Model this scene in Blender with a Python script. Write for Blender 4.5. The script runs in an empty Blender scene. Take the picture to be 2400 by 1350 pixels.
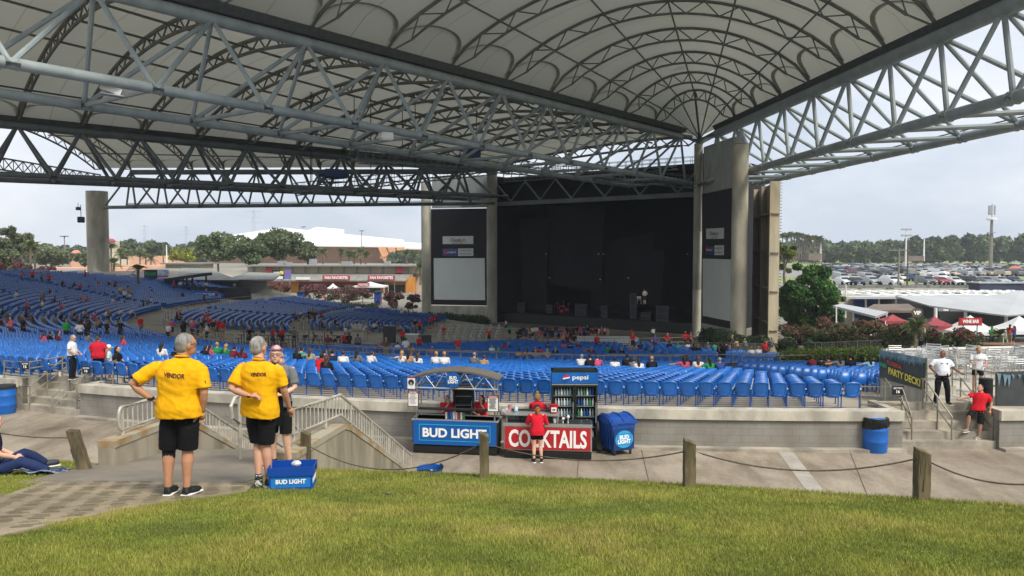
import bpy, bmesh, math, random
import numpy as np
from mathutils import Vector, Matrix, noise
random.seed(7); RNG = np.random.default_rng(7)
HAZE = .0003
R = math.radians; PI = math.pi
scene = bpy.context.scene
COL = scene.collection
EYE = Vector((0, 0, 5.8)); FPX = 1800.0
PITCH = math.atan(83/1800)
cd = bpy.data.cameras.new('camera'); cam = bpy.data.objects.new('camera', cd); COL.objects.link(cam)
cam.location = EYE; cam.rotation_euler = (PI/2 - PITCH, 0, 0)
cd.sensor_width = 36; cd.lens = 27; cd.clip_start = .1; cd.clip_end = 6000
scene.camera = cam
FW = Vector((0, math.cos(PITCH), -math.sin(PITCH))); UPV = Vector((0, math.sin(PITCH), math.cos(PITCH)))
def ray(px, py): return FW + Vector(((px-1200)/FPX, 0, 0)) + UPV*((675-py)/FPX)
def at(px, py, Y):
    d = ray(px, py); return EYE + d*(Y/d.y)
def onz(px, py, z):
    d = ray(px, py); return EYE + d*((z-EYE.z)/d.z)
SUN_EL, SUN_AZ = R(50), R(140)          # azimuth from +Y clockwise: sun behind and right of the camera
w = bpy.data.worlds.new('World'); scene.world = w; w.use_nodes = True
nt = w.node_tree; N = nt.nodes; L = nt.links; N.clear()
wo = N.new('ShaderNodeOutputWorld'); bg = N.new('ShaderNodeBackground'); sky = N.new('ShaderNodeTexSky')
sky.sky_type = 'NISHITA'; sky.sun_disc = False; sky.sun_elevation = SUN_EL; sky.sun_rotation = SUN_AZ
sky.air_density = 1.2; sky.dust_density = 2.0; sky.ozone_density = 1.0
tc = N.new('ShaderNodeTexCoord'); mp = N.new('ShaderNodeMapping'); mp.inputs['Scale'].default_value = (1, 1, 2.6)
mp.inputs['Location'].default_value = (.35, .1, .2)
ns = N.new('ShaderNodeTexNoise'); ns.inputs['Scale'].default_value = 2.2; ns.inputs['Detail'].default_value = 8; ns.inputs['Roughness'].default_value = .55
cr = N.new('ShaderNodeValToRGB'); cr.color_ramp.elements[0].position = .40; cr.color_ramp.elements[1].position = .66
cr.color_ramp.elements[0].color = (.0, .0, .0, 1); cr.color_ramp.elements[1].color = (1, 1, 1, 1)
cl = N.new('ShaderNodeMixRGB'); cl.inputs[1].default_value = (3.95, 4.45, 5.2, 1); cl.inputs[2].default_value = (6.2, 6.35, 6.65, 1)
mx = N.new('ShaderNodeMixRGB'); mx.inputs[0].default_value = .95
L.new(tc.outputs['Generated'], mp.inputs['Vector']); L.new(mp.outputs[0], ns.inputs['Vector']); L.new(ns.outputs['Fac'], cr.inputs[0])
L.new(cr.outputs[0], cl.inputs[0]); L.new(sky.outputs[0], mx.inputs[1]); L.new(cl.outputs[0], mx.inputs[2])
L.new(mx.outputs[0], bg.inputs['Color']); bg.inputs['Strength'].default_value = .1; L.new(bg.outputs[0], wo.inputs[0])
sd = bpy.data.lights.new('sun', 'SUN'); so = bpy.data.objects.new('sun', sd); COL.objects.link(so)
sd.energy = 2.3; sd.angle = R(20); sd.color = (1, .93, .82)
sdir = Vector((math.sin(SUN_AZ)*math.cos(SUN_EL), math.cos(SUN_AZ)*math.cos(SUN_EL), math.sin(SUN_EL)))
so.rotation_euler = sdir.to_track_quat('Z', 'Y').to_euler(); so.location = sdir*300
scene.view_settings.view_transform = 'Standard'; scene.view_settings.look = 'None'
scene.view_settings.exposure = .8; scene.view_settings.gamma = 1
try:
    scene.cycles.max_bounces = 7; scene.cycles.diffuse_bounces = 4; scene.cycles.transparent_max_bounces = 12
    scene.cycles.caustics_reflective = False; scene.cycles.caustics_refractive = False
    scene.cycles.use_denoising = True
except Exception: pass
def srgb(h):
    if isinstance(h, (tuple, list)): return tuple(h[:3])
    h = h.lstrip('#'); h = ''.join(a*2 for a in h) if len(h) == 3 else h; c = [int(h[i:i+2], 16)/255 for i in (0, 2, 4)]
    return tuple(x/12.92 if x <= .04045 else ((x+.055)/1.055)**2.4 for x in c)
MATS = {}
def mat(name, col, rough=.6, metal=0, var=.12, scale=3, bump=0, bscale=None, col2=None, stretch=(1, 1, 1), spec=.5, trans=0, emit=0, lo=.38, hi=.62):
    """principled material whose colour wanders between two tones with object-space noise"""
    if name in MATS: return MATS[name]
    m = bpy.data.materials.new(name); m.use_nodes = True; MATS[name] = m
    nt = m.node_tree; N = nt.nodes; L = nt.links; b = N['Principled BSDF']
    c = srgb(col); c2 = srgb(col2) if col2 else tuple(max(0, x*(1-var*2)) for x in c)
    if not col2: c = tuple(min(1, x*(1+var*.6)) for x in c)
    b.inputs['Roughness'].default_value = rough; b.inputs['Metallic'].default_value = metal
    b.inputs['Specular IOR Level'].default_value = spec
    tc = N.new('ShaderNodeTexCoord'); mp = N.new('ShaderNodeMapping'); mp.inputs['Scale'].default_value = stretch
    n = N.new('ShaderNodeTexNoise'); n.inputs['Scale'].default_value = scale; n.inputs['Detail'].default_value = 6; n.inputs['Roughness'].default_value = .6
    r = N.new('ShaderNodeValToRGB'); r.color_ramp.elements[0].position = lo; r.color_ramp.elements[1].position = hi
    r.color_ramp.elements[0].color = (*c2, 1); r.color_ramp.elements[1].color = (*c, 1)
    L.new(tc.outputs['Object'], mp.inputs[0]); L.new(mp.outputs[0], n.inputs['Vector']); L.new(n.outputs['Fac'], r.inputs[0]); L.new(r.outputs[0], b.inputs['Base Color'])
    if bump:
        n2 = N.new('ShaderNodeTexNoise'); n2.inputs['Scale'].default_value = bscale or scale*6; n2.inputs['Detail'].default_value = 5
        bp = N.new('ShaderNodeBump'); bp.inputs['Strength'].default_value = bump; bp.inputs['Distance'].default_value = .02
        L.new(mp.outputs[0], n2.inputs['Vector']); L.new(n2.outputs['Fac'], bp.inputs['Height']); L.new(bp.outputs[0], b.inputs['Normal'])
    if emit:
        L.new(r.outputs[0], b.inputs['Emission Color']); b.inputs['Emission Strength'].default_value = emit
    if trans:
        t = N.new('ShaderNodeBsdfTranslucent'); ms = N.new('ShaderNodeMixShader'); ms.inputs[0].default_value = trans
        L.new(r.outputs[0], t.inputs['Color']); L.new(b.outputs[0], ms.inputs[1]); L.new(t.outputs[0], ms.inputs[2])
        L.new(ms.outputs[0], N['Material Output'].inputs['Surface'])
    return m
M = dict(
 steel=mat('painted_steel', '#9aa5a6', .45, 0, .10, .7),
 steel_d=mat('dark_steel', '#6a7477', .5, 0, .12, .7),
 rib=mat('rib_steel', '#6c6e67', .55, 0, .12, .7),
 galv=mat('galvanized_rail', '#8f8a7c', .5, .25, .14, 4),
 rail=mat('pale_rail', '#b9b5a8', .45, .1, .14, 5),
 conc=mat('concrete', '#a8a091', .85, 0, .22, .9, .25, 12),
 conc_d=mat('grey_block', '#8f8c85', .85, 0, .06, 1.2, .2, 18),
 conc_lt=mat('coping_concrete', '#bdb7a8', .85, 0, .17, 1.3, .25, 14, stretch=(1, 1, .45)),
 pillar=mat('pillar_concrete', '#b3af9f', .85, 0, .16, .5, .15, 5, stretch=(1, 1, .4)),
 pillar_lit=mat('lit_pillar_concrete', '#c4bda8', .85, 0, .2, .5, .15, 5, stretch=(1, 1, .35)),  # paler pillar concrete: light falling on two columns put into the colour
 black=mat('black_steel', '#16181a', .5, 0, .15, 2),
 navy=mat('dark_curtain', '#0d1118', .9, 0, .25, .35),
 navy2=mat('dark_backing_cloth', '#15191e', .9, 0, .12, .5),
 screen=mat('screen_white', '#d6d9cf', .7, 0, .03, .3),
 white=mat('white_paint', '#e6e6e2', .5, 0, .05, 1),
 wht_t=mat('white_lettering', '#f2f2f0', .5, 0, .01, 1),
 wood=mat('weathered_post', '#6d6248', .9, 0, .3, 6, .5, 30, stretch=(1, 1, .2)),
 rope=mat('rope', '#5f5545', .9, 0, .2, 20),
 blue_pl=mat('blue_plastic', '#1763b8', .42, 0, .05, 1.5),
 bluebin=mat('deep_blue_plastic', '#154a9c', .45, 0, .12, 3),
 seat=mat('seat_blue', '#1c70cb', .33, 0, .16, 1.3),
 seatleg=mat('seat_leg_blue', '#2a4f8f', .5, 0, .12, 3),
 alu=mat('aluminium', '#b5b8b8', .35, .6, .08, 3),
 alu_w=mat('white_aluminium', '#c3c6c6', .4, .2, .06, 3),
 dgrey=mat('dark_grey', '#2b2e31', .55, 0, .12, 3),
 red=mat('sign_red', '#b8202c', .5, 0, .05, 2),
 bbag=mat('black_bag', '#0c0d0e', .25, 0, .2, 10, .8, 14),
 skin=mat('skin', '#c2937a', .55, 0, .08, 6, spec=.35),
 skin_t=mat('tanned_skin', '#b58466', .55, 0, .08, 6, spec=.35),
 skin_p=mat('pale_skin', '#dcae95', .55, 0, .06, 6, spec=.35),
 skin_b=mat('brown_skin', '#7d4e35', .55, 0, .08, 6, spec=.35),
)
def add_random(m, lo=.8, hi=1.12):
    nt = m.node_tree; b = nt.nodes['Principled BSDF']; src = b.inputs['Base Color'].links[0].from_socket; oi = nt.nodes.new('ShaderNodeObjectInfo'); mr = nt.nodes.new('ShaderNodeMapRange'); mr.inputs['To Min'].default_value = lo; mr.inputs['To Max'].default_value = hi
    mu = nt.nodes.new('ShaderNodeMixRGB'); mu.blend_type = 'MULTIPLY'; mu.inputs[0].default_value = 1; nt.links.new(oi.outputs['Random'], mr.inputs['Value']); nt.links.new(src, mu.inputs[1]); nt.links.new(mr.outputs[0], mu.inputs[2]); nt.links.new(mu.outputs[0], b.inputs['Base Color'])
def tag(o, label=None, cat=None, group=None, kind=None):
    if label:
        o['label'] = label
        if not 4 <= len(label.split()) <= 16: print('LABEL', len(label.split()), label)
    if cat: o['category'] = cat
    if group: o['group'] = group
    if kind: o['kind'] = kind
    return o
def thing(name, label, cat, loc=(0, 0, 0), rz=0, group=None):
    o = bpy.data.objects.new(name, None); COL.objects.link(o); o.empty_display_size = .2
    o.location = loc; o.rotation_euler = (0, 0, rz)
    return tag(o, label, cat, group)
def copy_tree(o, parent=None):
    c = o.copy(); COL.objects.link(c)
    if parent: c.parent = parent
    for ch in list(o.children): copy_tree(ch, c)
    return c
def frame_of(d):
    d = Vector(d).normalized(); u = Vector((0, 0, 1))
    if abs(d.z) > .95: u = Vector((0, 1, 0))
    s = d.cross(u).normalized(); return d, s, s.cross(d).normalized()
class MB:
    def __init__(s): s.v = []; s.f = []; s.m = []; s.mi = 0
    def add(s, vs, fs, mi=None):
        o = len(s.v); s.v += [tuple(p) for p in vs]; s.f += [tuple(o+i for i in f) for f in fs]
        s.m += [s.mi if mi is None else mi]*len(fs); return s
    def box(s, c, d, rz=0, mi=None, rot=None):
        x, y, z = d[0]/2, d[1]/2, d[2]/2
        vs = [Vector((a*x, b*y, e*z)) for e in (-1, 1) for b in (-1, 1) for a in (-1, 1)]
        m = rot if rot else Matrix.Rotation(rz, 3, 'Z')
        c = Vector(c); vs = [m @ p + c for p in vs]
        return s.add(vs, [(0, 2, 3, 1), (4, 5, 7, 6), (0, 1, 5, 4), (2, 6, 7, 3), (0, 4, 6, 2), (1, 3, 7, 5)], mi)
    def rbox(s, c, d, b=.01, rz=0, mi=None):
        """box with chamfered vertical and top edges"""
        x, y, z = d[0]/2, d[1]/2, d[2]/2; rings = []
        for (zz, k) in ((-z, b), (-z+b, 0), (z-b, 0), (z, b)):
            X, Y = x-k, y-k; q = b*.9
            rings.append([(X-q, -Y), (X, -Y+q), (X, Y-q), (X-q, Y), (-X+q, Y), (-X, Y-q), (-X, -Y+q), (-X+q, -Y)]); rings[-1] = [(p[0], p[1], zz) for p in rings[-1]]
        m = Matrix.Rotation(rz, 3, 'Z'); c = Vector(c)
        vs = [m @ Vector(p) + c for r in rings for p in r]; fs = []
        for i in range(3):
            for j in range(8): fs.append((i*8+j, i*8+(j+1) % 8, i*8+8+(j+1) % 8, i*8+8+j))
        fs.append(tuple(range(7, -1, -1))); fs.append(tuple(24+i for i in range(8)))
        return s.add(vs, fs, mi)
    def tube(s, a, b, r, r2=None, n=8, caps=True, mi=None):
        a = Vector(a); b = Vector(b)
        if (b-a).length < 1e-6: return s
        r2 = r if r2 is None else r2; d, u, v = frame_of(b-a)
        vs = [a + (u*math.cos(t)+v*math.sin(t))*r for t in (2*PI*i/n for i in range(n))] + [b + (u*math.cos(t)+v*math.sin(t))*r2 for t in (2*PI*i/n for i in range(n))]
        fs = [(i, (i+1) % n, n+(i+1) % n, n+i) for i in range(n)]
        if caps: fs += [tuple(range(n-1, -1, -1)), tuple(range(n, 2*n))]
        return s.add(vs, fs, mi)
    def path(s, pts, r, n=8, mi=None, closed=False):
        pts = [Vector(p) for p in pts]; k = len(pts); rr = r if isinstance(r, (list, tuple)) else [r]*k
        vs = []; prev = None
        for i, p in enumerate(pts):
            if closed: d = pts[(i+1) % k]-pts[i-1]
            else: d = pts[min(i+1, k-1)]-pts[max(i-1, 0)]
            d, u, v = frame_of(d)
            if prev is not None:
                u = (prev - d*prev.dot(d)).normalized(); v = u.cross(d)*-1; v = d.cross(u)
            prev = u
            vs += [p + (u*math.cos(t)+v*math.sin(t))*rr[i] for t in (2*PI*j/n for j in range(n))]
        fs = [(i*n+j, i*n+(j+1) % n, (i+1)*n+(j+1) % n, (i+1)*n+j) for i in range(k-1) for j in range(n)]
        if closed: fs += [((k-1)*n+j, (k-1)*n+(j+1) % n, (j+1) % n, j) for j in range(n)]
        else: fs += [tuple(range(n-1, -1, -1)), tuple((k-1)*n+j for j in range(n))]
        return s.add(vs, fs, mi)
    def lathe(s, prof, c=(0, 0, 0), n=20, mi=None, cap=True):
        c = Vector(c); vs = [c+Vector((r*math.cos(2*PI*j/n), r*math.sin(2*PI*j/n), z)) for r, z in prof for j in range(n)]
        k = len(prof); fs = [(i*n+j, i*n+(j+1) % n, (i+1)*n+(j+1) % n, (i+1)*n+j) for i in range(k-1) for j in range(n)]
        if cap: fs += [tuple(range(n-1, -1, -1)), tuple((k-1)*n+j for j in range(n))]
        return s.add(vs, fs, mi)
    def prism(s, poly, z0, z1, mi=None):
        n = len(poly); vs = [(x, y, z0) for x, y in poly]+[(x, y, z1) for x, y in poly]
        return s.add(vs, [tuple(range(n-1, -1, -1)), tuple(range(n, 2*n))]+[(i, (i+1) % n, n+(i+1) % n, n+i) for i in range(n)], mi)
    def slab(s, pts, t, mi=None):
        """polygon in space given thickness along its normal (downwards)"""
        P = [Vector(p) for p in pts]; nn = Vector((0, 0, 0))
        for i in range(len(P)): nn += P[i].cross(P[(i+1) % len(P)])
        nn.normalize(); n = len(P); Q = [p - nn*t for p in P]
        return s.add(P+Q, [tuple(range(n)), tuple(range(2*n-1, n-1, -1))]+[((i+1) % n, i, n+i, n+(i+1) % n) for i in range(n)], mi)
    def ball(s, c, r, n=10, m=6, mi=None):
        r = r if isinstance(r, (tuple, list)) else (r, r, r); c = Vector(c); vs = [c+Vector((0, 0, -r[2]))]
        for i in range(1, m):
            a = -PI/2+PI*i/m
            vs += [c+Vector((r[0]*math.cos(a)*math.cos(2*PI*j/n), r[1]*math.cos(a)*math.sin(2*PI*j/n), r[2]*math.sin(a))) for j in range(n)]
        vs.append(c+Vector((0, 0, r[2]))); fs = [(0, 1+(j+1) % n, 1+j) for j in range(n)]
        for i in range(m-2): fs += [(1+i*n+j, 1+i*n+(j+1) % n, 1+(i+1)*n+(j+1) % n, 1+(i+1)*n+j) for j in range(n)]
        t = len(vs)-1; b = 1+(m-2)*n; fs += [(b+j, b+(j+1) % n, t) for j in range(n)]
        return s.add(vs, fs, mi)
    def mesh(s, name, mats, smooth=False):
        me = bpy.data.meshes.new(name); me.from_pydata(s.v, [], s.f)
        for m in (mats if isinstance(mats, (list, tuple)) else [mats]): me.materials.append(m)
        if any(s.m): me.polygons.foreach_set('material_index', s.m)
        if smooth: me.polygons.foreach_set('use_smooth', [True]*len(me.polygons))
        me.update(); return me
    def build(s, name, mats, parent=None, smooth=False, loc=None, rz=None):
        o = bpy.data.objects.new(name, s.mesh(name, mats, smooth)); COL.objects.link(o)
        if parent: o.parent = parent
        if loc is not None: o.location = loc
        if rz is not None: o.rotation_euler = (0, 0, rz)
        if smooth: autosmooth(o)
        return o
def autosmooth(o, ang=R(38)):
    me = o.data
    try: me.set_sharp_from_angle(angle=ang)
    except Exception: pass
def npmesh(name, V, F, mats, parent=None, mi=None, smooth=False):
    """fast mesh from numpy verts and equal-size faces"""
    me = bpy.data.meshes.new(name); V = np.asarray(V, dtype=np.float32); F = np.asarray(F, dtype=np.int32); k = F.shape[1]
    me.vertices.add(len(V)); me.vertices.foreach_set('co', V.ravel())
    me.loops.add(F.size); me.loops.foreach_set('vertex_index', F.ravel())
    me.polygons.add(len(F)); me.polygons.foreach_set('loop_start', np.arange(0, F.size, k, dtype=np.int32))
    for m in (mats if isinstance(mats, (list, tuple)) else [mats]): me.materials.append(m)
    if mi is not None: me.polygons.foreach_set('material_index', np.asarray(mi, dtype=np.int32))
    if smooth: me.polygons.foreach_set('use_smooth', np.ones(len(F), dtype=bool))
    me.update(calc_edges=True); me.validate()
    o = bpy.data.objects.new(name, me); COL.objects.link(o)
    if parent: o.parent = parent
    return o
_tc = {}
def text_mesh(s, h, w=None, bold=.0, depth=.004, spacing=1.0, shear=0, res=3):
    """built-in font turned into mesh verts, centred on the origin in the XZ plane, facing -Y"""
    cu = bpy.data.curves.new('lettering', 'FONT'); cu.body = s; cu.size = 1; cu.offset = bold; cu.extrude = .5; cu.resolution_u = res
    cu.space_character = spacing; cu.shear = shear; cu.align_x = 'CENTER'; cu.space_line = .82
    o = bpy.data.objects.new('lettering', cu); COL.objects.link(o)
    dg = bpy.context.evaluated_depsgraph_get(); me = bpy.data.meshes.new_from_object(o.evaluated_get(dg))
    COL.objects.unlink(o); bpy.data.objects.remove(o); 
    V = np.array([v.co[:] for v in me.vertices]); mn = V.min(0); mxv = V.max(0)
    V -= (mn+mxv)/2; k = h/(mxv[1]-mn[1]); kx = k if w is None else w/(mxv[0]-mn[0])
    out = np.stack([V[:, 0]*kx, -V[:, 2]*depth*1.0, V[:, 1]*k], 1)
    F = [tuple(p.vertices) for p in me.polygons]; bpy.data.meshes.remove(me)
    return out, F
def text(s, h, material, parent, loc, rot=(0, 0, 0), name='lettering', **kw):
    V, F = text_mesh(s, h, **kw); me = bpy.data.meshes.new(name); me.from_pydata(V.tolist(), [], F); me.materials.append(material)
    o = bpy.data.objects.new(name, me); COL.objects.link(o); o.parent = parent; o.location = loc; o.rotation_euler = rot
    return o
def disc(mb, c, rx, rz, n=28, t=.004, mi=None, y=0):
    """upright elliptical plate facing -Y"""
    c = Vector(c); vs = [c+Vector((rx*math.cos(2*PI*i/n), -t/2, rz*math.sin(2*PI*i/n))) for i in range(n)]+[c+Vector((rx*math.cos(2*PI*i/n), t/2, rz*math.sin(2*PI*i/n))) for i in range(n)]
    return mb.add(vs, [tuple(range(n)), tuple(range(2*n-1, n-1, -1))]+[((i+1) % n, i, n+i, n+(i+1) % n) for i in range(n)], mi)
def lerp(a, b, t): return a+(b-a)*t
def interp(x, xs, ys): return float(np.interp(x, xs, ys))
CX, CY = 11.0, 100.0
RW = 77.6
def polar(r, ph): return Vector((CX-r*math.sin(R(ph)), CY-r*math.cos(R(ph)), 0))
def topolar(x, y):
    dx, dy = CX-x, CY-y; return math.hypot(dx, dy), math.degrees(math.atan2(dx, dy))
def sm(t): t = min(1, max(0, t)); return t*t*(3-2*t)
def zbowl(r, ph):
    z = interp(r, [0, 15, 40, 56, RW], [-4.7, -4.6, -2.9, -1.3, 1.15])
    return z + sm((ph-45)/38)*sm((r-55)/24)*1.7
PHMIN, PHMAX = -14, 121
def gz(x, y):
    r, ph = topolar(x, y)
    if r <= RW and PHMIN <= ph <= PHMAX: return zbowl(r, ph)
    if -120 < ph < PHMIN and x > 15:
        return -3.9*sm((y-38)/12)*(1-sm((y-104)/16))
    if ph > 90: return -4*sm((ph-104)/18)*(1-sm((r-150)/110))
    if ph < -100: return -4*(1-sm((r-150)/110))*sm((-ph-120)/20)
    return 0.0
def surf(px, py, lo=6, hi=260, dz=0):
    """where the view ray through a photo pixel meets the ground or the bowl"""
    d = ray(px, py); y = lo
    while y < hi:
        p = EYE + d*(y/d.y)
        if p.z-dz <= gz(p.x, p.y): return Vector((p.x, p.y, gz(p.x, p.y)))
        y += .25
    p = EYE+d*(hi/d.y); return p
mat('ground_grass', '#8c887b', .95, 0, .2, .05, .2, 3)
mat('asphalt', '#8d8c8a', .9, 0, .1, .12, .2, 6)
mat('bowl_concrete', '#a8a091', .9, 0, .12, .25, .15, 9)
STN = [(19.7, 22.0), (-2.45, -.33)]            # stair notches in the bowl edge (phi ranges)
def cone_grid(name, phs, rs, fn, material, skip=None):
    V = []; F = []
    for ph in phs:
        for r in rs:
            p = polar(r, ph); V.append((p.x, p.y, fn(p.x, p.y, r, ph)))
    n = len(rs)
    for i in range(len(phs)-1):
        for j in range(n-1):
            if skip and skip((phs[i]+phs[i+1])/2, (rs[j]+rs[j+1])/2): continue
            F.append((i*n+j, (i+1)*n+j, (i+1)*n+j+1, i*n+j+1))
    o = npmesh(name, V, F, MATS[material] if isinstance(material, str) else material)
    tag(o, kind='structure'); return o
phs = sorted(set([float(a) for a in np.arange(PHMIN, PHMAX+.1, 1.5)] + [a for s in STN for a in s]+[float(PHMAX)]))
rs = [.05, 8, 15, 20, 25, 30, 35, 40, 44, 48, 52, 56, 60, 64, 68, 72, 75, 76.1, RW]
cone_grid('bowl_floor', phs, rs, lambda x, y, r, ph: zbowl(r, ph), 'bowl_concrete', lambda ph, r: r > 76.1 and any(a < ph < b for a, b in STN))
rs2 = [RW+.001, 80, 85, 92, 100, 110, 125, 140, 160, 180, 200, 230, 260, 300, 360, 450, 600, 900, 1500, 3500]
phA = [float(a) for a in np.arange(PHMIN, PHMAX+.01, 3)]
cone_grid('ground', phA, rs2, lambda x, y, r, ph: gz(x, y) if r > RW+.01 else gz(*(polar(RW+.1, ph).xy)), 'ground_grass')
rsB = list(np.arange(.05, 77, 4.))+[RW+.001]+rs2[1:]
phB = [float(a) for a in np.arange(PHMAX, 360+PHMIN+.01, 3)]+[360.+PHMIN]
def gB(x, y, r, ph):
    if r < 44: return -4.75 if not (ph > 290 and ph < 345) else lerp(-4.75, -3.9, sm((r-20)/24))
    p = 360-ph
    if ph >= 360+PHMIN-.01: return -3.9*sm((y-38)/12)*(1-sm((y-104)/16)) if x > 15 else 0
    if ph <= PHMAX+.01: return -4*sm((ph-104)/18)*(1-sm((r-150)/110))
    return gz(x, y)
cone_grid('ground', phB, rsB, gB, 'ground_grass')
def conc_floor():
    m = bpy.data.materials.new('concourse_concrete'); m.use_nodes = True; nt = m.node_tree; N = nt.nodes; L = nt.links; b = N['Principled BSDF']
    b.inputs['Roughness'].default_value = .88
    tc = N.new('ShaderNodeTexCoord')
    def noi(sc, stretch=(1, 1, 1), det=6):
        mp = N.new('ShaderNodeMapping'); mp.inputs['Scale'].default_value = stretch; mp.inputs['Rotation'].default_value = (0, 0, .35)
        n = N.new('ShaderNodeTexNoise'); n.inputs['Scale'].default_value = sc; n.inputs['Detail'].default_value = det; n.inputs['Roughness'].default_value = .65
        L.new(tc.outputs['Object'], mp.inputs[0]); L.new(mp.outputs[0], n.inputs['Vector']); return n.outputs['Fac']
    def ramp(f, a, b_, c1, c2):
        r = N.new('ShaderNodeValToRGB'); r.color_ramp.elements[0].position = a; r.color_ramp.elements[1].position = b_
        r.color_ramp.elements[0].color = (*srgb(c1), 1); r.color_ramp.elements[1].color = (*srgb(c2), 1); L.new(f, r.inputs[0]); return r.outputs[0]
    big = ramp(noi(.12, (1, 2.2, 1)), .38, .62, '#94897b', '#aca292')
    st = ramp(noi(.8, (1, .35, 1)), .42, .7, '#ffffff', '#b5aea2')
    fine = ramp(noi(9), .3, .7, '#e4e0da', '#ffffff')
    mu = N.new('ShaderNodeMixRGB'); mu.blend_type = 'MULTIPLY'; mu.inputs[0].default_value = 1; L.new(big, mu.inputs[1]); L.new(st, mu.inputs[2])
    m2 = N.new('ShaderNodeMixRGB'); m2.blend_type = 'MULTIPLY'; m2.inputs[0].default_value = 1; L.new(mu.outputs[0], m2.inputs[1]); L.new(fine, m2.inputs[2])
    L.new(m2.outputs[0], b.inputs['Base Color']); return m
M['floor'] = conc_floor()
cone_grid('concourse', [float(a) for a in np.arange(-16, 60, 1.5)], [RW-1.6, 79, 82, 86, 92, 100, 112], lambda x, y, r, ph: .006, M['floor'])
cone_grid('concourse', [float(a) for a in np.arange(58.5, 112, 1.5)], [RW+.3, 82, 92, 112], lambda x, y, r, ph: gz(x, y)+.006, M['floor'])
mat('joint_dark', '#5a544a', .95, 0, .1, 3); mat('patch_concrete', '#a7a197', .9, 0, .1, 2)
def strip(name, pts, wid, z, material, label=None):
    V = []; F = []
    for i in range(len(pts)-1):
        a = Vector(pts[i]); b = Vector(pts[i+1]); n = Vector((-(b-a).y, (b-a).x, 0)).normalized()*wid/2; k = len(V)
        V += [(a-n), (b-n), (b+n), (a+n)]; F.append((k, k+1, k+2, k+3))
    V = [(p[0], p[1], z) for p in V]; o = npmesh(name, V, F, material); tag(o, kind='structure'); return o
for (a, b) in [((1352, 1130), (1357, 1060)), ((860, 1150), (905, 1020)), ((1500, 1040), (1530, 1170)), ((60, 1010), (330, 985)), ((2040, 1180), (1990, 1055))]:
    strip('joint', [onz(*a, 0), onz(*b, 0)], .022, .012, MATS['joint_dark'])
strip('joint', [polar(84, p) for p in range(-10, 34, 2)], .022, .012, MATS['joint_dark'])
strip('concourse_patch', [onz(1835, 1052, 0), onz(1925, 1170, 0)], .42, .012, MATS['patch_concrete'])
def arc_wall(name, label, p0, p1):
    root = thing(name, label, 'wall', polar(RW, (p0+p1)/2))
    inv = -root.location
    def seg(r0, r1, z0, z1, a0=p0, a1=p1):
        mb = MB(); n = max(2, int(abs(a1-a0)/.75)); ring = []
        for i in range(n+1):
            ph = a0+(a1-a0)*i/n; A = polar(r0, ph)+inv; B = polar(r1, ph)+inv
            ring.append([(A.x, A.y, z0), (B.x, B.y, z0), (B.x, B.y, z1), (A.x, A.y, z1)])
        vs = [p for q in ring for p in q]; fs = []
        for i in range(n): fs += [(i*4+j, i*4+(j+1) % 4, i*4+4+(j+1) % 4, i*4+4+j) for j in range(4)]
        fs += [(3, 2, 1, 0), tuple(n*4+k for k in range(4))]; mb.add(vs, fs); return mb
    seg(RW-.25, RW+.12, 0, .88).build('block_face', MATS['block_wall'], root)
    seg(RW-.3, RW+.2, .883, 1.17).build('coping', M['conc_lt'], root)
    seg(RW+.125, RW+.42, 0, .09).build('curb', M['conc'], root)
def block_mat():
    m = bpy.data.materials.new('block_wall'); m.use_nodes = True; nt = m.node_tree; N = nt.nodes; L = nt.links; b = N['Principled BSDF']; MATS['block_wall'] = m
    b.inputs['Roughness'].default_value = .9; tc = N.new('ShaderNodeTexCoord')
    sp = N.new('ShaderNodeSeparateXYZ'); cb = N.new('ShaderNodeCombineXYZ'); L.new(tc.outputs['Object'], sp.inputs[0])
    L.new(sp.outputs['X'], cb.inputs['X']); L.new(sp.outputs['Z'], cb.inputs['Y'])
    br = N.new('ShaderNodeTexBrick'); br.inputs['Scale'].default_value = 1; br.inputs['Brick Width'].default_value = .42; br.inputs['Row Height'].default_value = .21
    br.inputs['Mortar Size'].default_value = .007; br.inputs['Color1'].default_value = (*srgb('#918d86'), 1); br.inputs['Color2'].default_value = (*srgb('#8b8780'), 1); br.inputs['Mortar'].default_value = (*srgb('#7c7870'), 1)
    n = N.new('ShaderNodeTexNoise'); n.inputs['Scale'].default_value = 1.4; n.inputs['Detail'].default_value = 7
    r = N.new('ShaderNodeValToRGB'); r.color_ramp.elements[0].color = (.78, .76, .72, 1); r.color_ramp.elements[0].position = .35; r.color_ramp.elements[1].position = .65
    mu = N.new('ShaderNodeMixRGB'); mu.blend_type = 'MULTIPLY'; mu.inputs[0].default_value = 1
    L.new(cb.outputs[0], br.inputs['Vector']); L.new(tc.outputs['Object'], n.inputs['Vector']); L.new(n.outputs['Fac'], r.inputs[0])
    L.new(br.outputs['Color'], mu.inputs[1]); L.new(r.outputs[0], mu.inputs[2]); L.new(mu.outputs[0], b.inputs['Base Color'])
block_mat()
arc_wall('retaining_wall', 'long low curved grey block wall with pale coping behind the drink carts', -.33, 19.7)
arc_wall('retaining_wall', 'low grey block wall left of the stairs, behind the blue barrel at the left edge', 22.0, 34)
arc_wall('retaining_wall', 'low grey block wall right of the stairs below the party deck', -9, -2.45)
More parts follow.
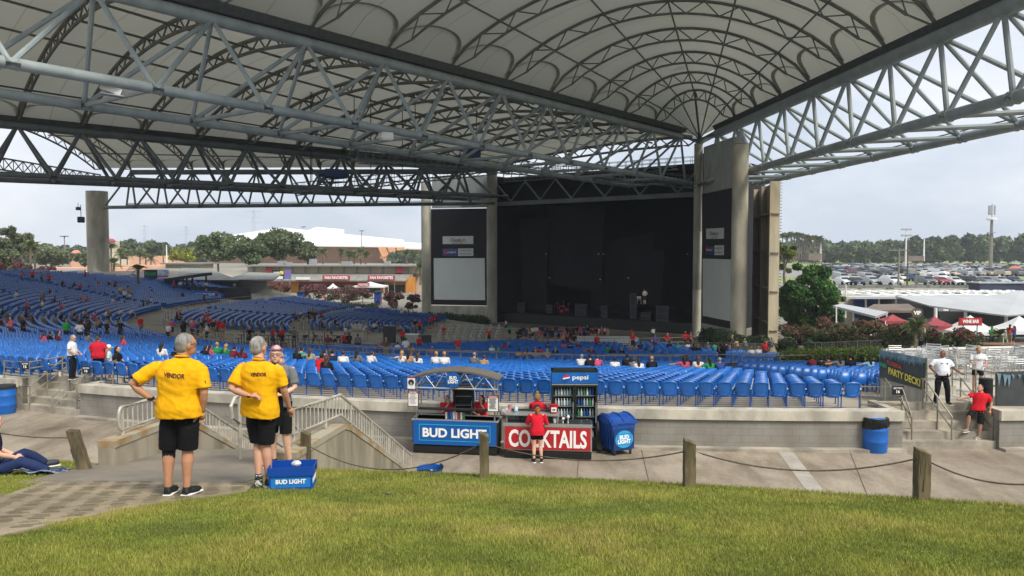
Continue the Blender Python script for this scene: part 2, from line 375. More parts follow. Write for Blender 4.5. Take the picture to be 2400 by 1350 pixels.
def stairs(label, p0, p1, n=5):
    root = thing('stairs', label, 'stairs', polar(RW, (p0+p1)/2)); inv = -root.location
    mb = MB(); h = 1.15/n; run = 1.5/n
    for i in range(n):
        ring = []
        for ph in (p0, (p0+p1)/2, p1):
            A = polar(76.1 if True else 0, ph)+inv; B = polar(RW-i*run, ph)+inv; ring.append([(A.x, A.y, i*h), (B.x, B.y, i*h), (B.x, B.y, i*h+h-(0 if i < n-1 else .002)), (A.x, A.y, i*h+h-(0 if i < n-1 else .002))])
        vs = [q for a in ring for q in a]; fs = []
        for k in range(2): fs += [(k*4+j, k*4+(j+1) % 4, k*4+4+(j+1) % 4, k*4+4+j) for j in range(4)]
        fs += [(3, 2, 1, 0), (8, 9, 10, 11)]; mb.add(vs, fs)
    mb.build('steps', M['conc'], root)
    for ph, s_ in ((p0, -1), (p1, 1)):
        q = [polar(76.0, ph)+inv, polar(RW+.1, ph)+inv, polar(RW+.1, ph+s_*.18)+inv, polar(76.0, ph+s_*.18)+inv]; MB().prism([tuple(a.xy) for a in q], 0, 1.168).build('side_wall', M['conc_lt'], root)
stairs('five concrete steps on the left, the white shirted officer standing at their top', 19.7, 22.0)
stairs('concrete steps on the right with a man in a red shirt sitting at their side', -2.45, -.33)
def lawn_plane(y): return 4.68-.184*y
YCX = [-14, -9.5, -8.2, -6.6, -5.5, -3.2, -.4, 2.1, 4.3, 6, 12]; YCY = [13.2, 13.0, 12.7, 11.7, 11.0, 10.9, 10.15, 9.0, 7.75, 6.6, 3.6]
def ycrest(x): return interp(x, YCX, YCY)
def zlawn(x, y):
    yc = ycrest(x)
    if y <= yc and x < -2.4 and y > 4: return lawn_plane(y)-.004
    if y <= yc: return lawn_plane(y) + .018*math.sin(x*1.3+y*.7)+.012*math.sin(x*3.1-y*2.2)
    d = y-yc; return lawn_plane(yc)-.184*min(d, .15)-.62*max(0, d-.15)
def xL(y): return -5.70      # faces of the two stair walls
def xR(y): return interp(y, [9, 11, 13.1, 18.8], [-3.5, -3.35, -3.1, -2.55])-.05
PATHP = [(-12, 7.1), (-7.4, 7.6), (-5.5, 8.27), (-5.95, 9.9), (-3.2, 9.55), (-2.98, 8.5), (-3.6, 7.55), (-3.85, 6.6), (-4.0, 5.5), (-12, 4.2)]
def inpoly(x, y, P):
    c = False; j = len(P)-1
    for i in range(len(P)):
        if (P[i][1] > y) != (P[j][1] > y) and x < (P[j][0]-P[i][0])*(y-P[i][1])/(P[j][1]-P[i][1])+P[i][0]: c = not c
        j = i
    return c
mat('lawn_soil', '#7a8438', 1, 0, .3, 2.2, .5, 40, col2='#4f5226')
xs = np.arange(-16, 16.1, .2); ys = np.arange(-3, 21, .2); V = []; F = []; idx = {}
for i, x in enumerate(xs):
    for j, y in enumerate(ys):
        idx[i, j] = len(V); V.append((x, y, zlawn(x, y)))
for i in range(len(xs)-1):
    for j in range(len(ys)-1):
        x, y = xs[i]+.1, ys[j]+.1
        if y > 9.5 and xL(y)-.1 < x < xR(y)+.1: continue
        if zlawn(x, y) < -.25: continue
        F.append((idx[i, j], idx[i+1, j], idx[i+1, j+1], idx[i, j+1]))
tag(npmesh('lawn_ground', V, F, MATS['lawn_soil'], smooth=True), kind='structure')
def grass():
    V = []; mi = []; tot = 0
    n = 600000
    Y = RNG.uniform(3.9**.5, 14.2**.5, n)**2; X = RNG.uniform(-1, 1, n)*(Y*.70+.3)
    yc = np.interp(X, YCX, YCY); ok = Y < yc+.55
    keep = []
    for k in np.nonzero(ok)[0]:
        x, y = X[k], Y[k]
        if y > 9.75 and xL(y)-.28 < x < xR(y)+.3: continue
        jx = x+.08*math.sin(y*9)+.05*math.sin(y*23+x*5)
        if inpoly(jx, y+.05*math.sin(x*11), PATHP) and RNG.random() > .012: continue
        keep.append(k)
    keep = np.array(keep); X = X[keep]; Y = Y[keep]; yc = yc[keep]; n = len(X)
    Z = np.array([zlawn(a, b) for a, b in zip(X, Y)])
    edge = np.clip(1-(yc-Y)/.35, 0, 1)
    patch = np.array([noise.noise((a*.9, b*.9, 0)) for a, b in zip(X, Y)])
    h = RNG.uniform(.018, .042, n)*(1+edge*.45)*(1+patch*.5); th = RNG.uniform(0, 2*PI, n); lean = RNG.uniform(.1, .8, n)*h
    wd = RNG.uniform(.0022, .0042, n)*(.8+Y*.06); a = RNG.uniform(0, 2*PI, n)
    P = np.stack([X, Y, Z-.004], 1); wv = np.stack([np.cos(a)*wd, np.sin(a)*wd, 0*wd], 1); tip = P+np.stack([np.cos(th)*lean, np.sin(th)*lean, h], 1)
    V = np.stack([P-wv, P+wv, tip], 1).reshape(-1, 3); F = np.arange(3*n).reshape(-1, 3)
    g = RNG.normal(0, .33, n)+patch*.9; mi = np.digitize(g, [-.45, -.05, .3, .62])
    ms = [mat('blade_dark', '#6c7a28', .7, 0, .1, 3, trans=.25), mat('blade_green', '#87923a', .7, 0, .1, 3, trans=.25), mat('blade_mid', '#9a9f44', .7, 0, .1, 3, trans=.25), mat('blade_yellow', '#b3ab55', .7, 0, .1, 3, trans=.25), mat('blade_straw', '#b5a566', .75, 0, .1, 3, trans=.2)]
    o = npmesh('lawn_grass', V, F, ms, mi=mi); tag(o, kind='stuff'); tag(o, 'short mown green grass covering the slope in the foreground', 'grass')
grass()
mat('paver', '#94876f', .9, 0, .14, 1.6, .3, 25); mat('slot_soil', '#776b52', 1, 0, .3, 6, .5, 30, col2='#53502f')
mb = MB(); pv = [Vector((x, y, lawn_plane(y)+.012)) for x, y in PATHP]
mb.slab(pv[::-1], .1); o = mb.build('paver_path', MATS['paver']); tag(o, kind='structure')
V = []; F = []
ca, sa = math.cos(.33), math.sin(.33)
for i in range(-60, 60):
    for j in range(-90, 90):
        u = i*.27+.02*math.sin(j*1.7); v = j*.062
        if j % 9 == 8: continue
        x = -7+u*ca-v*sa; y = 7.2+u*sa+v*ca
        if not inpoly(x, y, PATHP) or not inpoly(x+.17*ca, y+.17*sa, PATHP) or y > 9.45: continue
        if random.random() < .05: continue
        l = .17*random.uniform(.7, 1.05); wd = .019*random.uniform(.6, 1.1); k = len(V); x += random.uniform(-.01, .01)
        for (p, q) in ((0, 0), (l, 0), (l, wd), (0, wd)):
            X = x+p*ca-q*sa; Y = y+p*sa+q*ca; V.append((X, Y, lawn_plane(Y)+.017))
        F.append((k, k+1, k+2, k+3))
tag(npmesh('paver_slot_soil', V, F, MATS['slot_soil']), kind='structure')
mat('stained_wall', '#a39a86', .9, 0, .3, .9, .3, 12, col2='#6b6353', stretch=(1.6, 1.6, .35), lo=.35, hi=.6)
mat('rust_top', '#a39b88', .9, 0, .2, 1.3, .2, 12, col2='#94794f', lo=.42, hi=.55)
ZL = 2.8
root = thing('stairs', 'concrete landing and stairs leading down from the paved path between two stained walls', 'stairs', (-4.6, 11, 0))
mb = MB(); O = Vector((-4.6, 11, 0))
mb.slab([Vector(p)-O for p in [(-6.1, 9.3, 2.975), (-3.3, 9.1, 3.01), (-3.12, 12.9, 2.47), (-6.0, 12.9, 2.47)]], .2)
n = 15; z = 2.47
for i in range(n):
    y = 12.9+.38*i; zz = z-(i+1)*(z/(n+.0)); 
    if zz < .05: break
    mb.slab([Vector(p)-O for p in [(xL(y)-.1, y, zz), (xR(y)+.1, y, zz), (xR(y+.4)+.1, y+.38, zz), (xL(y+.4)-.1, y+.38, zz)]], .5)
mb.build('steps', mat('landing_concrete', '#7f776b', .9, 0, .14, .8, .2, 14), root)
def stair_wall(label, fx, t, ys, zs):
    root = thing('stair_wall', label, 'wall', (fx(ys[0]), ys[0], 0)); O = root.location; mb = MB()
    n = 26
    for k, (mname, zlo, zhi) in enumerate([('face', None, -.10), ('cap', -.098, 0)]):
        mb = MB(); vs = []
        yy = np.linspace(ys[0], ys[-1], n+1)
        for y in yy:
            zt = interp(y, ys, zs); x = fx(y); g = .014 if k else 0
            za = 0 if zlo is None else zt+zlo
            zb = max(za+.01, zt+zhi)
            vs += [(x-g-O.x, y-O.y, za), (x+t+g-O.x, y-O.y, za), (x+t+g-O.x, y-O.y, zb), (x-g-O.x, y-O.y, zb)]
        fs = []
        for i in range(n): fs += [(i*4+j, i*4+(j+1) % 4, i*4+4+(j+1) % 4, i*4+4+j) for j in range(4)]
        fs += [(3, 2, 1, 0), tuple(n*4+q for q in range(4))]; mb.add(vs, fs)
        mb.build(mname, MATS['stained_wall'] if k == 0 else MATS['rust_top'], root)
stair_wall('stained concrete wall with rusty top on the left side of the sunken stairs', lambda y: xL(y)-.24, .24, [10.9, 13.2, 18.6], [3.10, 2.98, .5])
stair_wall('stained concrete wall peaking behind the blue crate, right side of the sunken stairs', lambda y: xR(y), .3, [10.9, 13.1, 18.7], [2.93, 2.88, .3])
def seat_back_mesh():
    """moulded shell: rounded back panel curving down behind the pan"""
    mb = MB(); nx, nz = 6, 9; W = .226
    def P(u, v, off):
        wtop = W*(1-.10*(1-v)**2); z = .36+.50*v
        uu = u; x = wtop*uu
        if v > .84: x *= 1-.13*((v-.84)/.16)**2
        if v < .2: x *= 1-.30*((.2-v)/.2)**2
        y = -.25-.05*v+.05*(1-v)**2*1.2 + .028*(u*u) + off
        if v > .86: z -= .02*abs(u)**3*1.6
        return (x, y, z)
    A = [P(-1+2*i/nx, j/nz, 0) for j in range(nz+1) for i in range(nx+1)]
    B = [P(-1+2*i/nx, j/nz, -.028 if (0 < i < nx and 1 < j < nz-0) else -.036) for j in range(nz+1) for i in range(nx+1)]
    k = nx+1; fs = []
    for j in range(nz):
        for i in range(nx):
            a = j*k+i; fs.append((a, a+1, a+k+1, a+k))
            b = (nz+1)*k+a; fs.append((b+1, b, b+k, b+k+1))
    n = (nz+1)*k
    for j in range(nz): fs += [(j*k, (j+1)*k, n+(j+1)*k, n+j*k), ((j+1)*k+nx, j*k+nx, n+j*k+nx, n+(j+1)*k+nx)]
    for i in range(nx): fs += [(i, n+i, n+i+1, i+1), (nz*k+i+1, n+nz*k+i+1, n+nz*k+i, nz*k+i)]
    mb.add(A+B, fs)
    pts = [P(u, v, -.040) for u, v in [(-.82, .18), (-.86, .5), (-.86, .84), (-.7, .92), (0, .94), (.7, .92), (.86, .84), (.86, .5), (.82, .18), (0, .13), (-.82, .18)]]
    mb.path(pts, .012, 5)
    return mb
def seat_pan_mesh():
    mb = MB(); mb.rbox((0, -.02, .40), (.43, .42, .05), .02); mb.rbox((0, .17, .385), (.41, .07, .06), .02); return mb
def seat_leg_mesh():
    mb = MB(); mb.tube((.262, -.16, .0), (.262, -.16, .40), .02, n=6); mb.box((.262, -.16, .012), (.07, .16, .02)); mb.box((.262, -.05, .40), (.022, .28, .05)); mb.tube((.262, -.16, .4), (.262, -.24, .62), .014, n=5); return mb
def seat_arm_mesh():
    mb = MB(); mb.rbox((.262, -.07, .625), (.05, .28, .025), .008); return mb
add_random(M['seat'])
_sb = seat_back_mesh().mesh('seat_back', M['seat'], True); _sp = seat_pan_mesh().mesh('seat_pan', M['seat']); _sl = seat_leg_mesh().mesh('leg', M['seatleg']); _sa = seat_arm_mesh().mesh('armrest', M['seat'])
_sc = MB().ball((.262, -.225, .62), (.026, .026, .03), 6, 4).mesh('cup_bolt', M['white'])
def seat_thing(loc, rz, label, group):
    t = thing('stadium_seat', label, 'seat', loc, rz, group)
    for nm, me in (('seat_back', _sb), ('seat_pan', _sp), ('leg', _sl), ('armrest', _sa), ('cup_bolt', _sc)):
        o = bpy.data.objects.new(nm, me); COL.objects.link(o); o.parent = t
        if nm == 'seat_back':
            for p in (): pass
    return t
AISLES = [-1.4, 20.9, 43, 65, 87, 108]
BLK = []  # (r0, r1, ph0, ph1, width cut function)
rows = []
r = 76.75; ring3 = []
while r > 54.6: ring3.append(r); r -= .87
ring2 = list(np.arange(50.2, 38.5, -.87)); ring1 = list(np.arange(49.8, 21, -.87)); ring1b = list(np.arange(35.8, 22.5, -.87))
def seat_spots():
    out = []
    def row(ri, r, a, b, zone):
        stp = math.degrees(.545/r); n = int((b-a)/stp)
        for i in range(n+1):
            ph = a+i*stp+(ri % 2)*.5*stp
            if any(abs(ph-x)*R(1)*r < .75 for x in AISLES): continue
            out.append((zone, ri, r, ph))
    for ri, r in enumerate(ring3):
        lo = .55
        row(ri, r, lo, 62, 0)
        hi = interp(r, [54, 60, 66, 70, 77], [101, 113, 112, 104, 94])
        row(ri, r, 62.4, hi, 0)
        if r < 73.6: row(ri, r, interp(r, [54, 66, 74], [-14, -9.5, -4.6]), -1.9, 1)
    for ri, r in enumerate(ring1): row(ri, r, -13 if r > 36 else -10, 33-max(0, (40-r))*.25, 2)
    for ri, r in enumerate(ring2): row(ri, r, 66, 116, 3)
    for ri, r in enumerate(ring1b): row(ri, r, 72, 117, 4)
    return out
SP = seat_spots()
def project(p):
    d = Vector(p)-EYE; f = d.dot(FW)
    if f <= .1: return None
    return 1200+FPX*d.x/f, 675-FPX*d.dot(UPV)/f, f
near = []; far = []
for s in SP:
    zone, ri, r, ph = s; p = polar(r, ph); z = zbowl(r, ph); q = project((p.x, p.y, z+.6))
    if zone in (0, 1) and q and -20 < q[0] < 2420 and ri < 14 and (zone == 0 or q[0] < 2066): near.append((q[2], s))
    elif q and -60 < q[0] < 2090 and -20 < q[1]: far.append(s)
near.sort(key=lambda t: t[0]); far += [s for _, s in near[300:]]; near = near[:300]
ORD = ['rearmost', 'second', 'third', 'fourth', 'fifth', 'sixth', 'seventh', 'eighth', 'ninth', 'tenth', 'eleventh', 'twelfth', 'thirteenth', 'fourteenth']
for _, (zone, ri, r, ph) in near:
    p = polar(r, ph); side = 'beside the party deck banner' if zone == 1 else ('left of the concrete steps' if ph > 20.9 else 'behind the drink carts')
    lab = ('blue folding seat in the rearmost row, %s' % side) if ri == 0 else 'blue folding seat in the %s row, %s' % (ORD[ri], side)
    seat_thing((p.x, p.y, zbowl(r, ph)), -R(ph)+random.uniform(-.02, .02), lab, 'blue stadium seats, %s row %s' % (ORD[ri], side))
def seats_mass(spots):
    bx = [-.222, -.12, .12, .222]; by = [-.24, -.275, -.275, -.24]
    v = []; f = []
    for (z, dy) in ((.38, .02), (.84, -.05)):
        for x, y in zip(bx, by): v.append((x, y+dy, z))
    for (z, dy) in ((.38, .05), (.83, -.02)):
        for x, y in zip(bx, by): v.append((x*.97, y+dy, z))
    for i in range(3): f += [(i+1, i, 4+i, 5+i), (8+i, 9+i, 13+i, 12+i)]
    f += [(4, 12, 13, 5), (5, 13, 14, 6), (6, 14, 15, 7), (0, 8, 12, 4), (3, 7, 15, 11)]
    o = len(v); v += [(-.21, -.22, .42), (.21, -.22, .42), (.22, .2, .44), (-.22, .2, .44), (-.2, -.2, .36), (.2, -.2, .36), (.21, .2, .38), (-.21, .2, .38)]
    f += [(o, o+1, o+2, o+3), (o+3, o+2, o+6, o+7), (o, o+3, o+7, o+4), (o+1, o+5, o+6, o+2), (o+4, o+7, o+6, o+5)]
    o = len(v); v += [(.24, -.18, 0), (.28, -.18, 0), (.28, -.18, .45), (.24, -.18, .45), (.26, -.24, 0), (.26, -.12, 0), (.26, -.02, .62), (.26, -.3, .62)]
    f += [(o, o+1, o+2, o+3), (o+4, o+5, o+6, o+7)]
    v = np.array(v); f = np.array(f); V = []; F = []; k = len(v)
    for i, (zone, ri, r, ph) in enumerate(spots):
        a = -R(ph)+random.uniform(-.03, .03); c, s = math.cos(a), math.sin(a); p = polar(r, ph)
        w = v.copy()
        if random.random() < .02: continue
        x = w[:, 0]*c-w[:, 1]*s+p.x; y = w[:, 0]*s+w[:, 1]*c+p.y
        V.append(np.stack([x, y, w[:, 2]+zbowl(r, ph)], 1)); F.append(f+k*len(F))
    o = npmesh('stadium_seating', np.concatenate(V), np.concatenate(F), M['seat'])
    tag(o, 'mass of blue plastic seats filling the rest of the bowl further down and to the left', 'seating', kind='stuff')
seats_mass(far)
print('seats', len(near), len(far))
def railing(name, label, pts, hts=(1.0, .55), post=1.8, r=.024, m='galv', cat='railing', close=True, group=None):
    """pts: ground points; rails follow them at the given heights"""
    P = [Vector(p) for p in pts]; root = thing(name, label, cat, P[0], 0, group); O = P[0]
    mb = MB()
    for h in hts: mb.path([p-O+Vector((0, 0, h)) for p in P], r, 6)
    mb.build('rail', M[m], root, True)
    L_ = [0]
    for a, b in zip(P, P[1:]): L_.append(L_[-1]+(b-a).length)
    n = max(1, round(L_[-1]/post))
    for i in range(n+1):
        t = L_[-1]*i/n; k = max(j for j in range(len(P)) if L_[j] <= t+1e-6); k = min(k, len(P)-2)
        q = P[k].lerp(P[k+1], (t-L_[k])/(L_[k+1]-L_[k])); MB().tube(q-O, q-O+Vector((0, 0, hts[0])), r, n=6).build('post', M[m], root, True)
    return root
def onb(r, ph): p = polar(r, ph); p.z = zbowl(r, ph); return p
g = 'long pipe railings along the walkway between seat blocks'
railing('railing', 'pipe railing along the crosswalk in front of the rear seats, left stretch', [onb(53.2, a) for a in np.arange(13, 30, 1.7)], (1.05, .7, .35), 2.2, .03)
railing('railing', 'pipe railing along the crosswalk in front of the rear seats, middle stretch', [onb(53.2, a) for a in np.arange(-1, 12.5, 1.7)], (1.05, .7, .35), 2.2, .03)
railing('railing', 'pipe railing along the crosswalk in front of the rear seats, right stretch', [onb(53.4, a) for a in np.arange(-13.5, -2.5, 1.7)], (1.05, .7, .35), 2.2, .03)
railing('railing', 'second pipe railing just behind the lower seats, left stretch', [onb(50.9, a) for a in np.arange(8, 33, 1.7)], (1.05, .55), 2.2, .03)
railing('railing', 'second pipe railing just behind the lower seats, right stretch', [onb(50.9, a) for a in np.arange(-13, 6.6, 1.7)], (1.05, .55), 2.2, .03)
railing('railing', 'curving pipe railing around the open terrace left of centre', [onb(51.5, a) for a in np.arange(40, 76, 2)], (1.05, .7, .35), 2.4, .035)
railing('railing', 'curved railing in front of the far left block', [onb(51.8, a) for a in np.arange(78, 116, 2)], (1.05, .55), 2.4, .035)
railing('railing', 'curved railing between the two small far blocks', [onb(37.2, a) for a in np.arange(66, 117, 3)], (1.05, .55), 2.4, .035)
railing('railing', 'thin railing beyond the lower seats near the stage, crowd behind it', [onb(20.3, a) for a in np.arange(-30, 50, 5)], (1.1, .6, .2), 1.6, .03)
def lin(a, b, n0, step, count):
    """nodes on the line a->b at distances n0 + k*step from a"""
    d = (b-a).normalized(); return [a + d*(n0+k*step) for k in range(count)]
A_TOP = at(1640, 331, 96); B_TOP = at(1160, 402, 116)
T1b = at(116, -50, 39.2); T3b = at(2223, 77, 50.2); T2b = at(53, 295, 85); T4b = at(235, 404, 124)
s1 = (A_TOP-at(1533, 296, 87.1)).length
top1 = lin(A_TOP, T1b, 11.7-6.6, 6.62, 15); top3 = lin(A_TOP, T3b, 11.5-5.6, 5.62, 15)
top2 = lin(B_TOP, T2b, 11.7-6.1, 6.08, 15); top4 = lin(B_TOP, T4b, 11.5-5.25, 5.25, 12)
HB = 8.4
def bl(px, py, Y): p = at(px, py, Y); return p
n1a, n1b = bl(1620, 430, 94.5), bl(205, 180, 36.9)
def offs(a, b, w):
    d = (b-a); n = Vector((-d.y, d.x, 0)).normalized()*w; return a+n, b+n
f1a, f1b = offs(n1a, n1b, -7.6)
if f1b.y < n1b.y: f1a, f1b = offs(n1a, n1b, 7.6)
n3a, n3b = bl(1640, 432, 95.5), bl(2400, 223, 41.2); f3a, f3b = bl(1770, 430, 93), bl(2400, 290, 50.4)
def shift(p, dx, dy, z): return Vector((p.x+dx, p.y+dy, z))
d2 = (T2b-B_TOP).normalized(); p2 = Vector((-d2.y, d2.x, 0)).normalized()*3.7
if p2.y > 0: p2 = -p2
zb2 = 5.8+8.2
n2a, n2b = shift(B_TOP, p2.x, p2.y, zb2), shift(T2b, p2.x, p2.y, zb2); f2a, f2b = shift(B_TOP, -p2.x, -p2.y, zb2), shift(T2b, -p2.x, -p2.y, zb2)
n4a, n4b = Vector((B_TOP.x, B_TOP.y-3, 5.8+7.2)), Vector((T4b.x, T4b.y-4, 5.8+7.0)); f4a, f4b = Vector((B_TOP.x, B_TOP.y+4, 5.8+7.7)), Vector((T4b.x, T4b.y+3, 5.8+7.7))
def truss(label, top, na, nb, fa, fb, n0, step, cnt, mat_, rt=.38, rb=.275, rs=.14, clip=999, ta=None):
    root = thing('roof_truss', label, 'roof truss', (top[0].x, top[0].y, top[0].z), 0, 'big tubular trusses carrying the roof'); O = root.location
    near = lin(na, nb, n0, step, cnt+1); farn = lin(fa, fb, n0, step, cnt+1)
    MB().path([ta-O]+[p-O for p in top[:cnt]], rt, 12).build('top_chord', mat_, root, True)
    MB().path([na-O]+[p-O for p in near], rb, 12).build('bottom_chord', mat_, root, True)
    MB().path([fa-O]+[p-O for p in farn], rb, 12).build('bottom_chord', mat_, root, True)
    for k in range(cnt):
        T = top[k]-O
        for c in (near, farn):
            for q in (c[k], c[k+1]): MB().tube(T, q-O, rs, n=8, caps=False).build('strut', mat_, root, True)
        MB().tube(near[k]-O, farn[k]-O, rs, n=8, caps=False).build('cross_member', mat_, root, True)
    jt = MB()
    for k in range(cnt):
        for c in (near[k], farn[k]): MB().path([c-O-(nb-na).normalized()*.3, c-O+(nb-na).normalized()*.3], rb*1.18, 10).build('joint_collar', mat_, root, True)
    mb = MB(); mb.path([p-O+Vector((0, 0, rb+.12)) for p in farn], .05, 5); mb.build('cable', M['black'], root)
    return near, farn
st2 = mat('shaded_steel', '#6f797b', .5, 0, .10, .7)
near1, far1 = truss('huge pale grey tube truss from the upper left corner to the stage, nearest of all', top1, n1a, n1b, f1a, f1b, 11.7-6.6-3.3, 6.62, 13, M['steel'], ta=A_TOP)
near3, far3 = truss('grey tube truss along the right edge of the roof against the pale sky', top3, n3a, n3b, f3a, f3b, 11.5-5.6-2.8, 5.62, 12, M['steel'], .52, .36, .17, ta=A_TOP)
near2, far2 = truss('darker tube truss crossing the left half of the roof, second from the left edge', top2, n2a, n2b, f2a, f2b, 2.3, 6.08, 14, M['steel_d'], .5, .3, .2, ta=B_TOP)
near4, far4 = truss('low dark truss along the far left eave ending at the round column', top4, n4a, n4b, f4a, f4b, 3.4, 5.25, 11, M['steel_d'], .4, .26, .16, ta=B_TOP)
for p, q in ((near1, 0), (near1, 3)):
    pass
def gutter(label, pts, wdt, root_name='gutter'):
    root = None; mb = MB(); O = pts[0]
    d = (pts[-1]-pts[0]).normalized(); n = Vector((-d.y, d.x, 0)).normalized()*wdt/2
    a, b = pts[0]-O, pts[-1]-O; up = Vector((0, 0, 1))
    vs = []
    for p in (a, b): vs += [p-n*.55+up*.38, p+n*.55+up*.38, p+n+up*.85, p-n+up*.85]
    mb.add(vs, [(0, 1, 2, 3), (7, 6, 5, 4), (0, 4, 5, 1), (1, 5, 6, 2), (2, 6, 7, 3), (3, 7, 4, 0)])
    o = mb.build(root_name, mat('gutter_grey', '#4f5552', .6), None); o.location = O; tag(o, label, 'gutter', 'gutters between the roof vaults')
gutter('dark gutter trough above the nearest truss between two roof vaults', [top1[0], top1[13]], 1.9)
gutter('dark gutter trough above the second truss on the left', [top2[0], top2[13]], 1.9)
gutter('dark edge gutter above the right hand truss against the sky', [top3[0], top3[11]], 1.3)
def fabric_mat():
    m = bpy.data.materials.new('roof_fabric'); m.use_nodes = True; nt = m.node_tree; N = nt.nodes; L = nt.links; b = N['Principled BSDF']
    b.inputs['Roughness'].default_value = .8
    uv = N.new('ShaderNodeUVMap'); sp = N.new('ShaderNodeSeparateXYZ'); L.new(uv.outputs[0], sp.inputs[0])
    def seam(sock, mult, wd):
        a = N.new('ShaderNodeMath'); a.operation = 'MULTIPLY'; a.inputs[1].default_value = mult; L.new(sock, a.inputs[0])
        f = N.new('ShaderNodeMath'); f.operation = 'FRACT'; L.new(a.outputs[0], f.inputs[0])
        s = N.new('ShaderNodeMath'); s.operation = 'LESS_THAN'; s.inputs[1].default_value = wd; L.new(f.outputs[0], s.inputs[0]); return s.outputs[0]
    s1 = seam(sp.outputs['Y'], 2.0, .035)
    tc = N.new('ShaderNodeTexCoord'); n = N.new('ShaderNodeTexNoise'); n.inputs['Scale'].default_value = .09; n.inputs['Detail'].default_value = 6; L.new(tc.outputs['Object'], n.inputs['Vector'])
    r = N.new('ShaderNodeValToRGB'); r.color_ramp.elements[0].position = .35; r.color_ramp.elements[1].position = .65
    r.color_ramp.elements[0].color = (*srgb('#a4a599'), 1); r.color_ramp.elements[1].color = (*srgb('#afb0a4'), 1); L.new(n.outputs['Fac'], r.inputs[0])
    mx = N.new('ShaderNodeMixRGB'); mx.inputs[2].default_value = (*srgb('#98968a'), 1); L.new(s1, mx.inputs[0]); L.new(r.outputs[0], mx.inputs[1])
    t = N.new('ShaderNodeBsdfTranslucent'); ms = N.new('ShaderNodeMixShader'); ms.inputs[0].default_value = FAB_T
    L.new(mx.outputs[0], b.inputs['Base Color']); L.new(mx.outputs[0], t.inputs['Color']); L.new(b.outputs[0], ms.inputs[1]); L.new(t.outputs[0], ms.inputs[2])
    L.new(ms.outputs[0], N['Material Output'].inputs['Surface']); return m
FAB_T = .235
M['fabric'] = fabric_mat()
mat('fabric_patch', '#9a988c', .85, 0, .05, .5, trans=.3)
def arch(P, Q, rise, t, inset=0):
    u = 2*t-1; s = max(0, 1-u*u); p = P.lerp(Q, t); z = rise*(.62*s+.38*math.sqrt(s))
    p = p + Vector((0, 0, z)); 
    return p
NT = 28
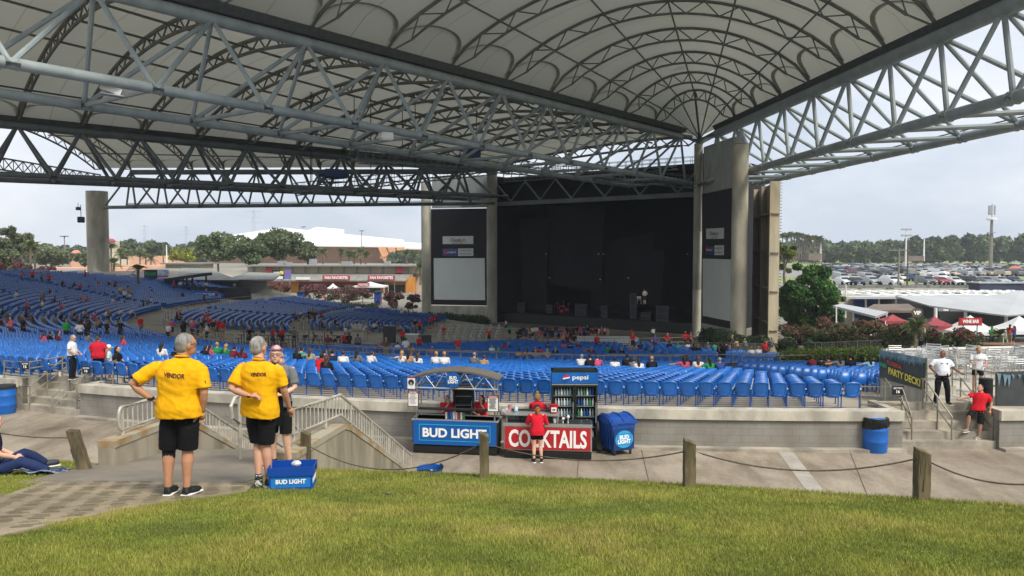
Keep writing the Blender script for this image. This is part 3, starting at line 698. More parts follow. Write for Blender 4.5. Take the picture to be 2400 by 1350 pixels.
def vault(label, PA, QA, rises, endA=None, endB=None, ribs=None, purl=(.14, .32, .5, .68, .86), off=.5, rr=.13, scal=True, flip=False):
    """PA/QA: lists of rib feet on both trusses. endA: closing points for the fabric beyond rib 0."""
    root = thing('roof_vault', label, 'roof canopy', (PA[0].x, PA[0].y, PA[0].z), 0, 'barrel vaults of the fabric roof'); O = root.location
    up = Vector((0, 0, 1)); rows = []; vv = []
    if endA: rows.append([arch(endA[0], endA[1], endA[2], i/NT) for i in range(NT+1)]); vv.append(-1)
    nr = len(PA)
    for k in range(nr):
        rows.append([arch(PA[k]+up*off, QA[k]+up*off, rises[k], i/NT)+up*.18 for i in range(NT+1)]); vv.append(k)
        if k < nr-1:
            for f in (.25, .5, .75):
                sag = .30*math.sin(PI*f)
                rows.append([(arch(PA[k]+up*off, QA[k]+up*off, rises[k], i/NT).lerp(arch(PA[k+1]+up*off, QA[k+1]+up*off, rises[k+1], i/NT), f))+up*(.18-sag*min(1, 4*(i/NT)*(1-i/NT)*1.5)) for i in range(NT+1)]); vv.append(k+f)
    V = [tuple(p-O) for r_ in rows for p in r_]; n = NT+1
    F = [(j*n+i, j*n+i+1, (j+1)*n+i+1, (j+1)*n+i) for j in range(len(rows)-1) for i in range(NT)]
    o = npmesh('fabric', V, F, M['fabric'], root, smooth=True)
    uvl = o.data.uv_layers.new(name='UVMap'); uvs = np.zeros((len(F)*4, 2), dtype=np.float32); q = 0
    for j in range(len(rows)-1):
        for i in range(NT):
            for (a, b) in ((i, j), (i+1, j), (i+1, j+1), (i, j+1)): uvs[q] = (a/NT, vv[b] if b < len(vv) else 0); q += 1
    uvl.data.foreach_set('uv', uvs.ravel())
    for k in range(nr):
        mb = MB(); P, Q = PA[k]+up*off, QA[k]+up*off; L_ = (Q-P).length; nseg = max(8, int(L_/2.6)); dn = (Q-P).normalized()
        m_ = nseg*2; top = [arch(P, Q, rises[k], i/m_)-O for i in range(m_+1)]; bot = []
        dep = 1.05
        for i in range(m_+1):
            a = top[max(0, i-1)]; b = top[min(m_, i+1)]; tdir = (b-a).normalized(); nrm = Vector((0, 0, 1)) - tdir*tdir.z; nrm.normalize()
            e = min(1, 5*min(i, m_-i)/m_+.25); bot.append(top[i]-nrm*dep)
        mb.path(top, rr, 6); mb.path(bot[1:-1], rr*.85, 6)
        for i in range(1, m_-1): 
            (mb.tube(bot[i], top[i+1], rr*.45, n=5, caps=False) if i % 2 else mb.tube(top[i], bot[i+1], rr*.45, n=5, caps=False))
        mb.tube(bot[1], top[0], rr*.6, n=5); mb.tube(bot[-2], top[-1], rr*.6, n=5)
        mb.build('rib', M['rib'], root, False)
    for t in purl:
        pts = [arch(PA[k]+up*off, QA[k]+up*off, rises[k], t)-O-up*.45 for k in range(nr)]
        if endA: pts = [arch(endA[0], endA[1], endA[2], t)-O-up*.3]+pts
        MB().path(pts, rr*.62, 6).build('purlin', M['rib'], root)
    if scal:
        for side in (0, 1):
            mb = MB()
            for k in range(nr-1):
                pts = []
                for j in range(13):
                    a = PI*j/12; f = .5-.5*math.cos(a)*.98; wv = .012+ .066*math.sin(a)*min(1.2, 26/max(14, (QA[k]-PA[k]).length)*1.0)
                    t = wv if side == 0 else 1-wv; sag = .30*math.sin(PI*f)*min(1, 4*t*(1-t)*1.5)
                    pts.append(arch(PA[k]+up*off, QA[k]+up*off, rises[k], t).lerp(arch(PA[k+1]+up*off, QA[k+1]+up*off, rises[k+1], t), f)+up*(.10-sag)-O)
                vs = []
                for j, p in enumerate(pts):
                    d = (pts[min(j+1, 12)]-pts[max(j-1, 0)]).normalized(); nn = d.cross(up).normalized()*.2; vs += [p-nn, p+nn]
                mb.add(vs, [(2*j, 2*j+1, 2*j+3, 2*j+2) for j in range(12)])
            mb.build('reinforcement_strip', MATS['fabric_patch'], root)
    return root
R3 = [2.9+.68*k for k in range(13)]
v3 = vault('bright fabric vault over the right side with arched lattice ribs narrowing to the stage corner', top1[1:13], top3[1:13], [3.6+.68*k for k in range(12)], (A_TOP+Vector((0, 0, .6)), A_TOP+Vector((0, 0, .6)), 0))
c0 = arch(top1[1], top3[1], 3.6, .5)
o = MB().tube(c0+Vector((0, 0, .4))-v3.location, A_TOP+Vector((0, 0, .2))-v3.location, .13, n=6).build('ridge_strut', M['rib'], v3)
vault('long shaded fabric vault across the upper left with heavy curved ribs', [A_TOP]+top1[1:14], [B_TOP]+top2[1:14], [.5+.62*(k+.6) for k in range(14)], None, rr=.19, purl=(.08, .2, .32, .44, .56, .68, .8, .92))
vault('far left fabric vault beyond the dark truss, open at its outer end', top2[1:12], top4[1:12], [2.6+.1*k for k in range(11)], (B_TOP+Vector((0, 0, .6)), B_TOP+Vector((0, 0, .6)), 0), rr=.16)
def lattice(root, a, b, h, n, r=.1, m=None):
    mb = MB(); up = Vector((0, 0, h)); mb.tube(a, b, r, n=6); mb.tube(a-up, b-up, r, n=6)
    for i in range(n):
        p = a.lerp(b, i/n); q = a.lerp(b, (i+1)/n); mb.tube(p, q-up, r*.6, n=5, caps=False); mb.tube(p-up, q, r*.6, n=5, caps=False); mb.tube(p, p-up, r*.5, n=5, caps=False)
    return mb
t0 = top4[11]; t1 = top2[11]
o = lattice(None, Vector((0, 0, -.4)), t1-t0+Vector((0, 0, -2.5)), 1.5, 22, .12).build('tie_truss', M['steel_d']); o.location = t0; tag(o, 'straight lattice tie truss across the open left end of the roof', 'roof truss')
def clampbox(px, py, chord, label, s=(.9, .6, .5), m='white'):
    d = ray(px, py); a, b = chord; best = None
    for i in range(2001):
        p = a.lerp(b, i/1000*1.0)
        q = project(p)
        if q and (best is None or abs(q[0]-px) < best[0]): best = (abs(q[0]-px), p)
    p = best[1]; mb = MB(); mb.rbox((0, 0, 0), s, .05); mb.box((0, 0, -s[2]/2-.02), (s[0]*.8, s[1]*.8, .04)); o = mb.build('junction_box', M[m]); o.location = p+Vector((0, 0, -.45)); o.rotation_euler = (0, 0, .6); tag(o, label, 'fixture')
def flood(px, py, Y, label):
    t = thing('floodlight', label, 'floodlight', at(px, py, Y), .4); mb = MB(); mb.box((0, 0, 0), (.95, .5, .34), rot=Matrix.Rotation(.35, 3, 'Y')); mb.build('housing', M['white'], t)
    mb = MB(); mb.slab([(-.45, -.28, -.2), (.55, -.28, -.30), (.55, .28, -.30), (-.45, .28, -.2)], .05); mb.build('lens', M['alu'], t); MB().tube((0, 0, .1), (0, 0, .6), .05).build('bracket', M['alu'], t)
flood(261, 210, 38.2, 'white floodlight hanging under the nearest truss at upper left')
clampbox(905, 310, (n1a, n1b), 'white junction box clamped to the lower pipe of the nearest truss')
flood(1622, 108, 78, 'pale light fixture hanging from the ribs of the bright vault')
def catwalk(label, a, b, h=1.0, wd=1.2):
    t = thing('catwalk', label, 'catwalk', a); b = b-a; a = Vector((0, 0, 0)); d = b.normalized(); n = Vector((-d.y, d.x, 0)).normalized()*wd/2; up = Vector((0, 0, 1))
    mb = MB(); mb.slab([a-n, b-n, b+n, a+n], .15); mb.tube(a-n-up*.5, b-n-up*.5, .08, n=5)
    k = max(3, int(b.length/2)); 
    for i in range(k): mb.tube(a.lerp(b, i/k)-n, a.lerp(b, (i+.5)/k)-n-up*.5, .05, n=4); mb.tube(a.lerp(b, (i+.5)/k)-n-up*.5, a.lerp(b, (i+1)/k)-n, .05, n=4)
    mb.build('deck', M['steel_d'], t)
    mb = MB()
    for s in (-1, 1):
        for z in (.5, h): mb.tube(a+n*s+up*z, b+n*s+up*z, .035, n=5)
        for i in range(k*2+1): mb.tube(a.lerp(b, i/k/2)+n*s, a.lerp(b, i/k/2)+n*s+up*h, .03, n=4)
    mb.build('guard_rail', M['steel_d'], t)
    return t
catwalk('dark catwalk hanging below the roof left of the stage, railing along it', at(690, 449, 92), at(1160, 400, 104))
catwalk('catwalk with rails rising towards the stage corner under the nearest truss', at(1165, 396, 88), at(1625, 432, 93))
catwalk('short upper catwalk along the middle truss', at(830, 372, 80), at(1200, 400, 98))
catwalk('catwalk crossing in front of the stage top', at(1180, 418, 100), at(1640, 385, 99))
mb = MB(); mb.path([(-1.6, 0, 0), (-.8, 0, .25), (1, 0, .2), (1.7, 0, 0)], [.3, .62, .62, .35], 10); mb.box((0, 0, -.75), (3.2, .9, .12)); o = mb.build('followspot', mat('spot_blue', '#1d3a6b', .6), None); o.location = at(780, 412, 92); tag(o, 'blue covered spotlight standing on the dark catwalk', 'spotlight')
o = MB().rbox((0, 0, 0), (2.0, 1.2, 1.9), .2).build('covered_gear', MATS['spot_blue']); o.location = at(1107, 366, 92); tag(o, 'blue covered box hanging by the middle of the catwalks', 'stage gear')
hang = thing('chain_hoist', 'thin hanging chains under the roof left of centre', 'chains', at(730, 300, 88))
for px, y0, y1 in ((728, 100, 430), (731, 120, 425), (869, 200, 395), (943, 230, 400), (973, 180, 390), (1117, 240, 350), (830, 215, 400)):
    a = at(px, y0, 86); b = at(px, y1, 86); MB().tube(a-hang.location, b-hang.location, .045, n=4).build('chain', M['black'], hang)
t = thing('hanging_speaker', 'small black loudspeaker hanging beside the left column', 'loudspeaker', at(190, 515, 118)); MB().rbox((0, 0, 0), (.9, .8, .9), .06, .3).build('cabinet', M['black'], t)
mb = MB(); mb.tube((0, 0, .4), (0, 0, 2.3), .05, n=5); mb.rbox((-.4, 0, 1.7), (.55, .5, .5), .05); mb.tube((-.4, 0, 1.9), (-.4, 0, 2.6), .04, n=5); mb.build('bracket', M['dgrey'], t)
def column(px, Y, d, ztop, label, m='pillar', zbase=-4.9, seams=(.25, .55, .8)):
    p = at(px, 500, Y); t = thing('column', label, 'column', (p.x, p.y, zbase), 0, 'round concrete columns'); H = ztop-zbase; r = d/2
    prof = [(r, 0), (r, H*.25), (r*.985, H*.2505), (r, H*.251), (r, H*.55), (r*.985, H*.5505), (r, H*.551), (r, H*.8), (r*.985, H*.8005), (r, H*.801), (r, H)]
    MB().lathe(prof, n=28).build('shaft', M[m], t, True)
    return t
c = column(228, 121, 3.15, 5.8+9.6, 'thick round concrete column standing behind the far left seats', 'pillar_lit', -.5)
mb = MB()
mb.path([(-.35, -1.6, 3.4), (-.42, -1.68, 2.9), (-.2, -1.68, 2.55), (.15, -1.68, 2.6), (.3, -1.6, 2.9)], .06, 6); mb.build('bearing', M['dgrey'], c)
column(998.5, 127, 1.6, 5.8+11.5, 'left concrete column beside the left video screen')
column(1153, 116, 1.6, 5.8+12.5, 'concrete column between the left screen and the stage opening')
column(1635.5, 96, 1.05, 5.8+13.5, 'slim concrete column between the stage opening and the right screen')
c = column(1734, 79, 1.62, 5.8+11.0, 'tall concrete column right of the right video screen', 'pillar_lit')
mb = MB(); mb.lathe([(.8, 21.75), (.42, 22.5), (.3, 23.1)]); mb.build('cap_cone', M['alu'], c)
def vplane(P, Q):
    n = Vector((Q.y-P.y, -(Q.x-P.x), 0)).normalized()
    def f(px, py, out=0):
        d = ray(px, py); t = (P-EYE).dot(n)/d.dot(n); p = EYE+d*t; return p + (n if n.dot(EYE-p) > 0 else -n)*out
    return f
def panel(f, root, name, corners, m, out=0, t=.12):
    pts = [f(px, py, out)-root.location for px, py in corners]; mb = MB(); mb.slab(pts, t); 
    nn = (pts[1]-pts[0]).cross(pts[2]-pts[0])
    if nn.dot(EYE-root.location-pts[0]) < 0: mb = MB(); mb.slab(pts[::-1], t)
    return mb.build(name, m, root)
def on_panel_text(f, root, s, px, py, hpx, m, out, wpx=None, name='lettering', **kw):
    a = f(px, py, out); b = f(px+10, py, out); c = f(px, py-10, out)
    per = (b-a).length/10; perz = (c-a).z/10; h = hpx*perz; ang = math.atan2((b-a).y, (b-a).x)
    return text(s, h, m, root, a-root.location, (0, 0, ang), name, w=(wpx*per if wpx else None), **kw)
mat('logo_red', '#c8433a', .5); mat('logo_blue', '#2c3c78', .5); mat('text_dark', '#2a2d33', .6)
f = vplane(at(1010, 600, 126.2), at(1141, 600, 116.9))
root = thing('video_screen', 'left video screen tower with white screen, sponsor boards above it', 'video screen', at(1075, 735, 121.5))
panel(f, root, 'backing', [(1010, 490), (1141, 488), (1141, 716), (1010, 714)], M['navy2'], 0, .3)
panel(f, root, 'screen', [(1017, 605), (1136.5, 605), (1137.5, 703.5), (1018, 702)], M['screen'], .06, .05)
panel(f, root, 'upper_wall', [(1010, 415), (1141, 412), (1141, 486), (1010, 488)], mat('cream_panel', '#b3b6ae', .8, 0, .08, .4), -.2, .3)
panel(f, root, 'base_wall', [(1010, 716), (1141, 718), (1141, 760), (1010, 748)], M['pillar'], .05, .4)
b1 = panel(f, root, 'sponsor_board', [(1038, 554), (1109.5, 553), (1109.5, 572), (1038, 572)], M['screen'], .06, .06)
on_panel_text(f, root, 'Clean', 1068, 562.3, 9, MATS['text_dark'], .14, 24); on_panel_text(f, root, 'Earth', 1085, 562.3, 8, MATS['logo_red'], .14, 14)
on_panel_text(f, root, 'Concert Series', 1074, 569.3, 3.4, MATS['text_dark'], .14, 26)
panel(f, root, 'sponsor_board', [(1038, 583), (1074, 582.5), (1074, 600), (1038, 600)], MATS['logo_blue'], .06, .06)
panel(f, root, 'sponsor_board', [(1074.5, 582.5), (1109.5, 582), (1109.5, 600), (1074.5, 600)], M['screen'], .06, .06)
on_panel_text(f, root, 'pepsi', 1060, 591.5, 7, M['wht_t'], .14, 19); on_panel_text(f, root, 'AMERICA\'S', 1092, 587, 4, MATS['text_dark'], .14, 28); on_panel_text(f, root, 'AMPHITHEATRE', 1092, 595, 3, MATS['text_dark'], .14, 28)
mb = MB(); disc(mb, (0, 0, 0), .33, .33, 16, .03); o = mb.build('roundel', MATS['logo_red'], root); o.location = f(1045.5, 591, .16)-root.location; o.rotation_euler = (0, 0, -.6)
f = vplane(at(1645, 600, 95), at(1715, 600, 79.6))
root = thing('video_screen', 'right video screen tower seen at a slant, white screen under sponsor boards', 'video screen', at(1680, 775, 87))
panel(f, root, 'backing', [(1645, 455), (1716, 441), (1714, 771), (1645, 757)], M['navy2'], 0, .3)
panel(f, root, 'screen', [(1648, 606), (1715, 608), (1713.5, 753), (1648, 740)], M['screen'], .06, .05)
panel(f, root, 'upper_wall', [(1645, 345), (1716, 320), (1716, 439), (1645, 453)], MATS['cream_panel'], -.2, .3)
panel(f, root, 'base_wall', [(1645, 757), (1714, 771), (1714, 830), (1645, 800)], M['pillar'], .05, .4)
panel(f, root, 'sponsor_board', [(1656, 536), (1697, 534), (1697, 559.5), (1656, 560)], M['screen'], .06, .06)
on_panel_text(f, root, 'Clean', 1672, 547, 9, MATS['text_dark'], .14, 13); on_panel_text(f, root, 'Earth', 1682, 547, 8, MATS['logo_red'], .14, 8)
on_panel_text(f, root, 'Concert Series', 1677, 555.5, 3.4, MATS['text_dark'], .14, 15)
panel(f, root, 'sponsor_board', [(1657, 576), (1674.5, 575.5), (1674.5, 598), (1657, 598)], MATS['logo_blue'], .06, .06)
panel(f, root, 'sponsor_board', [(1675.5, 575), (1697, 574.5), (1697, 598), (1675.5, 598)], M['screen'], .06, .06)
on_panel_text(f, root, 'pepsi', 1667, 586, 7, M['wht_t'], .14, 11); on_panel_text(f, root, 'AMERICA\'S', 1686, 582, 4, MATS['text_dark'], .14, 18)
on_panel_text(f, root, 'AMPHITHEATRE', 1686, 592, 3, MATS['text_dark'], .14, 18)
mb = MB(); disc(mb, (0, 0, 0), .26, .26, 16, .03); o = mb.build('roundel', MATS['logo_red'], root); o.location = f(1660.5, 585, .16)-root.location; o.rotation_euler = (0, 0, -1.1)
PB = at(1160, 600, 116); PA_ = at(1630, 600, 96.5); PB.z = PA_.z = 0
ax = (PA_-PB).normalized(); bk = Vector((-ax.y, ax.x, 0)); bk = bk if bk.y > 0 else -bk
root = thing('stage_house', 'dark open stage house between the two middle columns', 'stage', (PB.x, PB.y, -4.7)); O = root.location
W_ = (PA_-PB).length; D_ = 20
def sb(name, a0, a1, b0, b1, z0, z1, m):
    pts = [PB+ax*a+bk*b for a, b in ((a0, b0), (a1, b0), (a1, b1), (a0, b1))]
    mb = MB(); mb.prism([(p.x-O.x, p.y-O.y) for p in pts], z0-O.z, z1-O.z); return mb.build(name, m, root)
sb('stage_floor', -1, W_+1, 1.2, D_, -4.9, -3.3, M['black'])
sb('side_wall', -1.5, 0, .8, D_, -4.9, 17.3, M['navy']); sb('side_wall', W_, W_+1.5, .8, D_, -4.9, 18.2, M['navy'])
sb('back_wall', -1.5, W_+1.5, D_, D_+.6, -4.9, 17.2, M['navy']); sb('ceiling', -1.5, W_+1.5, .5, D_, 16.4, 16.9, M['navy'])
sb('header', -.5, W_+.3, .2, .7, 5.8+7.0, 5.8+7.6, M['steel_d']); 
sb('header_cloth', 0, W_, 1.6, 1.8, 5.8+7.4, 5.8+10.6, M['navy']); sb('fascia', -1.5, W_+1.5, .4, 1.0, 5.8+10.4, 5.8+11.2, M['navy2'])
hd = MB(); 
for i in range(13):
    a = PB+ax*(W_*i/12); b = PB+ax*(W_*(i+1)/12); 
    z0, z1 = 5.8+7.6, 5.8+10.4
    if i < 12: hd.tube(Vector((a.x, a.y, z0 if i % 2 else z1))-O+bk*.4, Vector((b.x, b.y, z1 if i % 2 else z0))-O+bk*.4, .13, n=6)
hd.build('header_braces', M['steel_d'], root)
for (a0, a1, z0, z1, bd, tilt) in ((6, 15, 1, 12.6, 6, .10), (14, 22, -1, 8, 8, -.18), (11, 18, -3, 3.2, 10, .08), (19, 24, -1, 6.5, 7, .2), (1.5, 6, -3, 11, 5, .02)):
    pts = [PB+ax*a+bk*bd for a in (a0, a1)]; tz = (a1-a0)*tilt
    mb = MB(); mb.slab([(pts[0].x-O.x, pts[0].y-O.y, z0-O.z), (pts[1].x-O.x, pts[1].y-O.y, z0-O.z-tz), (pts[1].x-O.x+.3, pts[1].y-O.y, z1-O.z-tz*.5), (pts[0].x-O.x-.6, pts[0].y-O.y, z1-O.z+tz*.5)], .06); mb.build('hanging_cloth', M['navy2'], root)
mb = MB()
for i in range(18):
    a = random.uniform(2, W_-2); z = random.choice([2.2, 1.9, 5.6, 3.9]); p = PB+ax*a+bk*random.uniform(5, 8); mb.box((p.x-O.x, p.y-O.y, z-O.z), (.2, .15, .1))
mb.build('stage_fittings', M['alu'], root)
def on_stage(a, b, z=-3.3): p = PB+ax*a+bk*b; return Vector((p.x, p.y, z))
sang = math.atan2(ax.y, ax.x)
for i, (a, b, w_, h, lab) in enumerate([(3, 3, 1.2, 1.5, 'black flight case near the left end of the stage'), (13.5, 3.2, 1.9, 1.7, 'metal edged rack case at the middle of the stage front'), (17.5, 3, 1.0, 1.6, 'narrow rack case right of the middle of the stage'), (24, 3, 1.4, 1.0, 'low flight case at stage right'), (26.6, 2.6, 1.7, 2.0, 'large framed case at the right end of the stage'), (21.5, 4, .9, 3.4, 'tall dark cabinet on the right half of the stage'), (7.5, 4, 1.0, 1.3, 'small amplifier case beside the drum kit')]):
    t = thing('flight_case', lab, 'case', on_stage(a, b), sang); MB().rbox((0, 0, h/2), (w_, .8, h), .04).build('case_body', M['dgrey'], t)
    mb = MB()
    for x in (-w_/2, w_/2):
        mb.tube((x, -.42, 0), (x, -.42, h), .03, n=4)
    for z in (.04, h/2, h): mb.tube((-w_/2, -.42, z), (w_/2, -.42, z), .03, n=4)
    mb.build('edge_trim', M['steel_d'], t)
t = thing('drum_kit', 'drum kit standing on the left part of the dark stage', 'drum kit', on_stage(8.8, 5), sang)
mb = MB()
for x, y, r, z, h in ((0, 0, .35, .4, .4), (-.7, .2, .22, .8, .3), (.7, .2, .25, .6, .45), (-.3, .1, .18, 1.1, .25), (.3, .1, .18, 1.1, .25)): mb.lathe([(r, z-h/2), (r, z+h/2)], (x, y, 0), 12)
mb.build('drums', M['red'], t); mb = MB()
for x, z in ((-1, 1.5), (1, 1.5), (.1, 1.8)): mb.lathe([(.01, z+.06), (.3, z)], (x, .3, 0), 12); mb.tube((x, .3, 0), (x, .3, z), .02, n=4)
mb.build('cymbals', M['alu'], t)
root = thing('fin_wall', 'tall weathered beige fin wall with brown ribbed side, right of the screens', 'wall', at(1803, 835, 76)); O = root.location
c0 = at(1803, 600, 76); c1 = at(1826.5, 600, 76.6); c2 = at(1764, 600, 85); c0.z = c1.z = c2.z = 0; c3 = c1+(c2-c0); z0, z1 = -6-O.z, at(1803, 424, 76).z-O.z; z2 = z1-.1
mat('fin_beige', '#bfb59b', .85, 0, .18, .4, .1, 6, col2='#a0947a', stretch=(1, 1, .25)); mat('fin_brown', '#9c917e', .85, 0, .2, .5, .1, 6, stretch=(1, 1, .3))
mb = MB(); h = Vector((O.x, O.y, 0)); tdir = (c2-c0).normalized(); 
mb.prism([tuple((p-h).xy) for p in (c0, c1, c1+tdir*.35, c0+tdir*.35)], z0, z1); mb.build('front_face', MATS['fin_beige'], root)
inn = (c1-c0)*.55
mb = MB(); mb.prism([tuple((p-h).xy) for p in (c0+inn+tdir*.36, c1+tdir*.36, c3, c2+inn)], z0, z2); mb.build('web', MATS['fin_brown'], root)
mb = MB(); w_ = (c2-c0)
for fct in (.5, .98): q = c0+w_*fct; mb.prism([tuple((p-h).xy) for p in (q+(c0-q).normalized()*.0, q+inn*.98, q+inn*.98+tdir*.2, q+tdir*.2)], z0, z2)
mb.build('vertical_stiffeners', MATS['fin_brown'], root)
mb = MB()
for py in (500, 590, 676, 758):
    z = at(1803, py, 76).z-O.z; mb.prism([tuple((p-h).xy) for p in (c0+tdir*.37-inn*.04, c0+inn*.97+tdir*.37, c2+inn*.97, c2-inn*.04)], z-.06, z+.06)
mb.build('shelves', MATS['fin_brown'], root)
mb = MB()
for py in (500, 592, 683, 775): z = at(1803, py, 76).z-O.z; mb.box(tuple(((c0+c1)/2-h).xy)+(z,), (1.12, .5, .05), math.atan2((c1-c0).y, (c1-c0).x))
mb.build('joints', MATS['fin_brown'], root)
mb = MB()
for i in range(70): z = z0+1+i*.3; q = c1-h+(c1-c0).normalized()*.12; mb.box((q.x, q.y, z), (.2, .06, .05)) if z < z1 else None
mb.build('ladder_studs', M['dgrey'], root)
def lawnp(px, py, y=None):
    d = ray(px, py); Y = 4.0
    while Y < 16:
        p = EYE+d*(Y/d.y)
        if p.z <= zlawn(p.x, p.y): return Vector((p.x, p.y, zlawn(p.x, p.y)))
        Y += .02
    return p
def post(label, base, h, w_=.105, lean=(0, 0), slant=1, group='weathered wooden posts of the rope fence'):
    mb = MB(); q = w_/2; n = 8
    rings = []
    for i in range(n+1):
        z = -.15+(h+.15)*i/n; j = lambda: random.uniform(-.004, .004)
        cx, cy = lean[0]*max(0, z)/h, lean[1]*max(0, z)/h
        rings += [(cx-q+j(), cy-q+j(), z), (cx+q+j(), cy-q+j(), z), (cx+q+j(), cy+q+j(), z), (cx-q+j(), cy+q+j(), z)]
    k = len(rings)
    for i, dz in zip((-4, -3, -2, -1), (0, -.05*slant, -.03*slant, .01)): x, y, z = rings[i]; rings[i] = (x, y, z+dz)
    mb.add(rings, [(i*4+a, i*4+(a+1) % 4, i*4+4+(a+1) % 4, i*4+4+a) for i in range(n) for a in range(4)]+[(3, 2, 1, 0), (k-4, k-3, k-2, k-1)])
    for i in range(5): x = random.uniform(-q, q); mb.box((lean[0]*.5+x, -q+lean[1]*.5, h*random.uniform(.3, .7)), (.008, .006, h*random.uniform(.2, .5)), rot=Matrix(((1, 0, lean[0]/h), (0, 1, lean[1]/h), (0, 0, 1))))
    o = mb.build('fence_post', M['wood']); o.location = base; tag(o, label, 'post', group); return o
P1 = lawnp(1135, 1120); P2 = lawnp(1615, 1143); P3 = lawnp(2159, 1172)
hp = lambda p, py, px: (at(px, py, p.y).z-p.z)
post('weathered post in front of the blue beer cart', P1, hp(P1, 1014, 1135), .115)
post('weathered post right of the drink carts, before the grey wall', P2, hp(P2, 1030, 1615), .125)
post('weathered post at lower right, in front of the right stairs', P3, hp(P3, 1052, 2159), .125)
PL = lawnp(203, 1110); PLt = at(165, 1010, PL.y)
post('leaning weathered post left of the sunken stairs', PL, PLt.z-PL.z, .13, (PLt.x-PL.x, .05), .3)
PC = Vector((-3.08, 11.35, 2.45)); 
post('weathered post beside the blue crate at the stair wall', PC, at(702, 1010, PC.y).z-PC.z, .125)
def rope(a, b, sag, label, r=.009):
    a = Vector(a); b = Vector(b); pts = [a.lerp(b, t)+Vector((0, 0, -4*sag*t*(1-t))) for t in np.linspace(0, 1, 18)]
    o = MB().path([p-a for p in pts], r, 5).build('rope', M['rope'], None, True); o.location = a; tag(o, label, 'rope', 'slack ropes of the lawn fence')
q = lambda p, px, py: at(px, py, p.y)
rope(q(P1, 1140, 1040), q(P2, 1605, 1058), .16, 'rope sagging between the posts in front of the two carts')
rope(q(P2, 1620, 1055), q(P3, 2148, 1075), .18, 'rope sagging between the two right hand posts')
rope(q(P3, 2165, 1075), at(2480, 1128, 7.0), .12, 'rope running from the right post out of view')
rope(q(PC, 708, 1035), q(P1, 1128, 1040), .38, 'rope hanging low from the stair post to the post at the blue cart')
rope(at(-60, 1003, 10.4), q(PL, 172, 1025), .05, 'rope running left from the leaning post')
def picket_rail(label, fx, pts_top, pts_bot, loop=None, n=30, m='rail'):
    """pts: (y, z) of top and bottom rails along the wall line x=fx(y)"""
    y0 = pts_top[0][0]; root = thing('stair_railing', label, 'railing', (fx(y0), y0, pts_bot[0][1]), 0, 'pale picket railings of the sunken stairs'); O = root.location
    T = lambda y, pts: Vector((fx(y), y, interp(y, [p[0] for p in pts], [p[1] for p in pts])))-O
    ys = sorted(set([p[0] for p in pts_top]+list(np.linspace(y0, pts_top[-1][0], 12))))
    MB().path([T(y, pts_top) for y in ys], .026, 8).build('top_rail', M[m], root, True)
    MB().path([T(y, pts_bot) for y in ys], .02, 8).build('bottom_rail', M[m], root, True)
    yy = np.linspace(y0+.02, pts_top[-1][0], n)
    for i, y in enumerate(yy):
        MB().tube(T(y, pts_bot)-Vector((0, 0, .1 if i % 8 == 0 else 0)), T(y, pts_top), .024 if i % 8 == 0 else .011, n=6, caps=False).build('post' if i % 8 == 0 else 'picket', M[m], root)
    if loop:
        a = T(y0, pts_top); b = T(y0, pts_bot); r = (a.z-b.z)/2; c = (a+b)/2
        MB().path([c+Vector((0, -r*.55*math.sin(t)*1.0, r*math.cos(t))) for t in np.linspace(0, PI, 10)], .026, 8).build('loop_end', M[m], root, True)
LX = lambda y: xL(y)-.12; RX = lambda y: xR(y)+.15
picket_rail('pale picket railing on the left stair wall, rising then running down behind the vendors', LX, [(11.35, 3.50), (13.3, 3.38), (18.4, .95)], [(11.35, 3.16), (13.3, 3.06), (18.4, .58)], True, 46)
picket_rail('pale picket railing on the right stair wall beside the pink haired woman', RX, [(11.2, 3.49), (13.25, 3.33), (18.6, .85)], [(11.2, 3.12), (13.25, 2.98), (18.6, .44)], True, 46)
root = thing('centre_handrail', 'single pale handrail with looped end between the two vendors', 'railing', (-4.15, 11.6, 2.65)); O = root.location
zt = at(565, 925, 11.6).z-O.z
MB().path([Vector(p) for p in [(0, -.05, zt-.42), (-.02, -.26, zt-.30), (-.02, -.3, zt-.12), (0, -.2, zt-.01), (0, 0, zt), (.03, .9, zt-.2), (.3, 6, zt-2.9)]], .026, 8).build('rail', M['rail'], root, True)
MB().path([Vector(p) for p in [(0, -.05, zt-.42), (0, .5, zt-.6), (.3, 6, zt-3.3)]], .02, 8).build('lower_rail', M['rail'], root, True)
for y, x, z in ((0, 0, zt), (3, .15, zt-1.4)): MB().tube((x, y, z-1.1), (x, y, z), .028, n=8).build('post', M['rail'], root, True)
def cart_frame(pxl, pyl, pxr, pyr):
    a, b = onz(pxl, pyl, 0), onz(pxr, pyr, 0); return a, b, math.atan2((b-a).y, (b-a).x), (b-a).length
mat('cart_blue', '#0d59a4', .35, 0, .04, 1); mat('cyan_line', '#22b0dc', .4); mat('cart_red', '#b61f2b', .4, 0, .04, 1)
mat('counter_dark', '#2f3336', .35, 0, .15, 3); mat('paper', '#e4e2dd', .8, 0, .03, 2); mat('cart_alu', '#a7a8a4', .4, .4, .08, 2)
a, b, ang, W_ = cart_frame(967, 1062, 1166, 1070)
t = thing('beer_cart', 'blue drink cart with big white lettering and an arched canopy', 'drink cart', a, ang)
H = .98; D = .72
MB().rbox((W_/2, D/2, .14), (W_-.02, D-.02, .24), .03).build('base_skirt', M['black'], t)
MB().rbox((W_/2, D/2, .63), (W_, D, .72), .015).build('body', M['dgrey'], t)
MB().box((W_/2, -.012, .63), (W_-.06, .02, .70)).build('front_panel', MATS['cart_blue'], t)
mb = MB()
for x, z, w_, h in ((W_/2, .86, W_-.42, .018), (W_/2, .40, W_-.42, .018), (.21, .63, .018, .47), (W_-.21, .63, .018, .47)): mb.box((x, -.026, z), (w_, .008, h))
mb.build('cyan_border', MATS['cyan_line'], t)
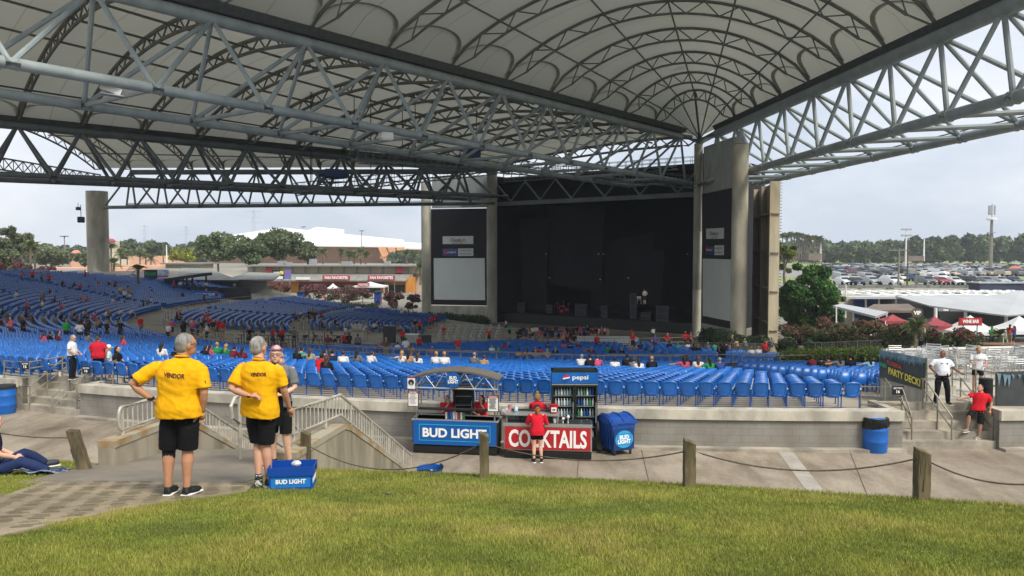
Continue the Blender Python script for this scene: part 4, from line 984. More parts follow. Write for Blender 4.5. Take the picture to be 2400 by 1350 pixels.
text('BUD LIGHT', .27, M['wht_t'], t, (W_/2, -.03, .63), w=W_-.62, bold=.035)
mb = MB(); mb.box((W_/2, .02, H+.005), (W_+.04, .07, .045)); mb.box((.0, D/2, H+.005), (.05, D-.1, .045)); mb.box((W_, D/2, H+.005), (.05, D-.1, .045)); mb.box((W_/2, D-.02, H+.005), (W_+.04, .07, .045)); mb.build('rim', MATS['cart_alu'], t)
MB().box((W_/2, D/2, H-.01), (W_-.06, D-.16, .04)).build('counter', MATS['counter_dark'], t)
zc = at(1070, 862, 22.3).z; ze = at(967, 880, 22.3).z
for x in (.1, W_-.1):
    for y in (.12, D-.12): MB().tube((x, y, H), (x, y, ze-.05), .022, n=6).build('canopy_post', M['alu'], t)
def arch_pts(y, zb, zt, n=12, x0=-.05, x1=None): x1 = x1 or W_+.05; return [Vector((lerp(x0, x1, i/n), y, lerp(zb, zt, 1-(2*i/n-1)**2))) for i in range(n+1)]
f0 = arch_pts(-.05, ze, zc); f1 = arch_pts(D+.1, ze, zc); mb = MB()
vs = f0+f1+[p-Vector((0, 0, .03)) for p in f0+f1]; fs = []
for i in range(12): fs += [(i, i+1, 14+i, 13+i), (26+i+1, 26+i, 39+i, 40+i), (i+1, i, 26+i, 27+i), (13+i, 14+i, 40+i, 39+i)]
fs += [(0, 13, 39, 26), (12, 38, 51, 25)]; mb.add(vs, fs); mb.build('canopy_roof', mat('canopy_grey', '#68655f', .6, 0, .08, 2), t)
for y in (0, D): 
    mb = MB(); zlow = at(1070, 905, 22.2).z; mb.tube((0, y, zlow), (W_, y, zlow), .025, n=6); mb.path(arch_pts(y, ze-.03, zc-.04, x0=.05, x1=W_-.05), .02, 5)
    for i in range(8):
        xa, xb = lerp(.1, W_-.1, i/8), lerp(.1, W_-.1, (i+1)/8); top = lambda x: lerp(ze, zc, 1-(2*x/W_-1)**2)-.05
        mb.tube((xa, y, zlow if i % 2 == 0 else top(xa)), (xb, y, top(xb) if i % 2 == 0 else zlow), .012, n=5)
    mb.build('canopy_truss', M['alu'], t)
mb = MB(); zr = at(1065, 884, 22.2).z; disc(mb, (0, 0, 0), .215, .215, 32, .02); o = mb.build('round_sign', MATS['cart_blue'], t); o.location = (W_/2-.02, -.07, zr)
text('BUD\nLIGHT', .21, M['wht_t'], t, (W_/2-.02, -.088, zr), w=.30, bold=.04)
zb_ = at(1060, 953, 22.2).z; MB().rbox((W_/2+.1, .02, zb_), (W_-.15, .10, .07), .015).build('serving_rail', M['black'], t)
def menu(t, x, z, w_, h, title, y=-.09, head='cart_red', n=11):
    MB().box((x, y, z), (w_+.04, .02, h+.04)).build('menu_frame', M['black'], t); MB().box((x, y-.014, z), (w_, .01, h)).build('menu_sheet', MATS['paper'], t)
    MB().box((x, y-.022, z+h*.44), (w_, .006, h*.11)).build('menu_header', MATS[head], t); text(title, h*.06, M['wht_t'], t, (x, y-.028, z+h*.44), bold=.02, w=w_*.75)
    mb = MB()
    for i in range(n): mb.box((x-w_*random.uniform(0, .1), y-.021, z+h*(.33-.72*i/n)), (w_*random.uniform(.45, .8), .004, h*.018))
    mb.build('menu_lines', MATS['text_dark'], t)
per = 22.1/1800
menu(t, (970-967)*per+.02, at(970, 931, 22.1).z, .28, .42, 'DRAFT BEER', n=9); menu(t, (1161-967)*per, at(1161, 937, 22.1).z, .29, .43, 'COCKTAILS', n=16)
MB().box((.0, -.09, at(967, 896, 22.1).z), (.22, .02, .30)).build('small_sign', MATS['paper'], t)
mb = MB(); disc(mb, (0, 0, 0), .085, .085, 20, .01); o = mb.build('small_sign_roundel', MATS['text_dark'], t); o.location = (0, -.105, at(967, 893, 22.1).z); text('5', .06, M['wht_t'], t, (0, -.114, at(967, 896, 22.1).z), bold=.03)
MB().box((0, -.103, at(967, 886, 22.1).z+.07), (.22, .006, .025)).build('small_sign_header', MATS['cart_red'], t)
canc = ['#d9dcdf', '#1a4f9c', '#2f6fc0', '#e8e8e8', '#c8cdd0', '#b23a3f', '#dfe3e6', '#3b7f52']
for i in range(8):
    c = MB().lathe([(.028, 0), (.033, .012), (.033, .19), (.026, .205)], n=10).build('drink_can', mat('can_%s' % canc[i][1:], canc[i], .3, .3), None, True); p = a+Vector((math.cos(ang), math.sin(ang), 0))*(.99+.078*i)+Vector((0, .07, H+.01))
    p.x, p.y = (a+Vector((math.cos(ang)*(.98+.074*i)-math.sin(ang)*.10, math.sin(ang)*(.98+.074*i)+math.cos(ang)*.10, 0))).xy; c.location = p
    tag(c, ['white can at the left end of the row on the blue cart', 'dark blue can second from the left on the blue cart', 'mid blue can third from the left on the blue cart', 'white can fourth from the left on the blue cart', 'silver can fifth from the left on the blue cart', 'red can near the right end of the row on the blue cart', 'pale can second from the right on the blue cart', 'green can at the right end of the row on the blue cart'][i], 'can', 'cans on the beer cart')
    c.location.z = H+.028
a1, a1a = a.copy(), ang
a, b, ang, W_ = cart_frame(1181, 1074, 1387, 1080)
t = thing('cocktail_cart', 'red drink cart with tall white lettering, woman standing in front', 'drink cart', a, ang); D = .74; H = .97
MB().rbox((W_/2, D/2, .12), (W_-.02, D-.02, .22), .03).build('base_skirt', M['black'], t)
MB().rbox((W_/2, D/2, .60), (W_, D, .72), .015).build('body', MATS['cart_alu'], t)
MB().box((W_/2, -.012, .59), (W_-.07, .02, .62)).build('front_panel', MATS['cart_red'], t)
text('COCKTAILS', .50, M['wht_t'], t, (W_/2, -.03, .59), w=W_-.28, bold=.03)
MB().box((W_/2, D/2, H), (W_-.02, D, .04)).build('counter', MATS['counter_dark'], t)
MB().box((W_/2, -.005, H+.0), (W_+.03, .03, .09)).build('front_trim', MATS['cart_alu'], t)
mb = MB(); zs = at(1240, 968, 21.8).z
mb.box((.78, .36, zs), (1.5, .44, .035)); mb.box((.75, .56, zs-.14), (1.4, .02, .2))
for x in (.06, 1.5): mb.tube((x, .2, H), (x, .2, zs), .02, n=6); mb.tube((x, .56, H), (x, .56, zs), .02, n=6)
mb.build('raised_shelf', MATS['cart_alu'], t); zshelf = zs+.018
mb = MB(); mb.box((.7, .62, zs+.05), (1.3, .12, .04)); mb.tube((.1, .64, H), (.1, .64, zs+.05), .02); mb.tube((1.3, .64, H), (1.3, .64, zs+.05), .02); mb.build('rear_shelf', MATS['counter_dark'], t)
def on_cart(x, y, z): return Vector((a.x+math.cos(ang)*x-math.sin(ang)*y, a.y+math.sin(ang)*x+math.cos(ang)*y, z))
c = MB().lathe([(.035, 0), (.05, .0), (.06, .17), (.062, .172)], n=14).build('plastic_cup', mat('cup_blue', '#3aa7d8', .4, col2='#e9eef0', lo=.49, hi=.51), None, True); c.location = on_cart(.30, .42, zshelf); tag(c, 'blue and white paper cup on the shelf of the red cart', 'cup')
c = MB().lathe([(.04, 0), (.055, .22), (.057, .222)], n=12).build('plastic_cup', mat('cup_pink', '#c98a92', .3), None, True); c.location = on_cart(.13, .35, zshelf); tag(c, 'tall stack of clear pinkish cups at the left of the shelf', 'cup')
t2 = thing('tip_bucket', 'red bucket with a white label on the right end of the shelf', 'bucket', on_cart(1.38, .42, zshelf)); MB().lathe([(.10, 0), (.10, .01), (.125, .24), (.132, .24), (.132, .25)], n=20).build('bucket', MATS['cart_red'], t2, True); MB().box((0, -.122, .12), (.15, .015, .13)).build('label_patch', MATS['paper'], t2); text('100', .05, MATS['text_dark'], t2, (0, -.134, .12), bold=.03)
for i, (x, y, cc, lab) in enumerate([(.5, .25, '#15171a', 'black condiment pot under the shelf, left of the woman'), (.42, .3, '#31363a', 'grey condiment pot under the shelf, far left'), (1.42, .25, '#d7d9d8', 'pale steel shaker under the right end of the shelf'), (1.72, .3, '#1c1e20', 'black pot beside the white scoops on the red cart'), (1.3, .3, '#2a2c2e', 'black pot just right of the woman on the red cart')]):
    c = MB().lathe([(.045, 0), (.055, .1), (.04, .13), (.02, .15)], n=12).build('condiment_pot', mat('pot_%d' % i, cc, .3), None, True); c.location = on_cart(x, y, H+.022); tag(c, lab, 'pot', 'small pots on the red cart counter')
for x, h, lab in ((1.66, .12, 'small white scoop standing on the red cart'), (1.80, .17, 'larger white scoop at the right of the red cart')):
    mb = MB(); mb.path([(0, 0, 0), (0, 0, h*.7), (0, 0, h), (0, 0, h*1.35)], [.012, .014, .045, .03], 10); o = mb.build('white_scoop', M['white'], None, True); o.location = on_cart(x, .22, H+.022); tag(o, lab, 'scoop')
t2 = thing('bottle_cluster', 'crumpled clear bag of cups on the rear shelf by the menu', 'bag', on_cart(-.02, .3, zs-.05)); mb = MB(); mb.ball((0, 0, .1), (.17, .12, .13), 9, 6); mb.build('bag', mat('clear_bag', '#a7a2a4', .2, 0, .3, 12), t2, False)
mat('fridge_black', '#17201f', .4, 0, .1, 2); mat('fridge_glass', '#31403e', .08, 0, .1, 1.2); mat('fridge_head', '#1568b8', .3, 0, .03, 1, col2='#0c4b93'); mat('logo_w', '#f0f0f0', .4)
def fridge(label, x0, x1, ytop, ybase, Y, rz, doors=2, deep=.75):
    p = at(x0, ybase, Y); p.z = 0; w_ = (at(x1, ybase, Y)-at(x0, ybase, Y)).length; h = at(x0, ytop, Y).z
    t = thing('drinks_fridge', label, 'refrigerator', p, rz)
    mb = MB(); y1 = deep
    mb.box((w_/2, deep-.02, h/2+.03), (w_, .04, h-.06)); mb.box((.025, deep/2, h/2+.03), (.05, deep-.04, h-.06)); mb.box((w_-.025, deep/2, h/2+.03), (.05, deep-.04, h-.06))
    mb.box((w_/2, deep/2, h-.03), (w_+.02, deep+.05, .06)); mb.box((w_/2, deep/2, .20), (w_-.1, deep-.04, .28)); mb.build('cabinet', MATS['fridge_black'], t)
    MB().box((w_/2, -.01, h-.22), (w_, .04, .32)).build('header_sign', MATS['fridge_head'], t)
    MB().box((w_/2, -.02, h-.41), (w_, .03, .03)).build('chrome_strip', M['alu'], t)
    hb, ht = .38, h-.45
    sh = [hb+(ht-hb)*k/5 for k in range(1, 5)]
    for z in sh: MB().box((w_/2, deep/2, z), (w_-.12, deep-.15, .015)).build('shelf', M['alu'], t)
    for d_ in range(doors):
        xa, xb = w_*d_/doors+.03, w_*(d_+1)/doors-.03; mb = MB()
        for x in (xa, xb): mb.box((x, 0, (hb+ht)/2), (.05, .05, ht-hb))
        mb.box(((xa+xb)/2, 0, ht), (xb-xa, .05, .06)); mb.box(((xa+xb)/2, 0, hb), (xb-xa, .05, .07)); f = mb.build('door', MATS['fridge_black'], t)
        MB().tube((xb-.02, -.05, (hb+ht)/2-.3), (xb-.02, -.05, (hb+ht)/2+.3), .014, n=6).build('handle', M['alu'], f)
    mb = MB()
    for i in range(7): mb.box((w_/2, -.005, .08+.035*i), (w_-.06, .02, .012))
    mb.build('vent_grille', M['dgrey'], t)
    return t, p, w_, h, sh, deep
t, p, w_, h, sh, dp = fridge('black two door drinks fridge with blue header standing behind the red cart', 1293, 1400, 868, 1044, 22.18, 0, 2, .52)
text('pepsi', .16, M['wht_t'], t, (w_/2+.16, -.035, h-.22), w=.46, bold=.01)
def globe(t, loc, r):
    for (nm, c, z0, z1) in (('globe_red', '#c3303a', .18, 1.0), ('globe_white', '#f0f0f0', -.18, .18), ('globe_blue', '#1c4f9f', -1, -.18)):
        pts = []; n = 14
        za, zb = z0*r, z1*r
        L_ = [( -math.sqrt(max(0, r*r-z*z)), z) for z in np.linspace(za, zb, n)]; R_ = [(math.sqrt(max(0, r*r-z*z)), z) for z in np.linspace(zb, za, n)]
        poly = [p for i, p in enumerate(L_+R_)]; vs = [(x, 0, z+x*.18) for x, z in poly]; mb = MB(); mb.slab([Vector(v) for v in vs], .01)
        o = mb.build(nm, mat(nm, c, .4, 0, .02), t); o.location = loc
globe(t, (w_/2-.25, -.036, h-.22), .10)
cols = ['#2e5f9a', '#c9ccc8', '#3d8a5a', '#9ab0b5', '#274a86', '#c85b3c', '#dfe2de', '#5c7f4f']; k = 0
bm_proto = MB().lathe([(.028, 0), (.032, .02), (.032, .13), (.012, .19), (.012, .22)], n=8)
meshes = [bm_proto.mesh('bottle', mat('bottle_%d' % i, c, .25), True) for i, c in enumerate(cols)]
shn = ['bottom', 'second', 'third', 'top']
for d_ in range(2):
    for si, z in enumerate([.36]+sh):
        for j in range(6):
            if (d_ == 0 and si < 2) and random.random() < .5: continue
            o = bpy.data.objects.new('bottle', meshes[[0, 4, 3, 3, 2, 6][(j+si*2) % 6] if d_ else (3 if random.random() < .8 else 6)]); COL.objects.link(o)
            o.location = (p.x+d_*w_/2+.12+j*.085, p.y+.11, z+.012)
            tag(o, 'small bottle on a shelf behind the %s glass door of the large fridge' % ('right' if d_ else 'left'), 'bottle', 'bottles in the %s half of the large fridge' % ('right' if d_ else 'left'))
t, p, w_, h, sh, dp = fridge('narrow black drinks fridge behind the blue cart, round blue sign before it', 1062, 1110, 874, 1040, 22.85, 0, 1, .35)
text('pepsi', .10, M['wht_t'], t, (w_*.72, -.035, h-.2), w=.30, bold=.01)
MB().box((w_+.012, .18, 1.25), (.02, .28, 1.1)).build('side_sticker', MATS['fridge_head'], t); o = text('pepsi', .3, M['wht_t'], t, (w_+.03, .18, 1.2), (0, -PI/2, PI/2), w=.9, bold=.01); 
def xf_box(t, name, m, lo, hi, z0, z1, extra=None):
    mb = MB(); (x0, y0, x1, y1) = lo; (X0, Y0, X1, Y1) = hi
    mb.add([(x0, y0, z0), (x1, y0, z0), (x1, y1, z0), (x0, y1, z0), (X0, Y0, z1), (X1, Y0, z1), (X1, Y1, z1), (X0, Y1, z1)], [(3, 2, 1, 0), (4, 5, 6, 7), (0, 1, 5, 4), (1, 2, 6, 5), (2, 3, 7, 6), (3, 0, 4, 7)])
    if extra: extra(mb)
    return mb.build(name, m, t)
pa = onz(1436, 1071, 0); t = thing('wheeled_bin', 'blue wheeled tilt bin with a round blue beer sign on its end', 'bin', pa, R(22)); t.scale = (1, .52, 1)
xf_box(t, 'tub', M['bluebin'], (.05, .1, .66, 1.45), (-.02, 0, .74, 1.6), .14, .92, lambda mb: [mb.box((x, .03, .6), (.03, .04, .5)) for x in (.06, .66)]+[mb.box((-.012, y, .55), (.02, .05, .7)) for y in (.3, .6, .9, 1.2)])
mb = MB(); vs = []
for y, z in ((-.05, .90), (-.05, .98), (.35, 1.08), (.8, 1.13), (1.3, 1.1), (1.66, .98), (1.66, .90)): vs += [(-.06, y, z), (.78, y, z)]
n = 7; mb.add(vs, [(2*i, 2*i+1, 2*i+3, 2*i+2) for i in range(6)]+[(12, 13, 1, 0), tuple(2*i for i in range(7)), tuple(2*i+1 for i in range(6, -1, -1))])
for x in (.0, .36, .72): mb.path([(x, y, z+.012) for y, z in ((-.04, .99), (.35, 1.09), (.8, 1.14), (1.3, 1.11), (1.6, 1.0))], .016, 5)
mb.build('lid', M['bluebin'], t); MB().tube((.15, -.07, .95), (.57, -.07, .95), .018, n=6).build('handle', M['bluebin'], t)
MB().box((.36, -.02, .48), (.66, .02, .60)).build('sign_board', mat('sign_navy', '#123a70', .4), t)
mb = MB(); disc(mb, (0, 0, 0), .29, .25, 32, .012); o = mb.build('oval_sign', mat('oval_cyan', '#2d9fd8', .35, 0, .03, 1), t); o.location = (.36, -.038, .48)
text('BUD\nLIGHT', .25, M['wht_t'], t, (.36, -.05, .48), w=.42, bold=.04)
mb = MB()
for (x, z, w_, h) in ((.36, .63, .44, .012), (.36, .33, .44, .012), (.14, .48, .012, .31), (.58, .48, .012, .31)): mb.box((x, -.048, z), (w_, .006, h))
mb.build('sign_border', MATS['cart_blue'], t)
for x in (.1, .62):
    for y in (.15, 1.35): w0 = MB().tube((x-.02, y, .08), (x+.02, y, .08), .08, n=14).build('wheel', M['dgrey'], t); MB().box((x, y, .13), (.07, .06, .08)).build('fork', M['alu'], w0)
o = MB().path([Vector(p) for p in [(0, 0, 0), (.15, .05, 0), (.25, -.1, 0), (.1, -.2, 0), (.3, -.3, 0), (.55, -.2, 0), (.4, -.05, 0), (.6, .1, 0)]], .014, 6).build('power_cable', M['black'], None, True); o.location = onz(1388, 1056, .03); tag(o, 'black power cable coiled on the floor right of the red cart', 'cable')
def barrel(label, px, pyb, z0, d=.60, h=.9, lid=None, bag=False, m='blue_pl'):
    p = onz(px, pyb, z0); p.y += d*.02-.05; p.x = (px-1200)/1800*p.y; t = thing('barrel', label, 'barrel', p, 0, 'blue plastic barrels'); r = d/2
    prof = [(r*.9, 0), (r*.94, .03), (r*.97, h*.3), (r, h*.32), (r, h*.35), (r*.98, h*.37), (r*.98, h*.64), (r*1.0, h*.66), (r*1.0, h*.69), (r*.97, h*.71), (r*.94, h*.97), (r*.94, h)]
    MB().lathe(prof, n=28).build('drum', M[m], t, True)
    if lid: MB().lathe([(r*.98, h*.93), (r*1.0, h*.94), (r*1.0, h+.035), (r*.9, h+.05)], n=28).build('lid', M['dgrey'], t, True)
    if bag:
        mb = MB(); n = 30; vs = []; prof = [(.955, h*.70), (1.03, h*.74), (1.05, h*.85), (1.04, h*.97), (.99, h+.03), (.86, h+.02), (.5, h-.15)]
        for k, (q, z) in enumerate(prof):
            for j in range(n): a_ = 2*PI*j/n; w_ = r*(q+.035*math.sin(j*2.3+k)+random.uniform(-.02, .02)); vs.append((w_*math.cos(a_), w_*math.sin(a_), z+(.05*math.sin(a_*1.0+2.4) if k < 2 else 0)+random.uniform(-.012, .012)))
        mb.add(vs, [(k*n+j, k*n+(j+1) % n, (k+1)*n+(j+1) % n, (k+1)*n+j) for k in range(6) for j in range(n)]); mb.build('bin_bag', M['bbag'], t, True)
    return t
barrel('blue barrel with a black bin bag by the right stairs', 2060, 1057, 0, .70, .98, bag=True)
barrel('blue barrel with a dark lid at the left edge of the picture', 2, 968, 0, .72, .98, lid=True)
pb = at(1007, 1090, 16.5); t = thing('barrel', 'blue barrel whose rim just shows above the grass, black bag in it', 'barrel', (pb.x, pb.y, pb.z-.98), 0, 'blue plastic barrels')
MB().lathe([(.27, 0), (.28, .3), (.285, .32), (.28, .9), (.29, .93), (.27, .93), (.26, .6)], n=28, cap=False).build('drum', M['blue_pl'], t, True)
mb = MB(); mb.path([(.28*math.cos(a_), .28*math.sin(a_), .93+.02*math.sin(a_*3)) for a_ in np.linspace(-2.4, .7, 16)], .022, 6); mb.build('bin_bag', M['bbag'], t, True)
mat('crate_blue', '#0c47a0', .45, 0, .06, 3); mat('crate_light', '#1d7ccb', .4, 0, .04, 3)
pc = at(633, 1150, 8.75); pr = at(728, 1143, 9.05); pe = at(757, 1143, 9.5)
pc.z = zlawn(pc.x, pc.y)+.0; t = thing('crate', 'blue open beer crate on the edge of the grass behind the second vendor', 'crate', pc, R(7)); w_ = .47; d_ = .29; h = .255
mb = MB()
def tray(z0, z1, g, m, nm):
    mb = MB(); th = .014
    mb.box((w_/2, -g, (z0+z1)/2), (w_+2*g, th, z1-z0)); mb.box((w_/2, d_+g, (z0+z1)/2), (w_+2*g, th, z1-z0)); mb.box((-g, d_/2, (z0+z1)/2), (th, d_+2*g-th, z1-z0)); mb.box((w_+g, d_/2, (z0+z1)/2), (th, d_+2*g-th, z1-z0)); mb.build(nm, m, t)
tray(.0, .155, 0, MATS['crate_light'], 'lower_sides'); tray(.155, h, .02, MATS['crate_blue'], 'upper_rim'); tray(.0, .02, .008, MATS['crate_blue'], 'foot_rim')
MB().box((w_/2, d_/2, .02), (w_-.02, d_-.02, .02)).build('bottom', MATS['crate_blue'], t)
mb = MB()
for x in (0, w_): mb.box((x, -.004, .08), (.02, .02, .15))
mb.build('corner_posts', MATS['crate_blue'], t)
text('BUD LIGHT', .052, M['wht_t'], t, (w_*.5, -.012, .088), w=.34, bold=.04); text('BUD LIGHT', .052, M['wht_t'], t, (w_+.012, d_/2, .088), (0, 0, PI/2), w=.27, bold=.04)
MB().box((w_+.030, d_*.55, .215), (.004, .1, .03)).build('hand_hole', M['black'], t)
o = MB().ball((0, 0, 0), (.06, .05, .04), 9, 6).build('ice_bag', mat('ice', '#cdd5da', .2, 0, .2, 20), None, True); o.location = pc+Vector((.25, .2, .25)); tag(o, 'clear bag of ice in the blue crate', 'ice bag')
def P2(px, py, ref): return at(px, py, ref)
def pipes(name, label, segs, r=.022, m='galv', group='pipe handrails of the concrete stairs'):
    O = segs[0][0][0]; root = thing(name, label, 'railing', O, 0, group)
    for kind, pts in segs: pass
    return root
def rail_thing(label, rails, posts, r=.024):
    O = Vector(rails[0][0]); root = thing('stair_handrail', label, 'railing', O, 0, 'pipe handrails of the concrete stairs')
    for p in rails: MB().path([Vector(q)-O for q in p], r, 8).build('rail', M['galv'], root, True)
    for a_, b_ in posts: MB().tube(Vector(a_)-O, Vector(b_)-O, r, n=8).build('post', M['galv'], root, True)
    return root, O
def sign(root, O, px, py, Y, num, w_=.34, h=.30, label='SECTION'):
    p = at(px, py, Y); 
    MB().box(p-O, (w_, .02, h)).build('section_sign', M['black'], root); text(label, h*.2, M['wht_t'], root, p-O+Vector((0, -.014, h*.26)), w=w_*.8, bold=.01); text(num, h*.36, M['wht_t'], root, p-O+Vector((0, -.014, -h*.13)), bold=.03)
def A(*t): return at(*t)
yt, yf = 23.3, 22.6
root, O = rail_thing('left handrail of the right stairs carrying a black section sign', [[A(2017, 906, yt), A(2114, 907, yt), A(2137, 977, yf)], [A(2017, 928, yt), A(2112, 929, yt), A(2137, 1003, yf)], [A(2017, 948, yt), A(2112, 949, yt)], [A(2089, 977, yf), A(2137, 977, yf)], [A(2089, 1004, yf), A(2137, 1004, yf)], [A(2055, 887, 24.6), A(2075, 887, 24.4), A(2137, 977, yf)]],
    [(A(2017, 965, yt), A(2017, 906, yt)), (A(2113, 966, yt), A(2114, 907, yt)), (A(2137, 1047, yf), A(2137, 977, yf)), (A(2089, 1047, yf), A(2089, 977, yf)), (A(2057, 958, 24.6), A(2057, 887, 24.6)), (A(2074, 958, 24.4), A(2074, 887, 24.4))])
sign(root, O, 2104.5, 915, yt-.04, '16', .35, .27)
root, O = rail_thing('middle handrail of the right stairs, officer behind it', [[A(2158, 887, 23.6), A(2166, 887, 23.5), A(2232, 978, yf)], [A(2158, 913, 23.6), A(2165, 913, 23.5), A(2230, 1003, yf)]], [(A(2163, 957, 23.5), A(2163, 887, 23.5)), (A(2197, 1008, 23.0), A(2197, 932, 23.0)), (A(2230, 1047, yf), A(2231, 977, yf))])
root, O = rail_thing('right handrail of the right stairs where the man in red leans', [[A(2243, 878, 24.4), A(2254, 888, 24.2), A(2325, 978, yf), A(2378, 978, yf)], [A(2325, 1004, yf), A(2376, 1004, yf)], [A(2250, 910, 24.2), A(2325, 1004, yf)]], [(A(2251, 958, 24.2), A(2252, 886, 24.2)), (A(2325, 1047, yf), A(2325, 977, yf)), (A(2371, 1046, yf), A(2376, 978, yf))])
yl, yk = 27.4, 27.0
root, O = rail_thing('left handrail of the left stairs with the section fifteen sign', [[A(10, 846, 28.2), A(67, 849, 28.0), A(152, 835, 29.2)], [A(10, 861, 28.2), A(67, 864, 28.0), A(155, 850, 29.2)], [A(10, 877, 28.2), A(67, 882, 28.0), A(155, 867, 29.2)], [A(39, 904, 28.0), A(70, 906, 27.9), A(154, 836, 29.2)], [A(39, 924, 28.0), A(70, 927, 27.9), A(155, 860, 29.2)]],
    [(A(10, 895, 28.2), A(10, 846, 28.2)), (A(69, 900, 28.0), A(68, 849, 28.0)), (A(41, 962, 28.0), A(39, 904, 28.0)), (A(70, 962, 27.9), A(70, 905, 27.9)), (A(111, 933, 28.4), A(111, 873, 28.4)), (A(157, 896, 29.2), A(155, 835, 29.2)), (A(146, 895, 29.0), A(146, 837, 29.0))])
sign(root, O, 59, 857, 27.93, '15', .25, .28)
root, O = rail_thing('middle handrail of the left stairs beside the officer', [[A(122, 932, 27.5), A(213, 842, 29.0), A(222, 842, 29.0)], [A(122, 958, 27.5), A(222, 862, 29.0)]], [(A(125, 968, 27.4), A(122, 932, 27.5)), (A(165, 939, 28.2), A(163, 884, 28.2)), (A(221, 905, 29.0), A(219, 842, 29.0))])
root, O = rail_thing('right handrail of the left stairs with the section sixteen sign', [[A(178, 915, 27.2), A(199, 878, 27.6), A(275, 848, 28.0)], [A(178, 915, 27.2), A(211, 917, 27.1)], [A(180, 938, 27.2), A(211, 941, 27.1)], [A(210, 861, 27.6), A(266, 861, 27.4)], [A(198, 878, 27.6), A(264, 878, 27.3)], [A(199, 895, 27.5), A(264, 896, 27.2)], [A(216, 858, 28.0), A(263, 847, 27.3), A(275, 843, 28.2)]],
    [(A(181, 975, 27.1), A(179, 915, 27.2)), (A(212, 977, 27.0), A(211, 917, 27.1)), (A(199, 907, 27.5), A(198, 877, 27.6)), (A(265, 912, 27.2), A(264, 846, 27.3)), (A(220, 905, 28.0), A(219, 860, 28.0))])
sign(root, O, 202, 867, 27.3, '16', .27, .26)
p = at(243, 945, 26.55); t = thing('wall_sign', 'white severe weather sign on the grey wall right of the left stairs', 'sign', p, R(-19.0)); MB().box((0, 0, 0), (.40, .015, .47)).build('sign_plate', MATS['paper'], t)
p.y -= .12
text('SEVERE', .055, MATS['text_dark'], t, (0, -.012, .185), w=.24, bold=.02); text('WEATHER', .055, MATS['text_dark'], t, (0, -.012, .115), w=.31, bold=.02); text('SHELTER', .055, MATS['text_dark'], t, (0, -.012, -.19), w=.31, bold=.02)
mb = MB(); mb.slab([Vector(v) for v in [(-.12, -.012, .05), (.13, -.012, .05), (.12, -.012, .02), (.03, -.012, -.02), (.0, -.012, -.05), (-.04, -.012, -.12), (-.03, -.012, -.05), (-.06, -.012, 0)]], .006); mb.build('pictogram', MATS['text_dark'], t)
o = MB().rbox((0, 0, 0), (.16, .06, .17), .01).build('notice_plate', MATS['paper'], None); o.location = at(32, 931, 28.3); tag(o, 'small white notice on the wall beside the left barrel', 'notice')
c = MB().lathe([(.04, 0), (.055, .15)], n=12).build('paper_cup', M['white'], None, True); c.location = at(141, 897, 28.6)+Vector((0, 0, -.05)); c.location.z = 1.17; tag(c, 'white paper cup left on the stair edge near the officer', 'cup')
mat('deck_floor', '#b9b5ab', .8, 0, .08, .6); mat('parapet_cream', '#b3a999', .8, 0, .12, .6); mat('banner_teal', '#46504f', .6, 0, .25, .9, col2='#2f3a3b'); mat('banner_blue', '#7fa0ad', .6, 0, .2, 3, col2='#5c7885'); mat('yellow_text', '#f0e04a', .5, 0, .02); mat('green_text', '#35c08a', .5); mat('orange_text', '#d8503f', .5)
root = thing('party_deck', 'raised concrete deck at right edge with a cream parapet and white top rail', 'deck', (15, 28, 0)); O = root.location
c1_, c2_, c3_, c4_ = at(2165, 950, 24.0), at(2560, 950, 24.0), at(2560, 850, 33), at(2078, 850, 31)
MB().prism([(c.x-O.x, c.y-O.y) for c in (c1_, c2_, c3_, c4_)], -.2, 1.22).build('floor_slab', MATS['deck_floor'], root)
w1, w2 = at(2076, 818, 30.6), at(2560, 817, 32.2); w1.z = w2.z = 1.95
def wallbox(a_, b_, z0, z1, th, name, m, root, O):
    d = (b_-a_); d.z = 0; n = Vector((-d.y, d.x, 0)).normalized()*th; pts = [a_, b_, b_+n, a_+n]
    return MB().prism([((q-O).x, (q-O).y) for q in pts], z0-O.z, z1-O.z).build(name, m, root)
wallbox(w1, w2, 1.22, 1.86, .15, 'parapet', MATS['parapet_cream'], root, O); wallbox(w1+Vector((0, -.03, 0)), w2+Vector((0, -.03, 0)), 1.865, 1.93, .2, 'top_rail', M['white'], root, O)
s0, s1_ = at(2063, 905, 27.7), at(2168, 950, 24.0)
wallbox(s0, s1_, .3, 1.45, .2, 'side_wall', M['conc_lt'], root, O)
wallbox(at(2166, 920, 24.4), at(2240, 920, 24.6), 1.0, 1.5, .2, 'step_block', M['conc_lt'], root, O)
t = thing('banner', 'grey banner with yellow party deck lettering on a slanting fence', 'banner', at(2062, 885, 27.7)); O = t.location
f = vplane(at(2063, 850, 27.7), at(2168, 880, 24.0))
panel(f, t, 'cloth', [(2063, 820), (2171, 840), (2169, 915), (2062, 886)], MATS['banner_teal'], .02, .02)
panel(f, t, 'ice_strip', [(2064, 820), (2171, 840), (2170.5, 851), (2064, 831)], MATS['banner_blue'], .045, .01)
mb = MB()
for i in range(30):
    u = i/30; x0 = lerp(2064, 2168, u); yb = lerp(831, 851, u); l = random.uniform(5, 13)
    mb.slab([f(x0, yb-.5, .05)-O, f(x0+random.uniform(2, 4), yb+.5, .05)-O, f(x0+random.uniform(.5, 3), yb+l, .05)-O], .008)
mb.build('icicles', MATS['banner_blue'], t)
def txt_on(f, t, s, px, py, hpx, wpx, m, out, ang_roll=0, **kw):
    a_ = f(px, py, out); b_ = f(px+10, py, out); c_ = f(px, py-10, out); per = (b_-a_).length/10; perz = (c_-a_).z/10
    return text(s, hpx*perz, m, t, a_-t.location, (0, ang_roll, math.atan2((b_-a_).y, (b_-a_).x)), w=wpx*per, **kw)
